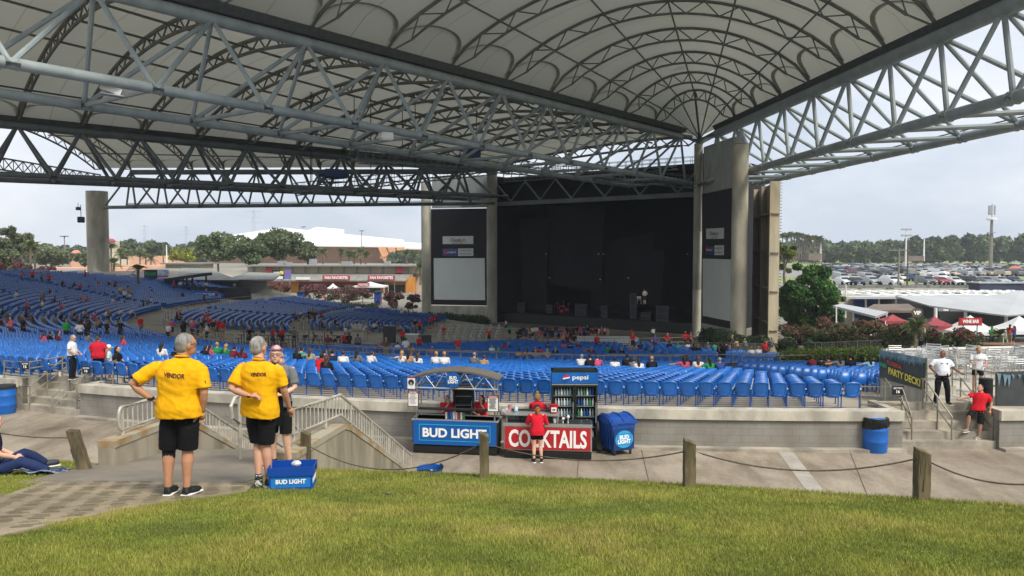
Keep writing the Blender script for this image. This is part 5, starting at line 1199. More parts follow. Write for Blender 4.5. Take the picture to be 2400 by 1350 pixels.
txt_on(f, t, 'PARTY DECK!', 2122, 882, 17, 76, MATS['yellow_text'], .06, 0, bold=.03)
txt_on(f, t, 'ND', 2075, 856, 9, 15, MATS['green_text'], .06, 0, bold=.03); txt_on(f, t, 'FLORIDA', 2100, 855, 9, 34, MATS['orange_text'], .06, 0, bold=.03)
for px, y0, y1 in ((2064, 820, 905), (2117, 829, 930), (2170, 839, 948)): MB().tube(f(px, y1, -.03)-O, f(px, y0-1, -.03)-O, .025, n=6).build('fence_post', M['galv'], t)
def deck_chair_mesh():
    mb = MB(); r = .014
    for s in (-1, 1):
        x = .27*s; mb.path([(x, .25, 0), (x, .24, .62), (x, .2, .66), (x, -.12, .66), (x*.9, -.22, .62)], r, 5); mb.path([(x*.92, -.28, 0), (x*.92, -.2, .42), (x*.9, -.27, .85)], r, 5)
    for z in (.52, .62, .72, .82): mb.tube((-.24, -.23-(z-.5)*.14, z), (.24, -.23-(z-.5)*.14, z), .017, n=5)
    for y in (-.18, -.06, .06, .18): mb.tube((-.25, y, .44), (.25, y, .44), .017, n=5)
    return mb.mesh('deck_chair', M['alu_w'])
dc = deck_chair_mesh(); k = 0
for row, (Y, n) in enumerate(((29.9, 12), (28.6, 9), (27.3, 6))):
    for i in range(n):
        px = lerp(2095, 2480, i/n)+random.uniform(-7, 7) if row < 2 else lerp(2190, 2480, i/n)
        for s in range(2 if (i+row) % 3 else 3):
            o = bpy.data.objects.new('stacked_chair', dc); COL.objects.link(o); p = at(px, 840, Y); o.location = (p.x, p.y, 1.22+.075*s); o.rotation_euler = (0, 0, (row*2.1+i*.9) % 6.28)
            tag(o, 'white aluminium armchair stacked on the party deck, %s row' % (['back', 'middle', 'front'][row]), 'chair', 'white aluminium chairs on the deck, %s row' % (['back', 'middle', 'front'][row]))
root, O = rail_thing('pale pipe railing on the party deck in front of the blonde woman', [[A(2232, 852, 24.6), A(2288, 866, 24.3), A(2334, 874, 24.0)], [A(2232, 888, 24.6), A(2334, 905, 24.0)]], [(A(2232, 925, 24.6), A(2232, 852, 24.6)), (A(2287, 940, 24.3), A(2287, 866, 24.3)), (A(2334, 963, 24.0), A(2334, 873, 24.0))])
t = thing('mesh_screen', 'dark mesh windscreen with white ice pattern at the far right edge', 'screen', at(2335, 960, 23.9)); O = t.location
f = vplane(at(2335, 900, 23.9), at(2460, 900, 23.6)); panel(f, t, 'mesh_cloth', [(2336, 872), (2460, 868), (2460, 961), (2336, 961)], mat('mesh_dark', '#4a4d50', .6, 0, .3, 1.2, col2='#37393c'), 0, .03)
mb = MB()
for i in range(11): x0 = 2338+i*11.5+random.uniform(-3, 3); y0 = 873-i*.3+random.uniform(0, 5); l = random.uniform(8, 30); mb.slab([f(x0, y0, .03)-O, f(x0+random.uniform(6, 12), y0+2, .03)-O, f(x0+7, y0+l*.6, .03)-O, f(x0+4, y0+l, .03)-O, f(x0+2.5, y0+l*.5, .03)-O], .008)
mb.build('ice_pattern', MATS['banner_blue'], t)
o = barrel('dark blue drum behind the rail on the deck, by the mesh screen', 2318, 948, 1.2, .4, .8, m='navy')
o = MB().ball((0, 0, 0), (.04, .025, .02), 8, 5).build('dry_leaf', M['wood'], None); o.location = lawnp(911, 1162)+Vector((0, 0, .03)); tag(o, 'small dry brown leaf lying on the lawn left of the middle post', 'leaf')
LEAFS = {}
def leafm(n, c): return mat('leaf_'+n, c, .75, 0, .10, .8, trans=.25)
PAL = dict(
 oak=[leafm('oak_a', '#6f7d58'), leafm('oak_b', '#84916a'), leafm('oak_c', '#596947')],
 green=[leafm('gr_a', '#3f6a2e'), leafm('gr_b', '#548038'), leafm('gr_c', '#2f5528')],
 lime=[leafm('li_a', '#93993a'), leafm('li_b', '#a5a848'), leafm('li_c', '#7e8a35')],
 grey=[leafm('ge_a', '#727b5d'), leafm('ge_b', '#858c6c'), leafm('ge_c', '#5f6b4d')],
 far=[leafm('fa_a', '#5f6f4f'), leafm('fa_b', '#738259'), leafm('fa_c', '#48573d')],
 hedge=[leafm('he_a', '#31462a'), leafm('he_b', '#415a32'), leafm('he_c', '#283a24')],
 lhedge=[leafm('lh_a', '#6f8438'), leafm('lh_b', '#8a9440'), leafm('lh_c', '#51682f')],
 myrtle=[leafm('my_a', '#53633f'), leafm('my_b', '#67754b'), leafm('my_c', '#5f5a45')],
 brown=[leafm('br_a', '#6b4f4a'), leafm('br_b', '#5b5545'), leafm('br_c', '#7b5457')],
 pink=[leafm('pk_a', '#c2556b'), leafm('pk_b', '#d37486'), leafm('pk_c', '#a83e55')],
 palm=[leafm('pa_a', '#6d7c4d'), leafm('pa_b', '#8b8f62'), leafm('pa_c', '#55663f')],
)
BARK = mat('bark', '#7a6d5c', .9, 0, .2, 4, .3, 20)
def leafcloud(C, S, n, size, flat=.0):
    """n leaves gathered round clump centres C (with radii S) as random quads"""
    C = np.asarray(C, float); S = np.asarray(S, float); k = RNG.integers(0, len(C), n)
    d = RNG.normal(size=(n, 3)); d /= np.linalg.norm(d, axis=1)[:, None]; r = RNG.uniform(.55, 1.06, n)**.7
    P = C[k] + d*S[k]*r[:, None]
    a = RNG.normal(size=(n, 3)); a /= np.linalg.norm(a, axis=1)[:, None]; b = np.cross(a, RNG.normal(size=(n, 3))); b /= np.linalg.norm(b, axis=1)[:, None]
    s = size*RNG.uniform(.6, 1.3, n)[:, None]; a = a*s; b = b*s*.55
    V = np.stack([P-a, P+b, P+a, P-b], 1).reshape(-1, 3); F = np.arange(4*n).reshape(-1, 4); return V, F, k
def tree(label, base, h, rad, pal='oak', n=5000, leaf=.35, trunk=.3, clumps=26, crown=.62, name='tree', cat='tree', group=None, flowers=0, limbs=6, squash=1.0, bark=None):
    base = Vector(base); t = thing(name, label, cat, base, 0, group)
    ch = h*crown; cz = h-ch/2; C = []; S = []
    for i in range(clumps):
        u = RNG.normal(size=3); u /= np.linalg.norm(u); q = RNG.uniform(.35, 1)**.5
        q = q*(1.0+.14*RNG.random()) if i % 3 == 0 else q
        c = np.array([u[0]*rad*.76*q, u[1]*rad*.76*q*squash, cz+u[2]*ch*.40*q]); C.append(c)
        s = rad*RNG.uniform(.22, .38)*min(1, (30/clumps)**.45)*(.7 if i % 3 == 0 else 1); S.append([s, s*squash, s*.72])
    V, F, k = leafcloud(C, S, n, leaf)
    mi = (RNG.integers(0, 3, clumps)[k] if True else 0); mi = np.where(RNG.random(n) < .3, RNG.integers(0, 3, n), mi); ms = list(PAL[pal])
    if flowers:
        top = V.reshape(-1, 4, 3).mean(1)[:, 2]; ft = RNG.random(n) < flowers*np.clip((top-(cz-ch*.1))/(ch*.5), 0, 1); mi = np.where(ft, 3+RNG.integers(0, 3, n), mi); ms += PAL['pink']
    npmesh('crown', V, F, ms, t, mi=mi)
    mb = MB(); th = h-ch*.75
    if name in ('hedge', 'shrub'): 
        for i in range(4): mb.tube((RNG.uniform(-.3, .3)*rad, 0, 0), (C[i][0]*.5, C[i][1]*.5, C[i][2]*.7), trunk, trunk*.5, n=5)
    else:
        wob = [Vector((RNG.uniform(-.1, .1)*trunk*3, RNG.uniform(-.1, .1), z)) for z in (-.3, th*.35, th*.7, th)]; wob[0].x = wob[0].y = 0
        mb.path(wob, [trunk, trunk*.85, trunk*.75, trunk*.6], 8)
        for i in range(limbs):
            c = C[i % clumps]; m_ = Vector((c[0]*.45, c[1]*.45, lerp(th, c[2], .55)))
            mb.path([wob[-1]-Vector((0, 0, th*.1*random.random())), m_, Vector(c)], [trunk*.5, trunk*.32, trunk*.12], 6)
    mb.build('trunk' if name not in ('hedge', 'shrub') else 'stems', bark or BARK, t, True)
    return t
def tree_at(label, px, ybase, ytop, Y, wpx, **kw):
    b = at(px, ybase, Y); h = (ybase-ytop)/1800*Y; return tree(label, b, h, wpx/2/1800*Y, **kw)
def hedge(label, pts, wd, h, pal='hedge', n=3000, leaf=.12):
    P = [Vector(p) for p in pts]; t = thing('hedge', label, 'hedge', P[0]); C = []; S = []
    L_ = sum((b-a).length for a, b in zip(P, P[1:])); k = max(3, int(L_/(wd*.6)))
    for i in range(k):
        u = (i+.5)/k*(len(P)-1); j = int(u); q = P[j].lerp(P[j+1], u-j)-P[0]; C.append([q.x+RNG.uniform(-.1, .1)*wd, q.y, q.z+h*.5]); S.append([wd*.55, wd*.55, h*RNG.uniform(.5, .62)])
    V, F, kk = leafcloud(C, S, n, leaf); npmesh('foliage', V, F, PAL[pal], t, mi=RNG.integers(0, 3, n))
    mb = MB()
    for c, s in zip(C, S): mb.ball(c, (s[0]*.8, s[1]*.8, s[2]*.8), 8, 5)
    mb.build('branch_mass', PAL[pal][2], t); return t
def frond_mesh(L_, droop, n=7):
    V = []; F = []
    for s in (-1, 1):
        for i in range(n*2):
            u = (i+.5)/(n*2); x = L_*u; z = math.sin(u*2.2)*L_*.28-droop*u*u*L_; w = L_*.34*math.sin(PI*min(1, u*.9+.12))
            k = len(V); V += [(x-.02*L_, 0, z), (x+.05*L_, 0, z-.01), (x+.12*L_, s*w, z-.18*w-.12*L_*u), (x+.09*L_, s*w, z-.22*w-.12*L_*u)]; F.append((k, k+1, k+2, k+3))
    return np.array(V), np.array(F)
def palm(label, base, h, L_=1.8, n=26, tr=.18, group=None, skirt=True):
    base = Vector(base); t = thing('palm_tree', label, 'palm tree', base, 0, group); V = []; F = []; o = 0; mi = []
    for i in range(n):
        v, f = frond_mesh(L_*random.uniform(.85, 1.1), random.uniform(.2, 1.1)); e = random.uniform(-.5, 1.15) if i > 5 else random.uniform(.9, 1.4); a = i*2.4+random.random()*.4
        x = v[:, 0]*math.cos(e)-v[:, 2]*math.sin(e)*.6; z = v[:, 0]*math.sin(e)+v[:, 2]*.8
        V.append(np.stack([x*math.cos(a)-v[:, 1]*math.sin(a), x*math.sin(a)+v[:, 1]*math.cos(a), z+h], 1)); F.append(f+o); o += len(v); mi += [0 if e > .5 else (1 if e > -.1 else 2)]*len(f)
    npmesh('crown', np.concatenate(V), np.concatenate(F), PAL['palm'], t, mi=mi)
    pts = [Vector((0, 0, -.3)), Vector((random.uniform(-.1, .1), 0, h*.5)), Vector((0, 0, h))]
    MB().path(pts, [tr*1.25, tr*.95, tr*.9], 8).build('trunk', BARK, t, True); return t
def palm_at(label, px, yb, yt, Y, **kw): return palm(label, at(px, yb, Y), (yb-yt)/1800*Y*.86, **kw)
def treeline(label, spec, n, leaf, pal):
    C = []; S = []
    for (px0, px1, ytop0, ytop1, yb, Y) in spec:
        px = px0
        while px < px1:
            u = (px-px0)/(px1-px0); yt = lerp(ytop0, ytop1, u)+RNG.uniform(-3.5, 5); w = RNG.uniform(22, 46); b = at(px, yb, Y); p = at(px, yt, Y+RNG.uniform(-18, 18)); r = w/2/1800*Y
            zz = max(b.z, -1); H = p.z-zz
            for q in range(4): C.append([p.x+RNG.uniform(-.6, .6)*r, p.y+RNG.uniform(-.5, .5)*r, zz+H*(.2+.19*q)]); S.append([r*RNG.uniform(.7, 1.05), r*.8, H*.24])
            px += w*.62
    V, F, k = leafcloud(C, S, n, leaf); kk = RNG.integers(0, 3, len(C))[k]; kk = np.where(RNG.random(n) < .3, RNG.integers(0, 3, n), kk)
    o = npmesh('distant_wood', V, F, PAL[pal], mi=kk); tag(o, label, 'wood', kind='stuff')
    mb = MB()
    for c, s in zip(C, S): mb.ball(c, (s[0]*.78, s[1]*.78, s[2]*.85), 7, 5)
    return o
treeline('continuous band of trees along the horizon on the right behind the car park', [(1830, 2180, 566, 566, 612, 430), (2150, 2460, 556, 550, 612, 400), (1900, 2100, 575, 578, 612, 400)], 26000, 1.5, 'far')
treeline('band of trees along the horizon on the left beyond the far buildings', [(-60, 250, 570, 578, 615, 420), (250, 480, 572, 572, 615, 400), (930, 1000, 590, 592, 615, 420)], 15000, 1.5, 'far')
for i, (px, yb, yt, Y, w, kw) in enumerate([
 (512, 650, 548, 215, 120, dict(pal='oak', n=6500, leaf=.5, clumps=30)), (655, 650, 541, 210, 150, dict(pal='oak', n=8500, leaf=.5, clumps=36)), (585, 652, 556, 205, 120, dict(pal='oak', n=6500, leaf=.5, clumps=30)), (722, 640, 566, 220, 60, dict(pal='grey', n=2800, leaf=.45)),
 (436, 640, 580, 250, 75, dict(pal='lime', n=3000, leaf=.5)), (300, 640, 562, 330, 80, dict(pal='far', n=3000, leaf=.9)), (362, 640, 568, 330, 90, dict(pal='far', n=3000, leaf=.9)),
 (18, 650, 522, 150, 62, dict(pal='grey', n=3500, leaf=.3, clumps=20)), (56, 650, 540, 160, 70, dict(pal='grey', n=3500, leaf=.3, clumps=22)), (120, 640, 578, 190, 110, dict(pal='grey', n=4500, leaf=.35, clumps=24)), (10, 650, 580, 140, 90, dict(pal='grey', n=4000, leaf=.3, clumps=24)), (200, 640, 592, 230, 60, dict(pal='far', n=2000, leaf=.5))]):
    lab = ['broad grey green oak left of the white roofed arena', 'largest broad oak in front of the white arena roof', 'oak between the two biggest oaks before the arena', 'pale tree at the right flank of the big oaks', 'yellow green tree left of the big oaks', 'rounded dark tree right of the left column', 'second rounded dark tree right of the left column', 'tall wispy tree at the upper left edge', 'wispy grey green tree second from the left edge', 'bushy tree between the palms and the pink gateway', 'low full tree at the left edge behind the seats', 'small dark tree just left of the thick column'][i]
    tree_at(lab, px, yb, yt, Y, w, trunk=.35, squash=.8, **kw)
tree_at('large dense green tree right of the beige fin wall', 1892, 815, 598, 88, 168, pal='green', n=24000, leaf=.20, clumps=90, crown=.93, trunk=.35)
tree_at('lower green bushy tree right of the large dense green tree', 1948, 800, 668, 84, 70, pal='green', n=6000, leaf=.2, clumps=34, crown=.9, trunk=.2)
tree_at('yellow green tree top showing above the big green tree', 1838, 700, 556, 130, 62, pal='lhedge', n=4000, leaf=.3, clumps=16)
myr = [(1862, 846, 752, 62, 95), (1935, 850, 742, 60, 110), (2000, 845, 742, 58, 90), (2052, 850, 748, 55, 100), (2115, 842, 752, 52, 90), (2250, 838, 768, 50, 110), (2190, 838, 770, 52, 60)]
mlab = ['flowering myrtle right beside the fin wall', 'flowering myrtle below the big green tree, left of the pale canopy', 'flowering myrtle below the pale grey canopy', 'flowering myrtle left of the party deck banner', 'flowering myrtle behind the party deck banner', 'flowering myrtle below the wine bar sign', 'small flowering myrtle left of the wine bar sign']
for (px, yb, yt, Y, w), lab in zip(myr, mlab): tree_at(lab, px, yb, yt, Y, w, pal='myrtle', n=5200, leaf=.10, trunk=.06, clumps=26, crown=.72, flowers=.26, group='pink flowering myrtles on the right', limbs=9)
mid = [(648, 712, 658, 150, 80, 'reddish flowering tree before the billboard'), (735, 718, 662, 145, 75, 'reddish flowering tree left of the small white tent'), (812, 722, 668, 140, 85, 'reddish flowering tree before the cocktails tent'), (850, 716, 672, 150, 45, 'small reddish tree under the cocktails tent'), (925, 738, 678, 135, 60, 'brown flowering tree left of the left column'), (968, 740, 684, 130, 45, 'brown tree against the left column'), (50, 652, 612, 125, 60, 'reddish bush at the left edge above the seats'), (108, 652, 625, 128, 50, 'reddish bush left of the blue beer truck'), (5, 652, 610, 120, 26, 'red leaved bush at the very left edge'), (782, 716, 676, 150, 40, 'small green tree by the small white tent')]
for px, yb, yt, Y, w, lab in mid: tree_at(lab, px, yb, yt, Y, w, pal='brown' if 'green' not in lab else 'oak', n=2600, leaf=.18, trunk=.08, clumps=16, crown=.75, group='small flowering trees beyond the seats', flowers=.18 if 'green' not in lab else 0)
def hpt(px, py, Y): return at(px, py, Y)
hedge('dark hedge below the left video screen', [hpt(1002, 757, 121), hpt(1140, 768, 113)], 2.0, 1.7, 'hedge', 3500, .16)
hedge('dark hedge below the right video screen', [hpt(1648, 808, 88), hpt(1715, 820, 76)], 1.8, 1.9, 'hedge', 3000, .14)
hedge('dark hedge between the right column and the fin wall', [hpt(1722, 822, 75), hpt(1800, 828, 73)], 1.5, 1.6, 'hedge', 2500, .13)
hedge('clipped green hedge behind the far small block of seats', [hpt(700, 724, 132), hpt(800, 730, 128), hpt(870, 738, 124)], 2.4, 1.6, 'hedge', 3500, .16)
hedge('yellow green hedge in front of the orange wall', [hpt(590, 708, 140), hpt(690, 708, 140)], 2.2, 1.1, 'lhedge', 2500, .16)
hedge('bright hedge on the garden wall left of the left column', [hpt(815, 738, 126), hpt(880, 724, 128)], 1.8, 1.0, 'lhedge', 2000, .14)
hedge('low green planting behind the right hand seats', [hpt(1865, 852, 50), hpt(1960, 852, 46), hpt(2060, 850, 42)], 2.6, .9, 'lhedge', 4500, .10)
hedge('dark green bushes behind the left concession roof', [hpt(-20, 652, 118), hpt(60, 655, 118)], 2.5, 1.2, 'lhedge', 1800, .16)
hedge('hedge beyond the right fence below the myrtles', [hpt(1835, 832, 60), hpt(2060, 828, 58)], 2.0, 1.3, 'hedge', 4500, .12)
for px, yb, yt, Y, lab in [(72, 650, 566, 150, 'left one of the twin palms at upper left'), (83, 650, 570, 152, 'right one of the twin palms at upper left'), (262, 650, 572, 190, 'palm just right of the thick column'), (268, 655, 612, 150, 'short thick palm right of the column'), (283, 645, 588, 240, 'second palm right of the thick column'), (299, 645, 590, 250, 'third palm right of the thick column'), (328, 625, 598, 260, 'palm before the pink building, left one'), (342, 625, 600, 260, 'palm before the pink building, middle one'), (354, 625, 606, 250, 'little palm before the pink building, right one'),
 (742, 625, 590, 260, 'palm before the arena, left pair, left one'), (757, 625, 588, 260, 'palm before the arena, left pair, right one'), (800, 625, 588, 255, 'palm before the arena middle, first'), (818, 625, 594, 250, 'palm before the arena middle, second'), (830, 625, 597, 250, 'palm before the arena middle, third'), (846, 625, 588, 255, 'palm before the arena middle, fourth'), (857, 628, 596, 250, 'palm before the arena middle, fifth'), (952, 625, 592, 255, 'palm near the right end of the arena'), (970, 628, 597, 255, 'palm nearest the left screen column'), (985, 665, 622, 170, 'palm partly hidden by the left column'), (325, 680, 625, 112, 'thin young palm before the dark buildings')]:
    palm_at(lab, px, yb, yt, Y, L_=.5 + Y/130, n=20, tr=.22, group='palms beyond the left seats')
for i in range(15):
    px = 1833+i*6.6+RNG.uniform(-2, 2); palm_at('tall thin palm in the row at the far left of the car park', px, 612, 545+abs(i-3)*1.1+RNG.uniform(-2, 3), 330, L_=2.6, n=16, tr=.25, group='tall palms in a row beyond the car park')
for px, yt, lab in ((2145, 758, 'bushy green palm left of the wine bar'), (2340, 778, 'dark feathery palm before the white tents')): palm_at(lab, px, 840, yt, 50, L_=.95 if px < 2300 else .65, n=30, tr=.1)
def boxb(t, name, x0, x1, y0, y1, Y, dep, m, ybz=None):
    """wall block: front face spans the pixel box at depth Y"""
    a = at(x0, y1, Y); b = at(x1, y0, Y); O = t.location
    return MB().box(((a.x+b.x)/2-O.x, Y+dep/2-O.y, (a.z+b.z)/2-O.z), (abs(b.x-a.x), dep, abs(b.z-a.z))).build(name, m, t)
def poly(t, name, pts, m, th=.25):
    P = [at(*p)-t.location for p in pts]; n = Vector((0, 0, 0))
    for i in range(len(P)): n += P[i].cross(P[(i+1) % len(P)])
    c = sum(P, Vector())/len(P)+t.location
    if n.dot(EYE-c) < 0: P = P[::-1]
    return MB().slab(P, th).build(name, m, t)
mat('roof_white', '#f1f1ef', .5, 0, .02, .05); mat('arena_pink', '#d9a484', .8, 0, .05, .08); mat('arena_fin', '#c08a5f', .8, 0, .08, .2); mat('beige_wall', '#b7ab97', .8, 0, .06, .3); mat('grey_roof', '#8b8c86', .7, 0, .08, .3, stretch=(3, 1, 1)); mat('orange_wall', '#c98838', .7, 0, .08, .4)
mat('dark_wall', '#55534f', .7, 0, .08, .4); mat('pink_wall', '#dfae90', .8, 0, .06, .1); mat('metal_roof', '#b9bbbb', .4, .2, .05, .3); mat('brown_roof', '#76695f', .8, 0, .1, .5); mat('tent_white', '#f3f4f4', .6, 0, .02, .5, trans=.3); mat('sign_pinkred', '#b23a4c', .5, 0, .05, 1)
t = thing('arena', 'huge far arena with white roof and salmon walls behind the oaks', 'building', at(760, 620, 430)); Y = 430
poly(t, 'roof', [(457, 574, Y), (470, 561, Y+40), (660, 533.5, Y+60), (945, 562, Y+40), (950, 577, Y), (712, 574, Y-10)], MATS['roof_white'], .8)
poly(t, 'roof_lower', [(930, 566, Y+30), (1000, 571, Y+30), (1000, 582, Y), (944, 581, Y)], MATS['roof_white'], .8)
poly(t, 'cupola', [(722, 540, Y+20), (742, 532, Y+22), (806, 538, Y+22), (806, 549, Y+20), (728, 545, Y+20)], MATS['roof_white'], .8)
boxb(t, 'wall', 455, 948, 573, 640, Y+8, 60, MATS['arena_pink']); boxb(t, 'wall', 948, 1010, 581, 640, Y+8, 40, MATS['arena_pink'])
for i in range(3): x = 886+i*21; poly(t, 'slanted_fin', [(x, 580, Y-4), (x+18, 580, Y-4), (x+36, 618, Y-10), (x+16, 618, Y-10)], MATS['arena_fin'], 3); boxb(t, 'fin_shade_box', x+4, x+20, 601, 606, Y-13, 2, MATS['arena_fin'])
t = thing('concession_building', 'long beige and grey concession building with two red signs and orange walls', 'building', at(770, 692, 185)); Y = 185
boxb(t, 'upper_wall', 580, 985, 625, 641, Y+6, 8, MATS['beige_wall']); boxb(t, 'roof_slab', 574, 990, 621.5, 624.5, Y+4, 12, MATS['grey_roof'])
for i in range(13): x = 592+i*30.3; boxb(t, 'pilaster', x, x+3, 625, 640, Y+5.6, .5, MATS['grey_roof'])
poly(t, 'sloped_roof', [(560, 656.5, Y), (950, 657.5, Y), (967, 641, Y+6), (562, 639.5, Y+6)], MATS['grey_roof'], .3)
boxb(t, 'wall', 575, 952, 657.5, 695, Y+2.5, 5, MATS['orange_wall']); boxb(t, 'dark_counter_opening', 700, 890, 669, 690, Y+2.3, .3, M['black']); boxb(t, 'dark_counter_opening', 906, 948, 668, 690, Y+2.3, .3, M['black'])
boxb(t, 'red_fascia', 700, 900, 659, 668, Y+2.2, .3, mat('brick_red', '#8e3f32', .7)); boxb(t, 'end_wall', 951, 968, 650, 695, Y+2, 6, MATS['orange_wall']); boxb(t, 'rear_wall', 968, 1005, 640, 700, Y+8, 5, MATS['beige_wall'])
for x0, x1 in ((756, 820), (862, 926)): boxb(t, 'red_sign', x0, x1, 645.5, 656, Y-.3, .3, MATS['sign_pinkred']); p = at((x0+x1)/2, 650.8, Y-.6); text('FAN FAVORITES', .72, M['wht_t'], t, p-t.location, w=(x1-x0-10)/1800*Y, bold=.03)
for x0, x1 in ((592, 623), (694, 726)): boxb(t, 'pale_sign', x0, x1, 649.5, 655.5, Y-.3, .3, MATS['paper'])
for x0, x1, y0 in ((651, 664, 612), (669, 678, 614.5), (800, 820, 613), (900, 912, 612), (725, 736, 607)): boxb(t, 'rooftop_unit', x0, x1, y0, 622, Y+7, 3, M['alu'])
boxb(t, 'rooftop_sign', 622, 640, 628, 637, Y+5, .3, MATS['sign_pinkred']); boxb(t, 'rooftop_sign', 928, 946, 628, 639, Y+5, .3, MATS['sign_pinkred'])
t = thing('billboard', 'billboard with yellow and white lettering and a purple poster beside it', 'billboard', at(658, 690, 170)); Y = 170
boxb(t, 'black_panel', 637.5, 665, 633, 655, Y, .3, M['black']); boxb(t, 'poster', 666, 681, 632.5, 654, Y, .3, mat('poster', '#8a5aa0', .5, 0, .4, 1.2, col2='#3f7fc0', lo=.45, hi=.55)); p = at(648, 640, Y-.2); text('$400', .62, M['wht_t'], t, p-t.location, bold=.04)
boxb(t, 'yellow_block', 656, 664, 635, 643, Y-.1, .1, MATS['yellow_text']); boxb(t, 'white_block', 640, 663, 647, 654, Y-.1, .1, M['white'])
for x in (660, 679): MB().tube(at(x, 655, Y+.3)-t.location, at(x, 690, Y+.3)-t.location, .12, n=6).build('pole', M['galv'], t)
def tent(label, x0, x1, ye, yp, yb, Y, m='tent_white', name='canopy_tent', dep=None):
    a = at(x0, ye, Y); b = at(x1, ye, Y); t = thing(name, label, 'tent', (a.x, Y, at(x0, yb, Y).z)); O = t.location; w_ = b.x-a.x; d_ = dep or w_*.8; H = a.z-O.z; hp_ = at(x0, yp, Y).z-O.z
    mb = MB(); ap = (w_/2, d_/2, hp_); n = 4; cr_ = [(0, 0), (w_, 0), (w_, d_), (0, d_)]; vs = []; fs = []
    for (q0, q1) in zip(cr_, cr_[1:]+cr_[:1]):
        k = len(vs); 
        for s in range(5):
            u = s/4; zz = H+(hp_-H)*(u**1.5); vs += [(lerp(q0[0], ap[0], u), lerp(q0[1], ap[1], u), zz), (lerp(q1[0], ap[0], u), lerp(q1[1], ap[1], u), zz)]
        fs += [(k+2*s, k+2*s+1, k+2*s+3, k+2*s+2) for s in range(4)]
        k = len(vs); vs += [(q0[0], q0[1], H), (q1[0], q1[1], H), (q1[0], q1[1], H-.3), (q0[0], q0[1], H-.3)]; fs.append((k, k+1, k+2, k+3))
    mb.add(vs, fs); mb.build('canopy', MATS[m] if isinstance(m, str) else m, t)
    for x, y in cr_: MB().tube((x, y, 0), (x, y, H), .05, n=6).build('leg', M['white'], t)
    return t
tent('white tent carrying a cocktails sign before the concession building', 825, 900, 671, 661, 690, 160); t = thing('tent_sign', 'red cocktails sign on the distant white tent', 'sign', at(852, 667, 159.5)); MB().box((0, 0, 0), (2.5, .1, .75)).build('board', MATS['sign_pinkred'], t); text('COCKTAILS', .45, M['wht_t'], t, (0, -.08, 0), w=2.1, bold=.03)
tent('small white peaked tent between the flowering trees', 767, 790, 674, 664, 692, 158)
for x0, x1, lab in ((697, 708, 'blue portable kiosk left of the flowering trees'), (877, 892, 'blue portable kiosk near the left column')):
    t = thing('kiosk', lab, 'kiosk', at(x0, 715, 140)); boxb(t, 'body', x0, x1, 685, 715, 140, 1.5, M['bluebin']); boxb(t, 'roof', x0-1, x1+1, 683, 686, 139.8, 1.9, M['dgrey'])
t = thing('concession_building', 'dark walled building with grey gable roofs behind the far left seats', 'building', at(440, 690, 122)); Y = 128
boxb(t, 'clerestory_wall', 388, 470, 619, 630, Y+12, 6, mat('clerestory', '#c9c3a6', .8)); boxb(t, 'clerestory_roof', 375, 477, 616.5, 619.5, Y+11, 8, MATS['grey_roof'])
poly(t, 'roof', [(268, 657, Y-4), (405, 656, Y-4), (440, 629, Y+8), (355, 629, Y+8)], MATS['grey_roof']); poly(t, 'roof', [(400, 656, Y-4), (560, 656, Y-4), (490, 629, Y+8), (425, 628, Y+8)], MATS['grey_roof']); poly(t, 'roof', [(525, 655, Y-3), (640, 655, Y-3), (660, 640, Y+8), (585, 638, Y+8)], MATS['grey_roof'])
boxb(t, 'wall', 290, 375, 655, 700, Y-6, 5, MATS['dark_wall']); boxb(t, 'wall', 375, 590, 656, 705, Y-3, 8, MATS['dark_wall']); boxb(t, 'blue_door', 466, 478, 660, 672, Y-3.2, .2, M['bluebin']); boxb(t, 'vent', 546, 552, 664, 671, Y-3.2, .2, M['alu'])
t = thing('pavilion', 'black open sided pavilion with a sloping roof above the left seats', 'pavilion', at(440, 690, 117)); Y = 117
poly(t, 'roof', [(384, 656, Y), (497, 641, Y-2), (497, 638.5, Y+4), (448, 640, Y+7)], M['dgrey']); poly(t, 'roof_underside', [(384, 657, Y), (497, 642, Y-2), (493, 644, Y+5), (400, 656, Y+6)], M['black'])
for x, y0 in ((389, 656), (413, 653), (438, 650), (451, 648), (483, 645)): MB().tube(at(x, y0, Y+1)-t.location, at(x, 690, Y+1)-t.location, .14, n=6).build('post', M['black'], t)
boxb(t, 'deck_fence', 385, 510, 672, 682, Y-1, .2, M['black'])
t = thing('party_banner', 'blue banner along the fence at the end of the far left seats', 'banner', at(480, 700, 113)); boxb(t, 'cloth', 448, 510, 682, 698.5, 113, .15, mat('banner_bl', '#1f6fc4', .5, 0, .06, 1)); p = at(478, 690, 112.7); text('THE PARTY ZONE', .38, M['wht_t'], t, p-t.location, w=3.2, bold=.03)
MB().ball(at(505, 690, 112.8)-t.location, (.25, .08, .25), 10, 6).build('roundel', M['red'], t)
t = thing('sign_board', 'green and black snack sign with a poster beside it on the left roof', 'sign', at(355, 652, 118)); boxb(t, 'board', 338, 368, 632, 652, 118, .2, mat('sign_black', '#1f2a25', .5)); boxb(t, 'poster', 369, 394, 632, 650, 118, .2, mat('poster2', '#9fb6d6', .5, 0, .3, 1.5, col2='#d9dfea', lo=.46, hi=.54)); p = at(353, 642, 117.8); text('PISTACHIO', .45, MATS['green_text'], t, p-t.location, w=1.7, bold=.02)
boxb(t, 'red_stripe', 369, 394, 647, 650, 117.9, .1, M['red']); boxb(t, 'blue_notice', 306, 317, 643, 652, 121, .2, M['bluebin'])
t = thing('screen_wall', 'dark mesh screen wall with stair rails right of the blue banner', 'wall', at(550, 705, 116)); boxb(t, 'mesh', 511, 588, 674, 706, 117, .2, M['dgrey']); 
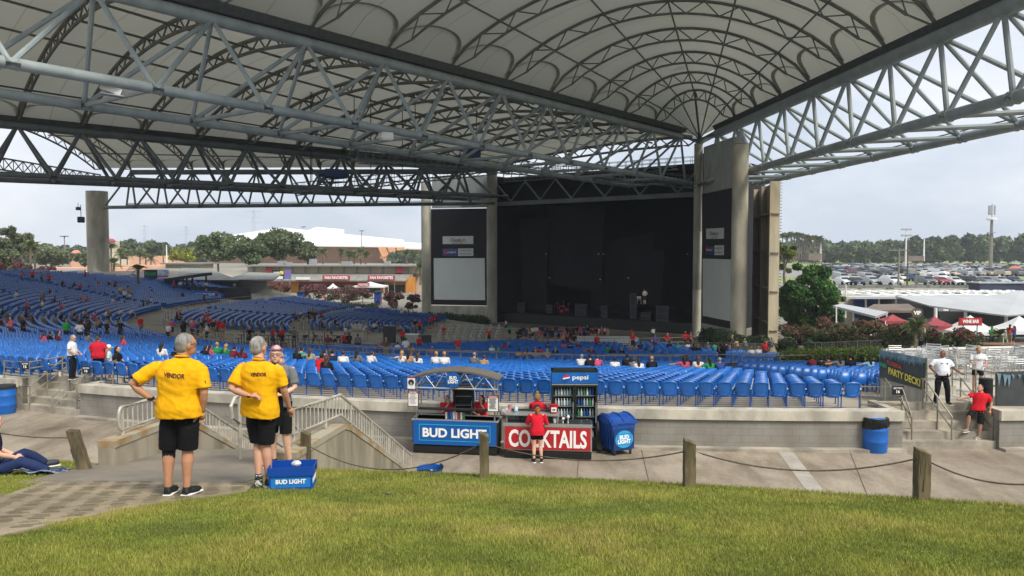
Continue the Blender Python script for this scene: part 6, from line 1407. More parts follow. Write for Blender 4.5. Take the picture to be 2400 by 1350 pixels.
t = thing('orange_wall', 'free standing orange wall behind the small far seat block', 'wall', at(603, 708, 140)); boxb(t, 'panel', 588, 614, 667, 708, 141, 2, MATS['orange_wall']); boxb(t, 'cap', 587, 615, 665, 667.5, 140.9, 2.2, MATS['grey_roof'])
t = thing('garden_wall', 'low stone garden wall with rail left of the left column', 'wall', at(870, 742, 122)); poly(t, 'wall', [(820, 746, 118), (897, 732, 124), (897, 722, 124), (820, 736, 118)], M['conc_d'], .3)
t = thing('far_building', 'long pink wall building behind the left end of the seats', 'building', at(150, 650, 210)); boxb(t, 'wall', 80, 295, 628, 655, 212, 10, MATS['pink_wall'])
t = thing('far_building', 'pink building with low parapet right of the thick column', 'building', at(300, 640, 240)); boxb(t, 'wall', 255, 375, 622, 652, 240, 12, MATS['pink_wall']); boxb(t, 'cream_band', 255, 375, 642, 652, 239.5, 1, mat('cream', '#d9ccb6', .8))
t = thing('far_building', 'pale pink flat building beyond the palms left of the oaks', 'building', at(340, 620, 300)); boxb(t, 'wall', 300, 405, 600, 625, 300, 15, MATS['pink_wall']); boxb(t, 'side_wall', 268, 302, 608, 625, 299, 15, MATS['cream'])
t = thing('gateway', 'pink gateway with a small tower and curved arch at upper left', 'gateway', at(175, 625, 290)); boxb(t, 'tower', 169, 188, 593, 632, 290, 4, MATS['pink_wall']); poly(t, 'tower_roof', [(166, 593, 289), (191, 593, 289), (184, 586, 292), (173, 586, 292)], mat('roof_tile', '#c98a72', .8)); 
MB().path([at(*p)-t.location for p in [(128, 590, 291), (148, 592, 291), (160, 600, 291), (168, 612, 291), (171, 626, 291)]], .9, 6).build('arch', MATS['pink_wall'], t)
t = thing('far_tower', 'small pale tower top with a red roof right of the thick column', 'tower', at(260, 600, 320)); boxb(t, 'wall', 249, 269, 564, 640, 320, 4, MATS['cream']); poly(t, 'roof', [(247, 564, 319), (272, 565, 319), (266, 560, 322), (250, 558, 322)], M['red'])
t = thing('beer_truck', 'light blue beer truck side with big lettering behind the far left seats', 'truck', at(160, 655, 135)); boxb(t, 'box_body', 143, 175, 633, 652, 135, 2.4, mat('truck_blue', '#2fa3d6', .4)); p = at(159, 641.5, 134.9); text('BUD\nLIGHT', 1.1, M['wht_t'], t, p-t.location, w=1.25, bold=.04); boxb(t, 'white_end', 175, 197, 636, 652, 135.5, 2, M['white'])
for x in (150, 170): MB().tube(at(x, 653, 134.9)-t.location, at(x, 653, 135.3)-t.location, .4, n=12).build('wheel', M['black'], t)
t = thing('concession_stand', 'low dark concession stand with a pale roof edge at the left edge', 'kiosk', at(70, 655, 122)); boxb(t, 'roof', -20, 148, 636, 640, 121, 6, MATS['cream']); boxb(t, 'wall', -15, 143, 640, 655, 122, 4, M['dgrey'])
def pole(label, px, yb, yt, Y, r=.15, name='light_pole', top=None, m='galv'):
    b = at(px, yb, Y); t = thing(name, label, 'pole', b); h = (yb-yt)/1800*Y; MB().tube((0, 0, 0), (0, 0, h), r, r*.6, n=8).build('pole', M[m], t, True)
    if top == 'lamps': mb = MB(); mb.box((0, 0, h), (2.6, 1.2, .25)); mb.box((0, 0, h-.2), (.4, .4, .5)); mb.build('lamp_heads', M['dgrey'], t)
    if top == 'cross': mb = MB(); mb.box((0, 0, h-.4), (3.6, .15, .15)); [mb.tube((x, 0, h-.4), (x, 0, h-.05), .06, n=5) for x in (-1.6, -.8, .8, 1.6)]; mb.build('crossarm', M['galv'], t)
    return t, h
pole('floodlight pole rising before the white arena roof on the left', 712, 600, 532, 400, .4, top='lamps', m='white'); pole('second floodlight pole before the white arena roof', 848, 585, 541, 400, .3, top='lamps')
pole('thin lamp pole left of the pink gateway', 152.5, 620, 554, 280, .25, top='lamps'); pole('utility pole by the pink gateway', 147, 625, 585, 250, .2); pole('wooden pole before the pink flat building', 383, 620, 576, 280, .25, m='wood'); pole('white mast beside the wooden pole', 391, 620, 574, 280, .3, m='white'); pole('utility pole before the arena wall', 729, 620, 573, 260, .25, m='wood')
pole('lamp post before the concession building', 925, 700, 650, 150, .1)
pole('tall wooden utility pole in the car park, left of the pair', 2105.5, 672, 581, 130, .2, 'utility_pole', 'cross'); pole('taller wooden utility pole in the car park, right of the pair', 2126, 672, 558, 128, .16, 'utility_pole', m='wood'); t, h = pole('floodlight mast behind the twin utility poles', 2122, 640, 538, 230, .3, 'floodlight_mast', m='white')
for z in (h, h-1.8): MB().box((0, 0, z), (3, .6, .5)).build('lamp_row', M['alu'], t)
pole('pale pole at the left end of the car park', 1923, 612, 561, 330, .4, m='white'); pole('pale pole before the distant wood, right of the middle', 2165, 612, 560, 330, .4, m='white')
pole('short grey pole right of the twin utility poles', 2146, 680, 622, 128, .12)
t, h = pole('tall grey cell phone mast with antennas on the right', 2321, 640, 512, 210, .55, 'cell_mast')
for i in range(5): a_ = i*1.256; MB().box((.75*math.cos(a_), .75*math.sin(a_), h+2.2), (.3, .3, 2.6)).build('antenna_panel', M['alu'], t)
MB().lathe([(1.3, h-.5), (1.3, h), (.4, h+.2)], n=12).build('platform', M['white'], t); MB().lathe([(1.1, h-4), (1.1, h-3.8)], n=12).build('ring', M['alu'], t); MB().tube((0, 0, h), (0, 0, h+4), .12, n=6).build('mast_tip', M['alu'], t)
def pylon(label, px, yb, yt, Y):
    b = at(px, yb, Y); t = thing('power_pylon', label, 'pylon', b); h = (yb-yt)/1800*Y; mb = MB(); w_ = h*.06
    for s in (-1, 1): mb.tube((s*w_, 0, 0), (s*w_*.25, 0, h), .18, n=4)
    for i in range(8): z = h*i/8; ww = w_*(1-.75*i/8); mb.tube((-ww, 0, z), (ww*.9, 0, z+h/8), .1, n=3); mb.tube((ww, 0, z), (-ww*.9, 0, z+h/8), .1, n=3)
    for z in (h*.72, h*.84, h*.96): mb.tube((-h*.16, 0, z), (h*.16, 0, z), .14, n=4)
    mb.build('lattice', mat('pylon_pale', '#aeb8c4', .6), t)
pylon('faint power pylon left of the arena, tallest of three', 596, 600, 492, 800); pylon('faint power pylon over the yellow green tree', 437, 600, 530, 900); pylon('faint power pylon right of the thick column', 340, 600, 528, 900)
pole('short lamp post with curved head by the pale canopy on the right', 1981, 745, 666, 95, .13, m='white')
t = thing('hip_roof_building', 'large pale metal hip roof at the right edge above dark openings', 'building', at(2330, 780, 78)); Y = 78
poly(t, 'roof', [(2178, 716, Y+2), (2358, 739, Y-4), (2395, 680, Y+10)], MATS['metal_roof'], .15); poly(t, 'roof', [(2358, 739, Y-4), (2520, 728, Y+4), (2395, 680, Y+10)], MATS['metal_roof'], .15)
boxb(t, 'back_wall', 2200, 2480, 730, 790, Y+7, 1, M['dgrey'])
for x, y0 in ((2193, 722), (2263, 731), (2358, 742)): MB().tube(at(x, y0, Y)-t.location, at(x, 790, Y)-t.location, .18, n=6).build('post', M['white'], t)
t = thing('long_roof_building', 'long grey metal roof left of the big hip roof', 'building', at(2150, 770, 95)); Y = 95
poly(t, 'roof', [(2098, 693, Y), (2178, 716, Y-6), (2300, 700, Y+2), (2310, 690, Y+10)], MATS['metal_roof'], .15); boxb(t, 'white_fascia', 1984, 2100, 695.5, 700, Y-1, .4, M['white']); poly(t, 'canopy_roof', [(1984, 696, Y-1), (2100, 696, Y-1), (2100, 692, Y+6), (2000, 692, Y+6)], MATS['metal_roof'])
for x in (2029, 2060, 2100): MB().tube(at(x, 699, Y)-t.location, at(x, 745, Y)-t.location, .13, n=6).build('post', M['white'], t)
boxb(t, 'blue_wall', 2004, 2053, 700, 745, Y+4, .5, M['bluebin']); boxb(t, 'dark_wall', 2053, 2200, 700, 760, Y+5, .5, M['dgrey']); boxb(t, 'cream_wall', 1950, 2004, 690, 745, Y+5, .5, MATS['cream'])
t = thing('slanted_canopy', 'pale grey slanted canopy roof above the flowering trees', 'canopy', at(2010, 780, 70)); Y = 70
poly(t, 'roof', [(1952, 716, Y+2), (1972, 712, Y+5), (2082, 731, Y), (2052, 741, Y-3)], MATS['metal_roof'], .2)
for x, y in ((1960, 718), (2060, 740), (2078, 732), (2000, 728)): MB().tube(at(x, y, Y+.5)-t.location, at(x, 800, Y+.5)-t.location, .07, n=6).build('post', M['white'], t)
t = thing('brown_roof_building', 'low building with a brown shingle roof beyond the pale canopy', 'building', at(2090, 760, 84)); Y = 84
poly(t, 'roof', [(2030, 722, Y-1), (2048, 713, Y+4), (2130, 712, Y+4), (2155, 728, Y-2), (2060, 727, Y-2)], MATS['brown_roof']); boxb(t, 'wall', 2040, 2165, 727, 770, Y, 3, M['dgrey'])
t = thing('vip_sign', 'brown octagonal sign reading VIP above the flowering trees', 'sign', at(2149, 733, 66)); MB().prism([(x*.45, z*.38) for x, z in ((-1, -.5), (-.6, -1), (.6, -1), (1, -.5), (1, .5), (.6, 1), (-.6, 1), (-1, .5))], -.04, .04).build('board', mat('sign_brown', '#5a5040', .6), t).rotation_euler = (PI/2, 0, 0)
text('VIP', .34, M['wht_t'], t, (0, -.06, 0), bold=.05); MB().tube((0, .1, -4), (0, .1, 0), .05).build('post', M['black'], t)
t = thing('wine_bar_sign', 'red wine bar sign on dark posts in front of the white tent', 'sign', at(2274, 753, 60)); MB().box((0, 0, 0), (1.78, .12, .52)).build('board', M['red'], t); text('WINE BAR', .28, M['wht_t'], t, (0, -.08, 0), w=1.3, bold=.04); MB().box((0, 0, -.3), (1.85, .14, .06)).build('frame', M['black'], t)
for x in (-.55, .55): MB().tube((x, 0, -2.8), (x, 0, -.26), .04).build('post', M['black'], t)
tent('black and red patterned umbrella tent left of the wine bar sign', 2168, 2245, 764, 744, 800, 66, mat('tent_br', '#2b2d30', .6, 0, .2, 1.0, col2='#93333b', lo=.5, hi=.53))
tent('red umbrella tent behind the flowering trees', 2075, 2130, 752, 738, 800, 66, mat('dull_red', '#a04048', .7)); tent('large white peaked tent right of the wine bar sign', 2245, 2352, 778, 742, 815, 64); tent('second white tent cut by the right edge', 2362, 2470, 776, 744, 815, 66); tent('white tent half hidden by the myrtles', 1990, 2065, 790, 775, 815, 70)
t = thing('wood_fence', 'low brown wooden lattice fence beyond the deck parapet', 'fence', at(2360, 820, 45)); boxb(t, 'boards', 2312, 2460, 809, 822, 45, .08, mat('fence_wood', '#8a5a40', .8, 0, .2, 4)); boxb(t, 'cap', 2305, 2460, 804, 808, 44.9, .2, mat('fence_cap', '#9b7a5c', .8))
t = thing('container', 'long dark navy container at the right behind the white vans', 'container', at(2350, 690, 118)); boxb(t, 'body', 2297, 2470, 664, 684, 118, 3, mat('navy_box', '#2a3048', .6)); boxb(t, 'roof_edge', 2295, 2472, 662, 664.5, 117.8, 3.4, M['alu'])
t = thing('chain_fence', 'grey mesh fence below the front row of parked cars', 'fence', at(2100, 690, 125)); boxb(t, 'mesh', 1965, 2300, 668.5, 700, 126, .1, mat('mesh_grey', '#7d8078', .8, 0, .15, .5))
for i in range(12): x = 1968+i*30; MB().tube(at(x, 700, 125.8)-t.location, at(x, 666, 125.8)-t.location, .05, n=5).build('post', M['galv'], t)
tree_at('small yellow green bush behind the mesh fence on the left', 2015, 700, 672, 122, 26, pal='lhedge', n=900, leaf=.2, name='shrub', cat='shrub', trunk=.05, crown=.95); tree_at('small yellow green bush behind the mesh fence in the middle', 2078, 698, 674, 122, 40, pal='lhedge', n=1200, leaf=.2, name='shrub', cat='shrub', trunk=.05, crown=.95)
t = thing('far_kiosk', 'small orange roofed kiosk at the far side of the car park', 'kiosk', at(2380, 638, 225)); boxb(t, 'wall', 2364, 2396, 629, 638, 225, 3, mat('brick_orange', '#b2573a', .8)); poly(t, 'roof', [(2362, 629, 224), (2398, 629, 224), (2380, 622, 226)], mat('orange_roof', '#c06a4c', .8))
t = thing('banner_fence', 'white banner panels along the fence at the right of the car park', 'fence', at(2350, 652, 190))
for i in range(4): x = 2297+i*42; boxb(t, 'banner_panel', x, x+39, 639, 651.5, 190, .1, mat('banner_white', '#dfe0dc', .7, 0, .06, 2)); text('STATE FAIR', .4, MATS['text_dark'], t, at(x+19.5, 645.5, 189.9)-t.location, bold=.02)
t = thing('sign_tower', 'tall white building slice with large red and blue lettering between column and fin wall', 'building', at(1758, 780, 150)); boxb(t, 'wall', 1744, 1790, 432, 625, 150, 6, M['white']); boxb(t, 'lower_wall', 1744, 1790, 625, 790, 151, 6, mat('cream2', '#d9d6cc', .8))
boxb(t, 'blue_band', 1744, 1790, 514, 533, 149.8, .2, mat('band_blue', '#3a7fc4', .5)); text('AIR', .85, M['wht_t'], t, at(1758.5, 523.5, 149.7)-t.location, bold=.03); text('R', 2.1, MATS['logo_red'], t, at(1757, 450, 149.9)-t.location, bold=.01); text('EA', 1.3, MATS['text_dark'], t, at(1758, 488, 149.9)-t.location)
t = thing('car_park_booths', 'row of low dark sheds beyond the first lot', 'shed', at(1920, 610, 320)); boxb(t, 'shed', 1895, 1925, 594, 610, 322, 6, MATS['brown_roof'])
t = thing('car_park_booths', 'brown shed before the distant wood right of the utility poles', 'shed', at(2150, 612, 320)); boxb(t, 'shed', 2128, 2166, 600, 612, 322, 6, MATS['brown_roof'])
def sheet(name, corners, m, z=.01):
    P = [at(px, py, Y) for px, py, Y in corners]; V = [(p.x, p.y, z) for p in P]; o = npmesh(name, V, [tuple(range(len(V)))], m); tag(o, kind='structure')
sheet('car_park', [(1700, 0, 126), (2900, 0, 126), (2900, 0, 146), (1700, 0, 146)], MATS['asphalt'], .02); sheet('car_park', [(1700, 0, 182), (2900, 0, 182), (2900, 0, 330), (1700, 0, 330)], MATS['asphalt'], .02)
mat('far_grass', '#8f9a5a', .95, 0, .15, .05)
for y0, y1 in ((147, 181), (331, 349), (363, 480)): sheet('grass', [(1700, 0, y0), (3200, 0, y0), (3200, 0, y1), (1700, 0, y1)], MATS['far_grass'], .025)
sheet('road', [(1700, 0, 350), (3200, 0, 350), (3200, 0, 362), (1700, 0, 362)], mat('pale_road', '#bdb7aa', .9), .03)
def car_meshes(kind):
    """returns body, glass, wheel, lamp meshbuilders; car faces -Y, about 4.5 m long"""
    L_, W2, bz = (4.5, .9, .3) if kind != 'suv' else (4.7, .95, .36)
    prof = {'sedan': [(-2.25, .35), (-2.25, .62), (-2.05, .74), (-1.15, .92), (-.45, 1.38), (.65, 1.42), (1.35, 1.05), (2.1, .98), (2.25, .8), (2.25, .35)],
            'suv': [(-2.3, .4), (-2.3, .8), (-2.15, .95), (-1.3, 1.08), (-.75, 1.62), (1.5, 1.70), (2.1, 1.2), (2.3, 1.05), (2.3, .4)],
            'pickup': [(-2.6, .45), (-2.6, .9), (-2.4, 1.05), (-1.4, 1.12), (-.85, 1.7), (.45, 1.72), (.75, 1.15), (2.6, 1.12), (2.6, .45)]}[kind]
    b = MB(); n = len(prof); vs = []
    for s, k in ((-1, 0), (-1, 1), (1, 1), (1, 0)):
        for y, z in prof: tw = W2 - (.22 if z > 1.2 else (.05 if z > .9 else 0)); vs.append((s*(tw - (.04 if k == 0 and z < .5 else 0))*(1 if k == 0 else .0), y, z))
    L_v = [(-(W2-(.22 if z > 1.2 else (.04 if z > .85 else 0))), y, z) for y, z in prof]; R_v = [(-x, y, z) for x, y, z in L_v]
    b.add(L_v+R_v, [tuple(range(n-1, -1, -1)), tuple(range(n, 2*n))]+[(i, (i+1) % n, n+(i+1) % n, n+i) for i in range(n)])
    g = MB(); top = [p for p in prof if p[1] > 1.3]; i0 = prof.index(top[0]); i1 = prof.index(top[-1])
    def quad(p, q, m0, m1, inset, off):
        a = Vector((0, *p)); c = Vector((0, *q)); a2 = a.lerp(c, m0); c2 = a.lerp(c, m1); n_ = Vector((0, (c-a).z, -(c-a).y)).normalized()*-1
        if n_.z < 0: n_ = -n_
        w0 = lerp(W2-.06, W2-.26, m0)-inset; w1 = lerp(W2-.06, W2-.26, m1)-inset
        g.add([a2+n_*off-Vector((w0, 0, 0)), a2+n_*off+Vector((w0, 0, 0)), c2+n_*off+Vector((w1, 0, 0)), c2+n_*off-Vector((w1, 0, 0))], [(0, 1, 2, 3)])
    quad(prof[i0-1], prof[i0], .12, .92, .05, .012); quad(prof[i1+1], prof[i1], .12, .92, .05, .012)
    zb = max(prof[i0-1][1], .95)
    for s in (-1, 1):
        x = lambda z: s*(lerp(W2-.04, W2-.22, min(1, max(0, (z-.9)/.4)))+.012)
        y0, y1 = lerp(prof[i0-1][0], prof[i0][0], .3), lerp(prof[i1+1][0], prof[i1][0], .3); zt = top[0][1]-.1
        g.add([(x(zb+.05), y0, zb+.05), (x(zb+.05), y1, zb+.05), (x(zt), prof[i1][0]-.05, zt), (x(zt), prof[i0][0]+.1, zt)], [(0, 1, 2, 3) if s > 0 else (3, 2, 1, 0)])
    f = prof[0][0]; lz = prof[1][1]-.08; lamp = MB()
    for s in (-1, 1): lamp.box((s*(W2-.25), f-.0, lz), (.34, .06, .14))
    grill = MB().box((0, f-.005, lz-.08), (.8, .05, .2)).box((0, f-.01, .42), (1.5, .05, .1))
    wh = []
    for s in (-1, 1):
        for y in (prof[0][0]+.85, prof[-1][0]-.85): wh.append(MB().tube((s*(W2-.2), y, .33), (s*(W2+.01), y, .33), .33, n=14))
    return b, g, lamp, grill, wh
mat('car_glass', '#23282d', .08, 0, .05, 1); mat('tyre', '#151515', .8); mat('headlamp', '#e3e5e8', .15, .2)
CARC = {'white': '#e4e5e5', 'silver': '#a9adb0', 'grey': '#6d7276', 'black': '#1d2024', 'blue': '#2f4f7d', 'red': '#9c2f35', 'beige': '#b9ad98', 'dark blue': '#2a3850'}
CM = {k: mat('paint_'+k.replace(' ', '_'), v, .25, .15, .02, 1) for k, v in CARC.items()}
protos = {}
for kind in ('sedan', 'suv', 'pickup'):
    b, g_, l_, gr, wh = car_meshes(kind); protos[kind] = (b, g_, l_, gr, wh)
    far_ = MB()
    for q, mi in ((b, 0), (g_, 1), (l_, 2)): far_.add(q.v, q.f, mi)
    for q in wh: far_.add(q.v, q.f, 3)
    protos[kind+'_far'] = far_.mesh('parked_car', [CM['white'], MATS['car_glass'], MATS['headlamp'], MATS['tyre']])
    protos[kind+'_m'] = [b.mesh('body', [CM['white']]), g_.mesh('windows', MATS['car_glass']), l_.mesh('headlights', MATS['headlamp']), gr.mesh('grille', M['dgrey']), [w_.mesh('wheel', MATS['tyre']) for w_ in wh]]
def near_car(px, Y, kind, col, rz, label, z=.02):
    p = at(px, 660, Y); t = thing('parked_car', label, 'car', (p.x, p.y, z), rz, 'cars in the front rows of the car park'); ms = protos[kind+'_m']
    for nm, me in zip(('body', 'windows', 'headlights', 'grille'), ms[:4]):
        o = bpy.data.objects.new(nm, me); COL.objects.link(o); o.parent = t
        if nm == 'body': o.material_slots[0].link = 'OBJECT'; o.material_slots[0].material = CM[col]
    for me in ms[4]: o = bpy.data.objects.new('wheel', me); COL.objects.link(o); o.parent = t
for px, Y, kind, col, lab in [(1975, 139, 'sedan', 'white', 'white sedan at the left end of the front parking row'), (2005, 137, 'sedan', 'dark blue', 'dark blue sedan second from the left in the front row'), (2040, 140, 'sedan', 'silver', 'silver sedan third in the front parking row'), (2087, 136, 'suv', 'white', 'white suv left of the twin utility poles'), (2169, 137, 'suv', 'grey', 'grey suv right of the utility poles in the front row'), (2202, 139, 'sedan', 'red', 'red sedan in the front parking row'), (2234, 138, 'sedan', 'white', 'white sedan right of the red sedan'), (2269, 137, 'suv', 'black', 'dark suv right of the white sedan'), (2307, 140, 'sedan', 'grey', 'grey sedan half hidden by the navy container'), (2340, 142, 'sedan', 'silver', 'silver sedan behind the navy container'), (2372, 142, 'sedan', 'dark blue', 'dark car behind the navy container near the right edge'),
 (1972, 156, 'suv', 'silver', 'silver suv in the second row, left end'), (1998, 158, 'sedan', 'beige', 'beige sedan in the second row'), (2028, 157, 'suv', 'silver', 'silver suv in the second row, left of the middle'), (2054, 157, 'sedan', 'grey', 'grey sedan in the second row behind the silver sedan'), (2074, 150, 'sedan', 'black', 'black car tucked behind the white suv'), (2113, 157, 'sedan', 'white', 'white sedan between the utility poles'), (2140, 155, 'suv', 'blue', 'blue suv just right of the utility poles'), (2174, 158, 'sedan', 'white', 'white car behind the grey suv'), (2201, 157, 'suv', 'white', 'white suv behind the red sedan')]:
    near_car(px, Y, kind, col, random.uniform(-.06, .06)+(0 if px > 2100 else .1), lab)
near_car(1928+118, 112, 'pickup', 'black', .9, 'dark pickup truck below the mesh fence', z=gz(52, 112)); 
k = 0; cols_ = ['white']*5+['silver']*5+['grey']*4+['black']*4+['beige']*2+['dark blue']*2+['red', 'blue']
for ri, Y in enumerate((190, 203, 214, 228, 242, 258, 276, 296)):
    px = 1946-ri*1.2; 
    while px < 2440 and k < 262:
        kind = random.choice(['sedan', 'sedan', 'suv', 'suv', 'pickup']); col = random.choice(cols_); o = bpy.data.objects.new('parked_car', protos[kind+'_far']); COL.objects.link(o); p = at(px, 640, Y+random.uniform(-2, 2)); o.location = (p.x, p.y, .03); o.rotation_euler = (0, 0, random.choice([0, PI, 0])+random.uniform(-.1, .1)+.25); o.material_slots[0].link = 'OBJECT'; o.material_slots[0].material = CM[col]
        nm = {'sedan': 'sedan', 'suv': 'suv', 'pickup': 'pickup'}[kind]; tag(o, '%s %s parked in the %s of the packed far lot' % (col, nm, 'nearest rows' if ri < 3 else 'farther rows'), 'car', '%s %ss in the packed far lot' % (col, nm)); k += 1
        px += 2.75*1800/Y*random.choice([1, 1, 1, 1.12])*1.08
vm = MB(); vm.rbox((0, 0, 1.55), (2.3, 7, 2.5), .12, mi=0); vm.rbox((0, -1.5, 2.92), (.9, .9, .22), .05, mi=0); vm.rbox((0, 1.6, 2.9), (.7, 1.1, .2), .05, mi=0); vm.box((0, -3.52, 1.9), (1.8, .04, .8), mi=1)
for s in (-1, 1):
    for y in (-2.3, 2.3): vm.tube((s*.95, y, .4), (s*1.17, y, .4), .4, n=12, mi=2)
    vm.box((s*1.16, -.5, 1.9), (.02, 3.6, .6), mi=1)
vme = vm.mesh('caravan', [M['white'], MATS['car_glass'], MATS['tyre']])
for i in range(26):
    px = 2008+(i % 13)*31+(i//13)*14; Y = 108+(i//13)*7; p = at(px, 690, Y); o = bpy.data.objects.new('caravan', vme); COL.objects.link(o); o.location = (p.x, p.y, gz(p.x, p.y)); o.location.z = at(px, 686-(i//13)*3, Y).z-2.85; o.rotation_euler = (0, 0, .5+random.uniform(-.1, .1)); tag(o, 'white camper van in the tightly parked %s row beyond the grey roofs' % ('front' if i < 13 else 'rear'), 'camper van', 'white camper vans, %s row' % ('front' if i < 13 else 'rear'))
def picket_fence(label, pts, h, step, m='galv'):
    P = [Vector(p) for p in pts]; t = thing('picket_fence', label, 'fence', P[0]); O = P[0]; mb = MB(); mb.path([p-O+Vector((0, 0, h)) for p in P], .03, 5); mb.path([p-O+Vector((0, 0, .15)) for p in P], .025, 5)
    for a, b in zip(P, P[1:]):
        n = max(1, int((b-a).length/step))
        for i in range(n): q = a.lerp(b, i/n)-O; mb.tube(q, q+Vector((0, 0, h)), .013 if i % 8 else .03, n=4, caps=False)
    mb.build('pickets', M[m], t); return t
picket_fence('galvanized picket fence before the flowering trees on the right', [at(1832, 838, 60), at(1925, 838, 58), at(2068, 836, 52)], 1.15, .16)
picket_fence('galvanized picket fence right of the stage below the fin wall', [at(1600, 828, 76), at(1720, 832, 70), at(1832, 838, 60)], 1.1, .2)
def remesh(mb, voxel, smooth=2, name='tmp', adapt=0):
    me = bpy.data.meshes.new(name); me.from_pydata(mb.v, [], mb.f); o = bpy.data.objects.new(name, me); COL.objects.link(o)
    m = o.modifiers.new('r', 'REMESH'); m.mode = 'VOXEL'; m.voxel_size = voxel; m.adaptivity = adapt
    if smooth: s = o.modifiers.new('s', 'SMOOTH'); s.factor = .5; s.iterations = smooth
    dg = bpy.context.evaluated_depsgraph_get(); out = bpy.data.meshes.new_from_object(o.evaluated_get(dg)); COL.objects.unlink(o); bpy.data.objects.remove(o); bpy.data.meshes.remove(me); return out
def loft(mb, rings, n=20):
    """rings: (centre, side vector, forward vector) -> closed tube of ellipses (vectors carry the radii)"""
    vs = []
    for c, s, f in rings:
        for j in range(n): t = 2*PI*j/n; ct, st = math.cos(t), math.sin(t); vs.append(c+s*(abs(ct)**.86*(1 if ct >= 0 else -1))+f*(abs(st)**.86*(1 if st >= 0 else -1)))
    k = len(rings); fs = [(i*n+j, i*n+(j+1) % n, (i+1)*n+(j+1) % n, (i+1)*n+j) for i in range(k-1) for j in range(n)]+[tuple(range(n-1, -1, -1)), tuple((k-1)*n+j for j in range(n))]
    mb.add(vs, fs)
V3 = lambda *a: Vector(a)
BASE = dict(hipL=(-.095, 0, .92), hipR=(.095, 0, .92), kneeL=(-.11, .02, .49), kneeR=(.11, .02, .49), ankL=(-.12, -.03, .085), ankR=(.12, -.03, .085), toeL=(-.14, .15, .03), toeR=(.14, .15, .03),
            pelvis=(0, 0, .95), waist=(0, 0, 1.08), chest=(0, .0, 1.28), neck=(0, -.01, 1.47), head=(0, .02, 1.63),
            shL=(-.185, -.01, 1.415), shR=(.185, -.01, 1.415), elL=(-.25, -.03, 1.13), elR=(.25, -.03, 1.13), wrL=(-.26, .06, .89), wrR=(.26, .06, .89), hdL=(-.255, .10, .80), hdR=(.255, .10, .80))
CL = {}
def cloth(name, c, **kw): return mat('cloth_'+name, c, .85, 0, .07, 5, .15, 60, spec=.2, **kw)
def hand_pieces(mb, wr, hd, side, curl=.5, s=1.0):
    wr = Vector(wr); hd = Vector(hd); d = (hd-wr).normalized(); L_ = .085*s
    pal = wr+d*.02; end = wr+d*L_; _, u, v = frame_of(d); 
    mb.path([wr, pal+d*.02, end], [.024*s, .034*s, .034*s], 8)
    lens = [.066, .074, .070, .055]
    for i, l in enumerate(lens):
        off = u*(-.027+.018*i)*s; a = end+off-d*.01; b = a+d*l*.45*s+v*(-curl*.018*s); c = b+d*l*.32*s*(1-curl*.6)+v*(-curl*.03*s); e = c+d*l*.2*s*(1-curl)+v*(-curl*.022*s)
        mb.path([a, b, c, e], [.0095*s, .0088*s, .008*s, .007*s], 6)
    th = pal+u*(-.03*s)*side; mb.path([th-u*-.008*side, th+d*.035*s-u*.02*s*side, th+d*.065*s-u*.026*s*side], [.012*s, .0105*s, .009*s], 6)
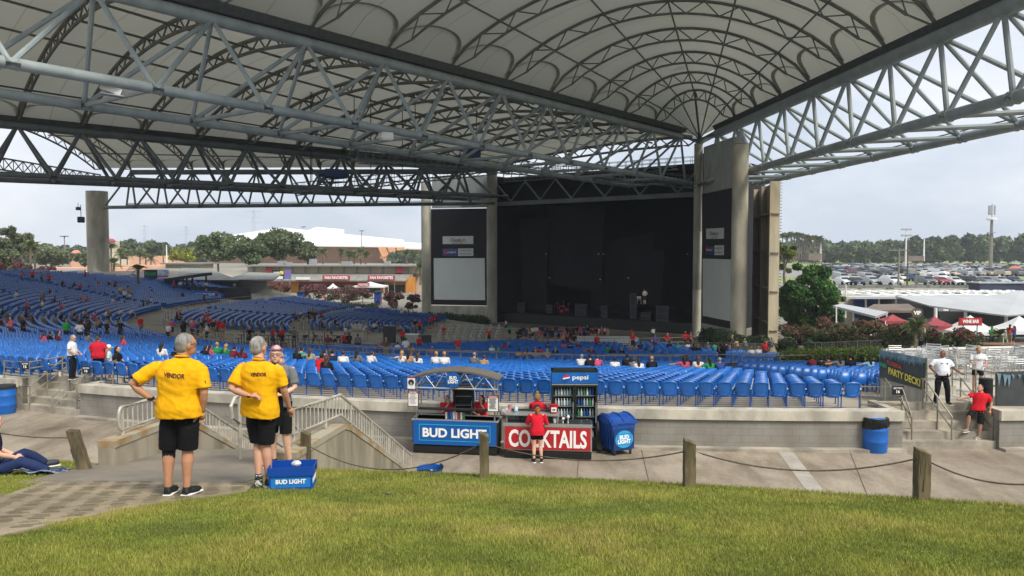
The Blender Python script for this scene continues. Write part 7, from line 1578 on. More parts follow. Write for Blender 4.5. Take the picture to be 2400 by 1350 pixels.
def figure(label, loc, heading, H=1.75, w=1.0, J=None, skin='skin', shirt=('#b8202c', 'short'), bottom=('shorts', '#17181b'), shoes='#1a1a1c', hair=('#4a3b30', 'short'), hi=False, head_turn=0, head_tilt=0, hatc=None, extras=None, belly=0, fem=False, group=None, socks=None, cat='person', shirt_hem=.86, collar=True):
    j = {k: Vector(v) for k, v in BASE.items()}
    if J: j.update({k: Vector(v) for k, v in J.items()})
    t = thing('person', label, cat, loc, heading, group); k_ = H/1.75; t.scale = (k_, k_, k_)
    vx = .0085 if hi else .015; sk = M[skin]
    up = (j['neck']-j['pelvis']).normalized(); shv = (j['shR']-j['shL']).normalized(); hpv = (j['hipR']-j['hipL']).normalized()
    def ring(c, rx, ry, mix, off=0): s = hpv.lerp(shv, mix).normalized(); f = up.cross(s).normalized(); f = f if f.dot(Vector((0, 1, 0))) > -.99 else f; return (c+f*off, s*rx, f*ry)
    def torso(mb, e, zlo, top=True):
        P, Wt, C, Nk = j['pelvis'], j['waist'], j['chest'], j['neck']; ww = w
        lo = P+(P-Wt).normalized()*(P.z-zlo if P.z > zlo else 0)
        wst = (.135 if fem else .15); ch = (.15 if fem else .165)
        rs = [ring(lo, .172*ww+e, .118*ww+e+belly*.4, 0), ring(P, .170*ww+e, .120*ww+e+belly*.8, 0), ring(Wt, wst*ww+e, .108*ww+e+belly, .3, belly*.35), ring(Wt.lerp(C, .55), ch*ww*.98+e, .112*ww+e+belly*.6, .7, belly*.2), ring(C, (ch+.012)*ww+e, .12*ww+e+(.012 if fem else 0), .9, .012 if fem else 0), ring(C.lerp(Nk, .42), .172*ww+e, .108*ww+e*.8, 1), ring(C.lerp(Nk, .78), .125*ww+e*.8, .085*ww+e*.6, 1), ring(C.lerp(Nk, .95), .07+e*.6, .068+e*.5, 1)]
        loft(mb, rs, 22)
    mb = MB(); torso(mb, -.024, .9)
    for s in 'LR':
        h_, kn, an, to = j['hip'+s], j['knee'+s], j['ank'+s], j['toe'+s]; mb.path([h_, h_.lerp(kn, .4), kn, kn.lerp(an, .32)-up*0, kn.lerp(an, .7), an], [.086*w**.5, .078*w**.5, .056, .056*w**.4, .043, .036], 12)
        heel = an+(an-to).normalized()*.03; heel.z = min(an.z, an.z-.03); mb.path([heel, an.lerp(to, .35)-V3(0, 0, .02), an.lerp(to, .8)-V3(0, 0, .015), to], [.034, .04, .038, .022], 8)
        sh, el, wr, hd = j['sh'+s], j['el'+s], j['wr'+s], j['hd'+s]; mb.path([sh, sh.lerp(el, .45), el, el.lerp(wr, .3), wr], [.045*w**.5, .046*w**.5, .038*w**.5, .038*w**.5, .025], 10)
        if hi: hand_pieces(mb, wr, hd, -1 if s == 'L' else 1, (extras or {}).get('curl'+s, .5))
        else: hand_pieces(mb, wr, hd, -1 if s == 'L' else 1, .4, 1.12)
    hd = j['head']; Rm = (Matrix.Rotation(head_turn, 3, 'Z') @ Matrix.Rotation(head_tilt, 3, 'X'))*1.10; hd = hd-V3(0, 0, .034)
    mb.path([j['neck']-up*.06, j['neck']+up*.02, hd-V3(0, .005, .045)], [.062*w**.4, .056*w**.3, .052], 12)
    def hp_(x, y, z): return hd + Rm @ V3(x, y, z)
    hb = MB(); hb.ball((0, -.008, .012), (.074, .094, .102), 18, 12); hb.ball((0, .022, -.045), (.056, .066, .062), 14, 9); hb.path([(0, .078, .022), (0, .098, -.012), (0, .088, -.02)], [.008, .0125, .009], 8); hb.ball((0, .072, -.048), (.022, .014, .012), 8, 6); hb.ball((0, .064, -.082), (.022, .02, .016), 8, 6); hb.ball((0, .074, .033), (.05, .014, .012), 10, 6)
    for s in (-1, 1): hb.ball((s*.076, -.008, -.008), (.011, .020, .030), 8, 6)
    mb.add([hd+Rm @ Vector(p) for p in hb.v], hb.f)
    body = remesh(mb, vx if not hi else .0075, 2, 'body'); body.materials.append(sk); body.polygons.foreach_set('use_smooth', [True]*len(body.polygons)); o = bpy.data.objects.new('body', body); COL.objects.link(o); o.parent = t
    for s in (-1, 1): 
        e_ = MB().ball((0, 0, 0), (.012, .008, .008), 8, 6).build('eye', mat('eye_white', '#d9d4cf', .3), o, True); e_.location = hp_(s*.03, .079, .012); e_.rotation_euler = (head_tilt, 0, head_turn)
        MB().ball((0, .006, 0), (.0055, .004, .0055), 6, 5).build('iris', mat('iris_dark', '#2b1d16', .3), e_, True) if False else None
        p_ = MB().ball((0, 0, 0), (.006, .005, .006), 6, 5).build('pupil', mat('iris_dark', '#2b1d16', .3), o, True); p_.location = hp_(s*.03, .0855, .012)
    mo = MB().ball((0, 0, 0), (.021, .006, .0055), 8, 5).build('lips', mat('lips', '#a5594f', .5), o, True); mo.location = hp_(0, .084, -.046); mo.rotation_euler = (head_tilt, 0, head_turn)
    def finish(mb, name, m, vox=None, amp=.004, sm=3, parent=None, sc=7):
        me = remesh(mb, vox or vx*1.15, sm, name); n = len(me.vertices); co = np.empty(n*3); me.vertices.foreach_get('co', co); co = co.reshape(-1, 3)
        if amp:
            no = np.array([v.normal[:] for v in me.vertices]); d = np.array([noise.noise((p[0]*sc*1.3, p[1]*sc*1.3, p[2]*sc*.6)) + .5*noise.noise((p[0]*sc*3+9, p[1]*sc*3, p[2]*sc*2.2)) + (-.9*abs(noise.noise((p[0]*4+p[2]*3, 5, p[2]*15+p[0]*5))) if hi else 0) for p in co]); co = co+no*(d[:, None]*amp); me.vertices.foreach_set('co', co.ravel())
        me.materials.append(m); me.polygons.foreach_set('use_smooth', [True]*len(me.polygons)); me.update(); o = bpy.data.objects.new(name, me); COL.objects.link(o); o.parent = parent or t; return o
    if shirt:
        mb = MB(); torso(mb, .019, shirt_hem)
        for s in 'LR':
            sh, el, wr = j['sh'+s], j['el'+s], j['wr'+s]
            if shirt[1] == 'short': mb.path([sh.lerp(j['neck'], .4)-up*.035, sh.lerp(j['neck'], .1)-up*.03, sh.lerp(el, .12)-up*.012, sh.lerp(el, .35), sh.lerp(el, .82)], [.05, .055*w**.5, .060*w**.5, .067*w**.5, .069*w**.5], 14)
            elif shirt[1] == 'long': mb.path([sh.lerp(j['neck'], .4)-up*.03, sh-up*.014, sh.lerp(el, .5), el, el.lerp(wr, .5), wr], [.055, .066, .064, .054, .046, .036], 12)
            elif shirt[1] == 'elbow': mb.path([sh.lerp(j['neck'], .4)-up*.03, sh-up*.014, sh.lerp(el, .5), el, el.lerp(wr, .25)], [.055, .068, .069, .062, .056], 12)
        S = finish(mb, 'shirt', cloth(shirt[0][1:], shirt[0]), amp=.009 if hi else .007)
        if collar:
            cpts = [j['neck']+up*.004+V3(math.cos(a)*.066, math.sin(a)*.064, .012*math.sin(-a)) for a in np.linspace(0, 2*PI, 16, endpoint=False)]
            MB().path(cpts, .012, 6, closed=True).build('collar', cloth(shirt[0][1:], shirt[0]), S, True)
    mb = MB(); P = j['pelvis']; kind, bc = bottom[0], bottom[1]
    loft(mb, [ring(j['waist'].lerp(P, .85), .150*w, .108*w+belly*.5, .1), ring(P, .165*w, .116*w+.004+belly*.45, 0), ring(P-up*.07, .174*w+.006, .116*w+.010, 0)], 20)
    for s in 'LR':
        h_, kn, an = j['hip'+s], j['knee'+s], j['ank'+s]; b_ = w**.5
        if kind == 'shorts': q = bottom[2] if len(bottom) > 2 else .92; mb.path([h_+V3(0, 0, .02), h_.lerp(kn, .4), h_.lerp(kn, q)], [.10*b_, .092*b_, .080*b_+.008], 14)
        else: mb.path([h_+V3(0, 0, .02), h_.lerp(kn, .4), kn, kn.lerp(an, .4), an-V3(0, 0, .02)], [.10*b_, .094*b_, .074*b_, .07*b_, .062], 14)
    finish(mb, 'shorts' if kind == 'shorts' else 'trousers', cloth(bc[1:], bc), amp=.006)
    for s in 'LR':
        an, to = j['ank'+s], j['toe'+s]; d = (to-an); dd = V3(d.x, d.y, d.z).normalized(); heel = an-dd*.045; heel.z = an.z-.045 if abs(d.z) < .12 else heel.z
        mb = MB(); mb.path([heel, an.lerp(to, .3)-V3(0, 0, .022), an.lerp(to, .75)-V3(0, 0, .016), to+dd*.015], [.042, .049, .048, .032], 10); mb.tube(an-V3(0, 0, .03), an+(j['knee'+s]-an).normalized()*.02, .044, .043, 10)
        sh_ = finish(mb, 'shoe', mat('shoe_'+shoes[1:], shoes, .6, 0, .1, 8), vox=.011, amp=0, sm=2)
        if abs(d.z) < .12:
            zb = min(heel.z, to.z)-.03; ang = math.atan2(-dd.x, dd.y); c = (heel+to)/2; MB().rbox((c.x, c.y, max(.012, zb)), (.095, .275, .026), .012, ang).build('sole', M['white'], sh_)
        else:
            _, u, v = frame_of(dd); mb = MB(); mb.path([heel-v*.028, an.lerp(to, .4)-v*.045, to-v*.03], [.034, .042, .03], 8); mb.build('sole', mat('sole_grey', '#c9c9c6', .7, 0, .4, 40, col2='#1d2226', lo=.48, hi=.52), sh_, True)
        if socks: MB().tube(an+V3(0, 0, .0), an+(j['knee'+s]-an)*.12, .043, .042, 10, caps=False).build('sock', cloth(socks[1:], socks), t, True)
    hc, hs = hair; hm = mat('hair_'+hc[1:], hc, .7, 0, .25, 22, .6, 70, stretch=(1, 1, .25), spec=.3); mb = MB(); tmp = MB()
    if hs != 'bald':
        tmp.ball((0, -.021, .027), (.0775, .090, .095), 18, 12)
        if hs == 'short': tmp.ball((0, -.045, -.01), (.070, .062, .072), 14, 9)
        else: tmp.ball((0, -.05, -.01), (.078, .066, .09), 14, 9)
        if hs == 'long': tmp.path([(0, -.06, 0), (0, -.085, -.09), (0, -.08, -.2), (0, -.06, -.28)], [.07, .075, .065, .03], 10); tmp.path([(.06, -.02, 0), (.075, -.01, -.1), (.07, 0, -.18)], [.03, .03, .015], 8); tmp.path([(-.06, -.02, 0), (-.075, -.01, -.1), (-.07, 0, -.18)], [.03, .03, .015], 8)
        if hs == 'pony': tmp.path([(0, -.1, .03), (0, -.135, 0), (0, -.13, -.1), (0, -.11, -.17)], [.025, .036, .034, .012], 8)
        if hs == 'bun': tmp.ball((0, -.04, .135), (.046, .046, .042), 12, 8)
        if hs == 'curly':
            for i in range(26): a = i*2.4; tmp.ball((.075*math.cos(a), -.04+.05*math.sin(a), .06-.009*i), (.034, .034, .03), 7, 5)
        mb.add([hd+Rm @ Vector(p) for p in tmp.v], tmp.f); finish(mb, 'hair', hm, vox=.009, amp=.004, sm=1, sc=22)
    if hatc:
        tmp = MB(); tmp.lathe([(.083, .02), (.087, .05), (.078, .10), (.05, .128), (.01, .135)], (0, -.008, 0), 18); tmp.slab([V3(-.06, .06, .035), V3(.06, .06, .035), V3(.05, .15, .018), V3(-.05, .15, .018)], .008)
        MB().add([hd+Rm @ Vector(p) for p in tmp.v], tmp.f).build('cap', cloth(hatc[1:], hatc), t, True)
    t['_hd'] = tuple(hd); 
    return t, j, hp_
def wrap_text(t, part, s, h, w_, x, z, m, front=False, roll=0, bold=.03):
    """lettering laid on the cloth surface by casting onto it"""
    from mathutils.bvhtree import BVHTree
    src = [c for c in t.children if c.name.split('.')[0] == part][0]; bv = BVHTree.FromPolygons([v.co[:] for v in src.data.vertices], [p.vertices[:] for p in src.data.polygons])
    V, F = text_mesh(s, h, w=w_, bold=bold, res=2); out = []; sg = -1 if front else 1
    for p in V:
        X = p[0]*math.cos(roll)-p[2]*math.sin(roll); Z = p[0]*math.sin(roll)+p[2]*math.cos(roll); X = X*(1 if not front else -1)+x; hit = bv.ray_cast(V3(X, -1.0*sg, Z+z), V3(0, sg, 0)); y = hit[0].y if hit[0] else -.15*sg; out.append((X, y-sg*(.006 if p[1] < 0 else .001), Z+z))
    me = bpy.data.meshes.new('lettering'); me.from_pydata(out, [], F); me.materials.append(m); o = bpy.data.objects.new('lettering', me); COL.objects.link(o); o.parent = src; return o
def glasses(t, hp_, turn, tilt=0, c='#1a1412'):
    mb = MB()
    for s in (-1, 1): mb.path([hp_(s*.032+.024*math.cos(a), .094, .012+.019*math.sin(a)) for a in np.linspace(0, 2*PI, 10, endpoint=False)], .0028, 5, closed=True); mb.tube(hp_(s*.058, .092, .015), hp_(s*.077, .0, .012), .0028, n=5)
    mb.tube(hp_(-.008, .096, .014), hp_(.008, .096, .014), .0028, n=5); mb.build('glasses', mat('specs', c, .3), t)
mat('vendor_print', '#5a2b1e', .8)
L1 = at(425, 1172, 8.2); L1.z = zlawn(L1.x, L1.y)+.012
t, j, hp_ = figure('grey haired vendor in yellow shirt, left hand on hip, nearer to the left edge', L1, R(-2), 1.78, 1.32, dict(
    hipL=(-.10, 0, .92), hipR=(.11, 0, .92), kneeL=(-.135, .02, .49), kneeR=(.07, .02, .49), ankL=(-.125, -.03, .085), ankR=(.075, -.03, .085), toeL=(-.13, .15, .03), toeR=(.13, .14, .03),
    head=(.075, .03, 1.635), neck=(.04, 0, 1.48), chest=(.02, 0, 1.28), shL=(-.205, 0, 1.40), shR=(.235, 0, 1.385), elL=(-.455, -.10, 1.20), wrL=(-.275, -.04, 1.03), hdL=(-.20, .02, .965), elR=(.275, -.02, 1.10), wrR=(.235, .03, .90), hdR=(.205, .06, .80)),
    skin='skin_t', shirt=('#eaad0e', 'short'), bottom=('shorts', '#15161a', 1.0), shoes='#17181a', hair=('#8d8a85', 'short'), hi=True, head_turn=R(-42), belly=.02, shirt_hem=.845)
glasses(t, hp_, R(-42)); wrap_text(t, 'shirt', 'VENDOR', .048, .215, .03, 1.305, MATS['vendor_print'], roll=R(-5)); 
MB().lathe([(.036, -.016), (.038, 0), (.036, .016)], n=14, cap=False).build('watch', M['black'], t).location = j['wrL']+V3(-.01, .0, .01)
MB().tube(j['kneeL']+V3(0, 0, .05), j['kneeL']-V3(0, -.0, .10), .070, .064, 14, caps=False).build('knee_sleeve', cloth('23282a', '#23282a'), t, True)
text('11', .06, MATS['vendor_print'], t, (.292, -.075, 1.21), (0, 0, R(25)), bold=.02)
L2 = at(612, 1142, 8.9); L2.z = zlawn(L2.x, L2.y)+.012
t, j, hp_ = figure('grey haired vendor in yellow shirt with one arm behind his back, by the blue crate', L2, R(-14), 1.79, 1.20, dict(
    hipL=(-.10, 0, .93), hipR=(.10, 0, .91), kneeL=(-.06, .06, .50), ankL=(.02, -.08, .14), toeL=(-.01, -.04, .0), kneeR=(.05, .03, .49), ankR=(.09, .02, .085), toeR=(.20, .17, .03),
    head=(-.02, .03, 1.64), shL=(-.205, 0, 1.41), shR=(.205, .02, 1.40), elL=(-.25, -.17, 1.15), wrL=(.01, -.215, 1.09), hdL=(.09, -.20, 1.10), elR=(.26, .08, 1.12), wrR=(.255, .20, .90), hdR=(.26, .24, .84)),
    skin='skin', shirt=('#eaad0e', 'short'), bottom=('shorts', '#17181b', .96), shoes='#3a4250', hair=('#9a9791', 'short'), hi=True, head_turn=R(-8), belly=.02, shirt_hem=.83, extras=dict(curlL=.9))
wrap_text(t, 'shirt', 'VENDOR', .042, .17, .075, 1.325, MATS['vendor_print'])
MB().lathe([(.032, -.01), (.034, 0), (.032, .01)], n=14, cap=False).build('wristband', M['black'], t).location = j['wrL']
L3 = Vector((at(655, 900, 10.7).x, 10.7, 2.79))
t, j, hp_ = figure('woman with pink hair, head scarf and glasses facing the two vendors', L3, R(168), 1.74, .95, dict(head=(.03, .03, 1.63), elL=(-.25, .03, 1.14), wrL=(-.14, .2, 1.06), hdL=(-.06, .24, 1.07), elR=(.25, .02, 1.14), wrR=(.17, .2, 1.0), hdR=(.1, .25, .98), kneeL=(-.1, .03, .49)),
    skin='skin_p', shirt=('#6f7274', 'short'), bottom=('shorts', '#17181b', 1.02), shoes='#19191b', hair=('#d9a3b4', 'long'), hi=True, head_turn=R(22), fem=True)
glasses(t, hp_, R(22)); mb = MB(); mb.path([hp_(.086*math.cos(a), -.01+.098*math.sin(a), .062+.012*math.sin(a)) for a in np.linspace(-.2, PI+.2, 14)], [.012]*14, 6); mb.ball(hp_(.03, .075, .085), (.03, .018, .02), 8, 6); mb.build('head_scarf', mat('scarf', '#3a3040', .8, 0, .4, 40, col2='#8d6a80', lo=.5, hi=.6), t, True)
mb = MB(); mb.slab([V3(-.15, .145, .62), V3(.15, .145, .62), V3(.13, .155, 1.05), V3(.09, .15, 1.3), V3(-.09, .15, 1.3), V3(-.13, .155, 1.05)], .012); mb.build('apron', cloth('141416', '#141416'), t); MB().box((.08, .165, 1.3), (.07, .01, .02)).build('name_tag', M['white'], t)
def g3(px, Y, z): p = at(px, 900, Y); return Vector((p.x, Y, z))
WH = '#dfe3ea'; NV = '#181b22'
t, j, hp_ = figure('bald officer in white uniform shirt standing above the right stairs, hand on hip', g3(2207, 23.3, 1.16), R(176), 1.70, 1.22, dict(elR=(.37, -.02, 1.19), wrR=(.24, .06, 1.02), hdR=(.19, .08, .98), elL=(-.33, .05, 1.16), wrL=(-.50, .14, 1.02), hdL=(-.57, .16, 1.0), kneeL=(-.17, .02, .49), ankL=(-.22, -.03, .085), kneeR=(.13, .02, .49), ankR=(.17, -.03, .085), toeR=(.26, .12, .03), toeL=(-.25, .15, .03)),
    skin='skin_b', shirt=(WH, 'short'), bottom=('pants', NV), shoes='#101113', hair=('#3a2a20', 'bald'), head_turn=R(-48), belly=.04, shirt_hem=.93)
mb = MB(); n = 20; mb.path([j['pelvis']+V3(.205*math.cos(a), .165*math.sin(a)+.01, .03) for a in np.linspace(0, 2*PI, n, endpoint=False)], .024, 6, closed=True); mb.rbox((.19, .1, .93), (.07, .05, .12), .01); mb.rbox((-.2, .09, .95), (.06, .05, .10), .01); mb.rbox((-.08, .18, .97), (.05, .04, .08), .01); mb.build('duty_belt', M['black'], t)
mb = MB(); mb.box((.08, .165, 1.33), (.06, .012, .015)); mb.box((-.08, .165, 1.32), (.035, .012, .04)); mb.build('badge', mat('badge_dark', '#4b4a52', .4, .4), t)
t, j, hp_ = figure('officer in white shirt and sunglasses standing at the top of the left stairs', g3(171, 28.0, 1.16), R(-88), 1.66, 1.08, dict(head=(0, .06, 1.62), elR=(.25, .02, 1.14), wrR=(.2, .24, 1.0), hdR=(.12, .32, .97), elL=(-.25, .0, 1.14), wrL=(-.2, .22, .98), hdL=(-.1, .3, .95)), skin='skin', shirt=(WH, 'short'), bottom=('pants', NV), shoes='#101113', hair=('#b0a9a0', 'short'), belly=.03, head_tilt=R(-12), shirt_hem=.93)
glasses(t, hp_, 0); MB().path([j['pelvis']+V3(.185*math.cos(a), .14*math.sin(a), .04) for a in np.linspace(0, 2*PI, 18, endpoint=False)], .02, 6, closed=True).build('duty_belt', M['black'], t)
figure('broad man in a red polo and dark cap, back turned, by the left stairs', g3(232, 27.9, 1.16), R(8), 1.66, 1.42, dict(elL=(-.30, .02, 1.14), wrL=(-.27, .14, .95), hdL=(-.25, .2, .9), elR=(.3, .0, 1.14)), skin='skin', shirt=('#c01f34', 'short'), bottom=('shorts', '#17181b', .95), shoes='#d8d8d6', hair=('#5a4a3e', 'short'), hatc='#1f2433', belly=.05, shirt_hem=.84)
t, j, hp_ = figure('blonde woman in a white polo leaning on the deck railing', g3(2291, 24.9, 1.2), R(160), 1.60, 1.0, dict(head=(0, .08, 1.6), neck=(0, .03, 1.46), chest=(0, .01, 1.28), elL=(-.24, .06, 1.15), wrL=(-.2, .27, 1.05), hdL=(-.14, .36, 1.06), elR=(.24, .08, 1.15), wrR=(.16, .27, 1.06), hdR=(.12, .36, 1.07)), skin='skin', shirt=('#e6e6e8', 'short'), bottom=('shorts', '#1a1d26', .6), shoes='#333', hair=('#b08b54', 'short'), fem=True, head_tilt=R(-22), head_turn=R(20))
MB().path([V3(-.05, .1, 1.46), V3(-.04, .15, 1.3), V3(0, .16, 1.2), V3(.04, .15, 1.3), V3(.05, .1, 1.46)], .005, 5).build('lanyard', M['black'], t)
t, j, hp_ = figure('man in red shirt and black shorts leaning back at the right stairs', g3(2296, 22.75, .235), R(150), 1.68, 1.10, dict(pelvis=(.03, -.05, .93), waist=(.0, -.08, 1.06), chest=(-.03, -.12, 1.26), neck=(-.05, -.15, 1.44), head=(-.02, -.15, 1.60), shL=(-.22, -.13, 1.40), shR=(.15, -.16, 1.39), elR=(.30, -.02, 1.28), wrR=(.50, .08, 1.22), hdR=(.57, .1, 1.20), elL=(-.33, -.18, 1.13), wrL=(-.30, -.1, .90), hdL=(-.30, -.06, .82),
    hipL=(-.07, -.05, .9), hipR=(.12, -.04, .9), kneeR=(.26, .28, .72), ankR=(.30, .22, .31), toeR=(.40, .38, .26), kneeL=(-.05, .06, .48), ankL=(-.02, .0, .085), toeL=(.08, .16, .03)), skin='skin', shirt=('#d01f2c', 'short'), bottom=('shorts', '#15161a', 1.0), shoes='#8e8478', hair=('#2a2320', 'short'), head_tilt=R(25), head_turn=R(-30))
figure('person in pale cap and light shirt seated by the left stair rail', g3(256, 29.2, .70), R(-60), 1.6, .95, dict(), skin='skin', shirt=('#bcd6d8', 'short'), bottom=('shorts', '#8d9094'), shoes='#cccccc', hair=('#d9d9d6', 'short'), hatc='#e8e8e6')
SIT = dict(hipL=(-.09, 0, .46), hipR=(.09, 0, .46), kneeL=(-.11, .42, .48), kneeR=(.11, .42, .48), ankL=(-.11, .46, .085), ankR=(.11, .46, .085), toeL=(-.12, .62, .03), toeR=(.12, .62, .03), pelvis=(0, -.02, .50), waist=(0, -.04, .63), chest=(0, -.02, .84), neck=(0, 0, 1.03), head=(0, .03, 1.19), shL=(-.185, -.01, .975), shR=(.185, -.01, .975), elL=(-.23, .05, .72), elR=(.23, .05, .72), wrL=(-.16, .26, .62), wrR=(.16, .26, .62), hdL=(-.1, .33, .60), hdR=(.1, .33, .60))
figure('dark haired person in black seated sideways beside the pale cap, left of the vendors', g3(276, 28.2, 1.12), R(-95), 1.68, .95, SIT, skin='skin', shirt=('#1b1c20', 'short'), bottom=('shorts', '#e0dfdc', .7), shoes='#222', hair=('#241c1a', 'curly'))
RD = '#d21f33'
figure('woman in red resting her chin on her hand behind the blue beer cart', g3(1048, 22.98, -.02), R(188), 1.62, 1.05, dict(head=(.02, .16, 1.58), neck=(0, .10, 1.44), chest=(0, .05, 1.25), elR=(.16, .30, 1.16), wrR=(-.02, .30, 1.42), hdR=(-.03, .27, 1.50), elL=(-.23, .25, 1.14), wrL=(-.1, .38, 1.10), hdL=(0, .42, 1.10)), skin='skin', shirt=(RD, 'short'), bottom=('pants', '#1a1b20'), shoes='#222', hair=('#8b8078', 'long'), fem=True, head_turn=R(-35), belly=.03)
t, j, hp_ = figure('dark haired woman in red with a hand over her mouth behind the blue cart', g3(1129, 22.98, -.02), R(172), 1.63, 1.05, dict(head=(.0, .13, 1.58), neck=(0, .08, 1.44), chest=(0, .04, 1.25), elL=(-.17, .28, 1.16), wrL=(-.03, .31, 1.40), hdL=(-.01, .26, 1.50), elR=(.24, .2, 1.12), wrR=(.1, .36, 1.08), hdR=(.02, .4, 1.08)), skin='skin', shirt=(RD, 'short'), bottom=('pants', '#1a1b20'), shoes='#222', hair=('#33231c', 'curly'), fem=True, head_turn=R(-30), belly=.03)
figure('woman in red with a blonde bun behind the red cart, back turned', g3(1260, 22.45, 0), R(-10), 1.70, 1.05, dict(elL=(-.22, .12, 1.12), wrL=(-.12, .28, 1.05), hdL=(-.05, .34, 1.05), elR=(.24, .1, 1.12), wrR=(.16, .28, 1.08), hdR=(.1, .34, 1.08)), skin='skin', shirt=(RD, 'short'), bottom=('pants', '#1a1b20'), shoes='#222', hair=('#a57f4e', 'bun'), fem=True)
figure('woman in a red shirt and dark cap standing in front of the red cart', g3(1259, 21.0, 0), R(2), 1.66, 1.12, dict(head=(.01, .08, 1.58), neck=(0, .05, 1.44), chest=(0, .03, 1.26), elL=(-.28, .10, 1.14), wrL=(-.2, .32, 1.06), hdL=(-.12, .38, 1.05), elR=(.29, .08, 1.13), wrR=(.24, .30, 1.05), hdR=(.18, .37, 1.04), kneeL=(-.09, .02, .49), ankL=(-.09, -.03, .085), kneeR=(.10, .02, .49), ankR=(.13, -.03, .085)), skin='skin_p', shirt=(RD, 'elbow'), bottom=('shorts', '#131417', .55), shoes='#26272b', hair=('#a06a40', 'pony'), hatc='#3a2328', fem=True, socks='#1a1b1f', belly=.02, shirt_hem=.80)
t, j, hp_ = figure('person in dark blue sitting on the grass, cut by the left edge', Vector((at(-18, 1100, 10.3).x, 10.3, zlawn(-7.0, 10.3)-.40)), R(-60), 1.72, 1.1, {**SIT, 'kneeL': (-.2, .38, .62), 'ankL': (-.25, .62, .45), 'toeL': (-.27, .78, .43), 'kneeR': (.22, .36, .60), 'ankR': (.25, .66, .45), 'toeR': (.26, .8, .43), 'elR': (.26, .1, .74), 'wrR': (.2, .3, .66)}, skin='skin_p', shirt=('#1a2038', 'short'), bottom=('pants', '#27345a'), shoes='#333a48', hair=('#3a2a22', 'short'))
mb = MB(); vs = []; n = 14
for i in range(n+1):
    for q in range(9): u = i/n; v = q/8; vs.append((u*.75, (v-.5)*.5, .012+.07*abs(math.sin(u*7+v*3))*(1-u*.6)+.02*random.random()))
mb.add(vs, [(i*9+q, (i+1)*9+q, (i+1)*9+q+1, i*9+q+1) for i in range(n) for q in range(8)]); o = mb.build('blanket', mat('blanket', '#8f9cb4', .9, 0, .3, 9, col2='#27345a', lo=.46, hi=.54), None, True); p = lawnp(52, 1112); o.location = p-V3(.1, 0, .0); o.rotation_euler = (-.18, 0, .05); tag(o, 'crumpled blue patterned blanket on the grass at the left edge', 'blanket')
for i, px in enumerate((104, 122)): mb = MB(); mb.rbox((0, 0, .015), (.25, .09, .02), .008); mb.path([(-.03, -.045, .02), (-.02, 0, .06), (-.03, .045, .02)], .01, 5); o = mb.build('sandal', MATS['blanket'] if i else M['black']); o.location = lawnp(px, 1112); o.rotation_euler = (-.1, 0, .2+i*.5); tag(o, 'black sandal beside the blanket on the grass' if i == 0 else 'patterned sandal right of the black one on the grass', 'sandal')
def crowd_mesh(J, fem, name, w=1.0, hairs='short'):
    j = {k: Vector(v) for k, v in {**BASE, **J}.items()}; P = []   # (slot, p0, p1, r0, r1)
    sk, hr, sh, bt, so = 0, 1, 2, 3, 4
    for s in 'LR':
        kn, an, to, h_ = j['knee'+s], j['ank'+s], j['toe'+s], j['hip'+s]
        P += [(bt, h_, h_.lerp(kn, .8), .10, .09), (sk, kn, an, .062, .045), (so, an, to, .05, .04), (sh, j['sh'+s], j['sh'+s].lerp(j['el'+s], .75), .07, .062), (sk, j['el'+s], j['wr'+s], .045, .034), (sk, j['wr'+s], j['hd'+s], .036, .04)]
    e = .0; P += [(bt, j['hipL'], j['hipR'], .12, .12), (bt, j['pelvis']-V3(.06, 0, 0), j['pelvis']+V3(.06, 0, 0), .125, .125), (sh, j['waist']-V3(.05*w, 0, 0), j['waist']+V3(.05*w, 0, 0), .125, .125), (sh, j['chest']-V3(.07*w, 0, 0), j['chest']+V3(.07*w, 0, 0), .125, .125), (sh, j['shL'], j['shR'], .07, .07), (sh, j['waist'], j['chest'], .13, .13), (sk, j['neck']-V3(0, 0, .03), j['head'], .055, .055), (sk, j['head']+V3(0, .015, -.03), j['head']+V3(0, .01, .02), .078, .09), (hr, j['head']+V3(0, -.03, .02), j['head']+V3(0, -.02, .045), .093, .09)]
    if hairs == 'long': P += [(hr, j['head']+V3(0, -.07, 0), j['neck']+V3(0, -.09, -.1), .075, .06)]
    mb = MB()
    for sl, a, b, r0, r1 in P:
        a, b = Vector(a), Vector(b); d = (b-a); d = d.normalized() if d.length > 1e-5 else V3(0, 0, 1)
        mb.path([a-d*r0*.85, a-d*r0*.5, a, b, b+d*r1*.5, b+d*r1*.85], [r0*.5, r0*.87, r0, r1, r1*.87, r1*.5], 8)
    me = remesh(mb, .026, 1, name); me.materials.clear()
    for m in ('skin', 'black', 'white', 'dgrey', 'dgrey'): me.materials.append(M[m])
    c = np.array([p.center[:] for p in me.polygons]); best = np.full(len(c), 9.); idx = np.zeros(len(c), int)
    for sl, a, b, r0, r1 in P:
        a, b = np.array(a), np.array(b); ab = b-a; t = np.clip(((c-a)@ab)/max(1e-9, ab@ab), 0, 1); d = np.linalg.norm(c-(a+t[:, None]*ab), axis=1)-(r0+(r1-r0)*t); m = d < best; best[m] = d[m]; idx[m] = sl
    me.polygons.foreach_set('material_index', idx.astype(np.int32)); me.polygons.foreach_set('use_smooth', [True]*len(c)); me.update(); return me
SITL = {**SIT, 'chest': (0, .06, .83), 'neck': (0, .13, 1.0), 'head': (0, .19, 1.14), 'shL': (-.185, .11, .96), 'shR': (.185, .11, .96), 'elL': (-.22, .25, .72), 'elR': (.22, .25, .72), 'wrL': (-.08, .42, .72), 'wrR': (.08, .42, .74), 'hdL': (-.05, .46, .78), 'hdR': (.05, .46, .78)}
ARMUP = {**SIT, 'elL': (-.42, .0, .92), 'wrL': (-.62, .0, .90), 'hdL': (-.7, .0, .9)}
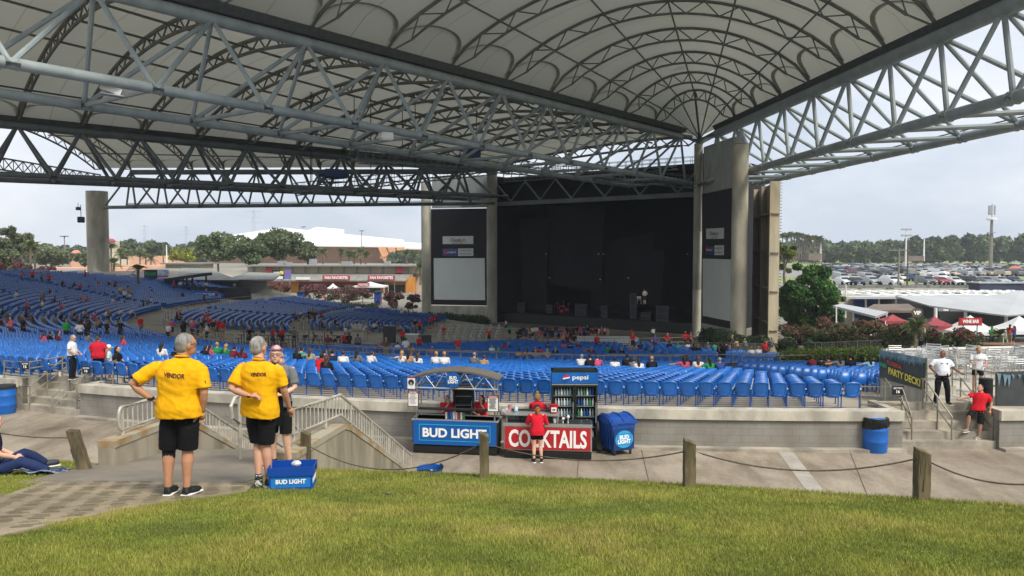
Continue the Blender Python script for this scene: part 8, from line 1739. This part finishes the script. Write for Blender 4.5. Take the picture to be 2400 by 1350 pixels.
CPR = {'stand': [crowd_mesh({}, 0, 'person'), crowd_mesh(dict(elL=(-.40, -.06, 1.17), wrL=(-.22, .02, 1.0), hdL=(-.17, .05, .98), elR=(.40, -.06, 1.17), wrR=(.22, .02, 1.0), hdR=(.17, .05, .98)), 0, 'person'), crowd_mesh(dict(elL=(-.22, .08, 1.14), wrL=(-.1, .28, 1.22), hdL=(-.06, .32, 1.28), elR=(.22, .05, 1.14), wrR=(.1, .28, 1.1), hdR=(.05, .3, 1.12), kneeL=(-.1, .08, .5), ankL=(-.12, .08, .085)), 1, 'person', hairs='long'), crowd_mesh(dict(kneeL=(-.1, .14, .5), ankL=(-.1, .2, .09), toeL=(-.1, .36, .05), kneeR=(.1, .0, .48), ankR=(.1, -.22, .12), toeR=(.1, -.06, .03), elL=(-.25, -.1, 1.14), wrL=(-.25, -.05, .92), hdL=(-.25, 0, .83), elR=(.25, .08, 1.14), wrR=(.22, .25, .98), hdR=(.2, .3, .92)), 0, 'person')],
       'sit': [crowd_mesh(SIT, 0, 'person'), crowd_mesh(SIT, 1, 'person', hairs='long'), crowd_mesh(SITL, 0, 'person'), crowd_mesh(ARMUP, 1, 'person', hairs='long')]}
CC = {'red': '#c8202e', 'white': '#dcdad6', 'black': '#1d1d20', 'grey': '#6f6f72', 'pink': '#c9526d', 'blue': '#2c4a86', 'green': '#1f8a4a', 'maroon': '#6d2633', 'teal': '#3f9a8c', 'yellow': '#dca21e', 'tan': '#b08a6a', 'purple': '#7d6fa3', 'navy': '#1f2945', 'plaid': '#a39c84', 'brown': '#5c4a3d', 'light blue': '#8fb2c9', 'bright green': '#1fa53c'}
CM2 = {k: cloth('c_'+k.replace(' ', '_'), v) for k, v in CC.items()}; HM = {'dark': mat('hair_c1', '#241c19', .8, 0, .3, 20), 'blond': mat('hair_c2', '#b28f5c', .8, 0, .3, 20), 'brown': mat('hair_c3', '#4f3828', .8, 0, .3, 20), 'grey': mat('hair_c4', '#8f8b86', .8, 0, .3, 20)}
BT = [cloth('b1', '#1d1f26'), cloth('b2', '#2f3d5c'), cloth('b3', '#8f8470'), cloth('b4', '#3a3a3c')]; SK = [M['skin'], M['skin_t'], M['skin_p'], M['skin'], M['skin_b']]
CROWD = {}
def add_crowd(zone, pose, px, py, shirt, hair=None, var=None, scale=1.0, dz=0, face=None, absY=None):
    """px, py: photo pixel of the feet (stand) or of the seat (sit)"""
    if absY: p = at(px, py, absY)
    else: p = surf(px, py, 24, 240, dz=.45 if pose == 'sit' else 0)
    r, ph = topolar(p.x, p.y)
    if pose == 'sit' and not absY:
        rs_ = ring3 if r > 54 else (list(ring1) if ph < 45 else (ring2 if r > 37.5 else ring1b)); rr = min(rs_, key=lambda q: abs(q-r)); rr = float(rr); p = polar(rr, ph); p.z = zbowl(rr, ph)
    elif not absY: p.z = gz(p.x, p.y)
    CROWD.setdefault((zone, pose), []).append(dict(px=px, p=p, shirt=shirt, hair=hair or random.choice(['dark', 'dark', 'brown', 'blond', 'grey', 'brown']), var=random.randrange(4) if var is None else var, s=scale*random.uniform(.94, 1.05), rz=(-R(ph)+random.uniform(-.25, .25) if pose == 'sit' else (face if face is not None else random.uniform(-PI, PI)))))
Zr, Zm, Zl, Zc, Zs, Zx, Zu = 'in the rear seat block', 'in the lower seat block', 'in the far left seats', 'around the open terrace', 'in front of the stage', 'by the right hand fence', 'on the walkway behind the lower seats'
for px, py, c, h in [(697, 858, 'black', 'dark'), (710, 856, 'teal', 'dark'), (726, 860, 'plaid', 'brown'), (745, 862, 'grey', 'dark'), (768, 860, 'pink', 'brown'), (788, 862, 'navy', 'dark'), (737, 882, 'red', 'dark'), (765, 886, 'black', 'brown'), (803, 866, 'white', 'brown'), (829, 866, 'grey', 'dark'), (870, 864, 'white', 'brown'), (935, 866, 'white', 'blond'), (958, 866, 'tan', 'dark'), (985, 866, 'white', 'brown'), (1023, 868, 'white', 'blond'), (1047, 868, 'white', 'blond'), (1107, 868, 'grey', 'grey'), (1133, 870, 'tan', 'brown'), (1361, 872, 'white', 'grey'), (1383, 872, 'black', 'dark'), (1400, 872, 'pink', 'brown'), (1440, 874, 'white', 'dark'), (1470, 872, 'black', 'dark'), (1485, 876, 'grey', 'brown'), (1498, 880, 'white', 'dark'), (1528, 878, 'black', 'blond'), (1600, 876, 'pink', 'dark'), (1613, 874, 'black', 'dark'), (1633, 878, 'white', 'brown'), (1658, 880, 'green', 'dark'), (1683, 880, 'blue', 'grey'), (1910, 873, 'maroon', 'brown'), (1926, 872, 'black', 'dark'), (1945, 876, 'brown', 'dark'), (1966, 876, 'grey', 'dark'), (1984, 873, 'black', 'dark'), (2048, 876, 'light blue', 'dark'),
                     (395, 850, 'white', 'dark'), (408, 852, 'black', 'dark'), (470, 848, 'black', 'dark'), (480, 846, 'pink', 'dark'), (508, 844, 'green', 'blond'), (520, 846, 'green', 'blond'), (545, 852, 'maroon', 'dark'), (560, 854, 'maroon', 'dark'), (295, 822, 'pink', 'brown'), (120, 812, 'pink', 'brown'), (136, 812, 'maroon', 'dark'), (100, 808, 'black', 'dark'), (198, 812, 'grey', 'dark')]:
    add_crowd(Zr, 'sit', px, py, c, h)
for px in list(range(1150, 1860, 17)):
    if random.random() < .82: add_crowd(Zm, 'sit', px+random.uniform(-6, 6), random.choice([822, 826, 832, 838]), random.choice(['white', 'black', 'grey', 'pink', 'teal', 'maroon', 'blue', 'red', 'tan', 'white', 'navy', 'green']))
for px, py in [(1195, 850), (1215, 851), (1236, 852), (1265, 853), (970, 835), (850, 832), (925, 826), (1010, 838), (760, 768), (790, 762), (880, 770), (895, 765), (930, 775), (815, 782), (700, 745), (745, 735), (720, 742), (860, 775)]: add_crowd(Zm if px > 1000 else 'in the small far blocks', 'sit', px, py, random.choice(['white', 'pink', 'maroon', 'black', 'white', 'tan']))
for px, py in [(20, 742), (62, 748), (75, 745), (60, 722), (98, 720), (130, 712), (140, 728), (135, 752), (165, 752), (178, 748), (188, 744), (200, 708), (208, 712), (246, 738), (258, 745), (262, 712), (290, 740), (325, 740), (335, 722), (345, 720), (328, 744), (392, 742), (402, 745), (420, 695), (432, 700), (480, 705), (145, 672), (172, 675), (190, 680), (238, 672), (250, 672), (262, 675), (275, 673), (205, 772), (220, 776), (235, 774), (185, 770), (195, 766), (350, 708), (70, 770), (10, 770), (300, 700), (110, 690), (40, 700), (225, 752), (355, 745)]: add_crowd(Zl, 'sit', px, py, random.choice(['white', 'black', 'pink', 'grey', 'maroon', 'black', 'tan', 'navy']))
for px, py, c in [(27, 805, 'pink'), (55, 802, 'black'), (157, 808, 'bright green'), (188, 812, 'white'), (205, 812, 'black'), (252, 806, 'black'), (283, 800, 'black'), (100, 722, 'grey'), (52, 668, 'red'), (77, 664, 'red'), (97, 668, 'grey'), (115, 672, 'red'), (200, 660, 'red'), (282, 700, 'yellow'), (301, 700, 'yellow'), (292, 712, 'white')]: add_crowd(Zl, 'stand', px, py, c, face=random.choice([2.6, -2.8, 0, -.6]))
for px, py, c in [(330, 790, 'red'), (403, 792, 'pink'), (430, 800, 'black'), (434, 790, 'black'), (449, 790, 'white'), (453, 795, 'pink'), (463, 798, 'blue'), (473, 792, 'black'), (485, 805, 'white'), (480, 768, 'red'), (489, 768, 'red'), (490, 782, 'red'), (500, 792, 'navy'), (508, 790, 'red'), (521, 798, 'red'), (515, 790, 'black'), (640, 815, 'red'), (660, 815, 'red'), (724, 758, 'black'), (730, 758, 'maroon'), (738, 759, 'black'), (753, 758, 'red'), (395, 806, 'white'), (585, 812, 'black'), (690, 812, 'grey')]: add_crowd(Zc, 'stand', px, py, c)
for px, py, c in [(905, 848, 'brown'), (951, 846, 'white'), (983, 832, 'red'), (1073, 842, 'red'), (839, 832, 'grey'), (768, 834, 'maroon'), (808, 828, 'red'), (818, 830, 'black'), (1535, 828, 'purple'), (1695, 865, 'black'), (1688, 862, 'navy'), (1792, 850, 'red'), (944, 812, 'red'), (1146, 806, 'red'), (1320, 820, 'tan'), (1330, 822, 'maroon'), (1345, 824, 'black'), (1564, 822, 'red'), (1483, 822, 'red'), (1398, 826, 'red')]: add_crowd(Zu, 'stand', px, py, c, face=random.choice([0, PI, .5]))
for px, py, c in [(1008, 772, 'red'), (1015, 768, 'red'), (1023, 764, 'red'), (973, 782, 'black'), (984, 784, 'red'), (1040, 798, 'red'), (1186, 778, 'white'), (1194, 793, 'teal'), (942, 752, 'white'), (957, 752, 'grey'), (1480, 806, 'red'), (1510, 803, 'white'), (1531, 806, 'white'), (1606, 818, 'red'), (1618, 818, 'red'), (1716, 826, 'grey')]: add_crowd(Zs, 'stand', px, py, c)
x = 1214
while x < 1428: add_crowd(Zs, 'stand', x, 799+random.uniform(-4, 6), random.choice(['white', 'black', 'navy', 'pink', 'grey', 'tan', 'blue', 'maroon', 'black', 'white']), face=random.uniform(-.9, .3)); x += random.uniform(5, 9)
for px, py, c, Y in [(1993, 836, 'red', 62), (2010, 838, 'black', 61), (2036, 836, 'red', 62), (1876, 846, 'black', 52), (2078, 822, 'white', 60), (1984, 836, 'black', 63), (2190, 830, 'navy', 55), (2324, 815, 'green', 60), (2376, 815, 'blue', 58), (2366, 812, 'red', 62), (2158, 828, 'grey', 58)]: add_crowd(Zx, 'stand', px, py, c, absY=Y)
for px, py, c, Y in [(648, 712, 'black', 146), (655, 713, 'red', 145), (686, 712, 'black', 146), (762, 712, 'red', 150), (768, 712, 'teal', 150), (886, 718, 'black', 140), (893, 718, 'red', 140), (837, 740, 'red', 124), (843, 738, 'white', 124), (408, 686, 'red', 114), (423, 684, 'white', 115), (483, 684, 'white', 115), (620, 705, 'white', 155), (700, 705, 'blue', 152), (716, 704, 'white', 152), (668, 704, 'white', 158), (872, 700, 'grey', 165), (905, 702, 'white', 165), (940, 700, 'tan', 168), (960, 700, 'white', 165), (975, 702, 'pink', 160)]: add_crowd('near the concession stands', 'stand', px, py, c, absY=Y)
ordn = lambda n: '%d%s' % (n, 'th' if 10 < n % 100 < 14 else {1: 'st', 2: 'nd', 3: 'rd'}.get(n % 10, 'th'))
for (zone, pose), L_ in CROWD.items():
    L_.sort(key=lambda d: d['px'])
    for i, d in enumerate(L_):
        o = bpy.data.objects.new('person', CPR[pose][d['var']]); COL.objects.link(o); o.location = d['p']; o.rotation_euler = (0, 0, d['rz']); o.scale = [d['s']]*3
        for sl, m in enumerate((random.choice(SK), HM[d['hair']], CM2[d['shirt']], random.choice(BT), M['dgrey'])): o.material_slots[sl].link = 'OBJECT'; o.material_slots[sl].material = m
        tag(o, '%s person in %s, %s from left %s' % ('seated' if pose == 'sit' else 'standing', d['shirt'], ordn(i+1), zone), 'person', 'people %s %s' % ('seated' if pose == 'sit' else 'standing', zone))
fc = MB()
for s in (-1, 1): fc.path([(s*.22, .2, 0), (s*.22, -.02, .45), (s*.22, -.2, .85)], .018, 4); fc.path([(s*.21, -.22, 0), (s*.21, .2, .45)], .018, 4)
fc.box((0, 0, .45), (.42, .42, .03)); fc.box((0, -.17, .74), (.40, .03, .24)); fcm = fc.mesh('folding_chair', M['alu_w']); rw = ['first', 'second', 'third', 'fourth', 'fifth', 'sixth', 'seventh', 'eighth']
for c_ in range(8):
    for q in range(5):
        px = 1030+c_*19+q*2.2; o = bpy.data.objects.new('folding_chair', fcm); COL.objects.link(o); p = surf(px, 804-q*7, 60, 130); o.location = p; o.rotation_euler = (0, 0, -.9+random.uniform(-.1, .1)); tag(o, 'white folding chair in the %s line from the left below the left screen' % rw[c_], 'chair', 'white folding chairs, %s line' % rw[c_])
for row in range(4):
    for q in range(15):
        px = 1345+q*10+row*4; o = bpy.data.objects.new('folding_chair', fcm); COL.objects.link(o); p = surf(px, 817-row*4, 60, 130); o.location = p; o.rotation_euler = (0, 0, random.uniform(-.1, .1)-.2); tag(o, 'white pit chair in the %s row of the small white seating area before the stage' % rw[row], 'chair', 'white pit chairs, %s row' % rw[row])
bc = MB(); bc.lathe([(.3, 1.02), (.3, 1.05)], n=12); bc.tube((0, 0, 0), (0, 0, 1.02), .04, n=6); bc.lathe([(.25, 0), (.22, .03)], n=10); bcm = bc.mesh('high_table', M['black'])
ch = MB(); 
for sx in (-1, 1):
    for sy in (-1, 1): ch.tube((sx*.2, sy*.2, 0), (sx*.19, sy*.19, .72), .02, n=4)
    ch.tube((sx*.19, -.19, .72), (sx*.19, -.23, 1.12), .02, n=4)
ch.box((0, 0, .72), (.42, .42, .05)); ch.box((0, -.22, 1.0), (.4, .03, .26)); chm = ch.mesh('bar_chair', M['black'])
for row in range(3):
    for q in range(13):
        px = 560+q*21+row*6; y = 826-row*11; 
        if px > 820: continue
        p = surf(px, y, 40, 130); o = bpy.data.objects.new('high_table' if q % 3 == 0 else 'bar_chair', bcm if q % 3 == 0 else chm); COL.objects.link(o); o.location = p; o.rotation_euler = (0, 0, random.uniform(0, 6)); nm = 'table' if q % 3 == 0 else 'chair'
        tag(o, 'black high %s on the dark terrace left of centre, %s row' % (nm, ['front', 'middle', 'back'][row]), nm, 'black high %ss on the terrace, %s row' % (nm, ['front', 'middle', 'back'][row]))
t = thing('mixing_desk', 'grey sound mixing desk and racks in the middle of the seats', 'sound desk', surf(962, 806, 50, 120)); MB().rbox((0, 0, .5), (1.9, 1.0, 1.0), .05).build('desk', M['alu'], t); MB().rbox((-2.2, .4, .9), (1.2, .8, 1.8), .05).build('rack', M['dgrey'], t); MB().rbox((1.6, .2, .45), (1.0, .8, .9), .05).build('side_desk', M['dgrey'], t)
t = thing('camera_platform', 'small scaffold platform with equipment left of the sound desk', 'platform', surf(838, 800, 50, 120)); mb = MB()
for sx in (-1, 1):
    for sy in (-1, 1): mb.tube((sx*.9, sy*.7, 0), (sx*.9, sy*.7, 2.2), .05, n=5)
mb.box((0, 0, 1.1), (1.9, 1.5, .08)); mb.box((0, 0, 2.1), (1.9, .06, .06)); mb.build('scaffold', M['galv'], t); MB().rbox((0, 0, 1.45), (1.0, .6, .6), .05).build('equipment', M['conc_lt'], t)
hz = bpy.data.materials.new('haze_air'); hz.use_nodes = True; nt = hz.node_tree; nt.nodes.remove(nt.nodes['Principled BSDF']); pv_ = nt.nodes.new('ShaderNodeVolumePrincipled')
pv_.inputs['Color'].default_value = (.86, .92, 1, 1); pv_.inputs['Density'].default_value = HAZE; nt.links.new(pv_.outputs[0], nt.nodes['Material Output'].inputs['Volume'])
if HAZE:
    o = MB().box((0, 395, 21), (1500, 1200, 60)).build('haze', hz); tag(o, kind='stuff')
print('OBJS', len(bpy.data.objects))
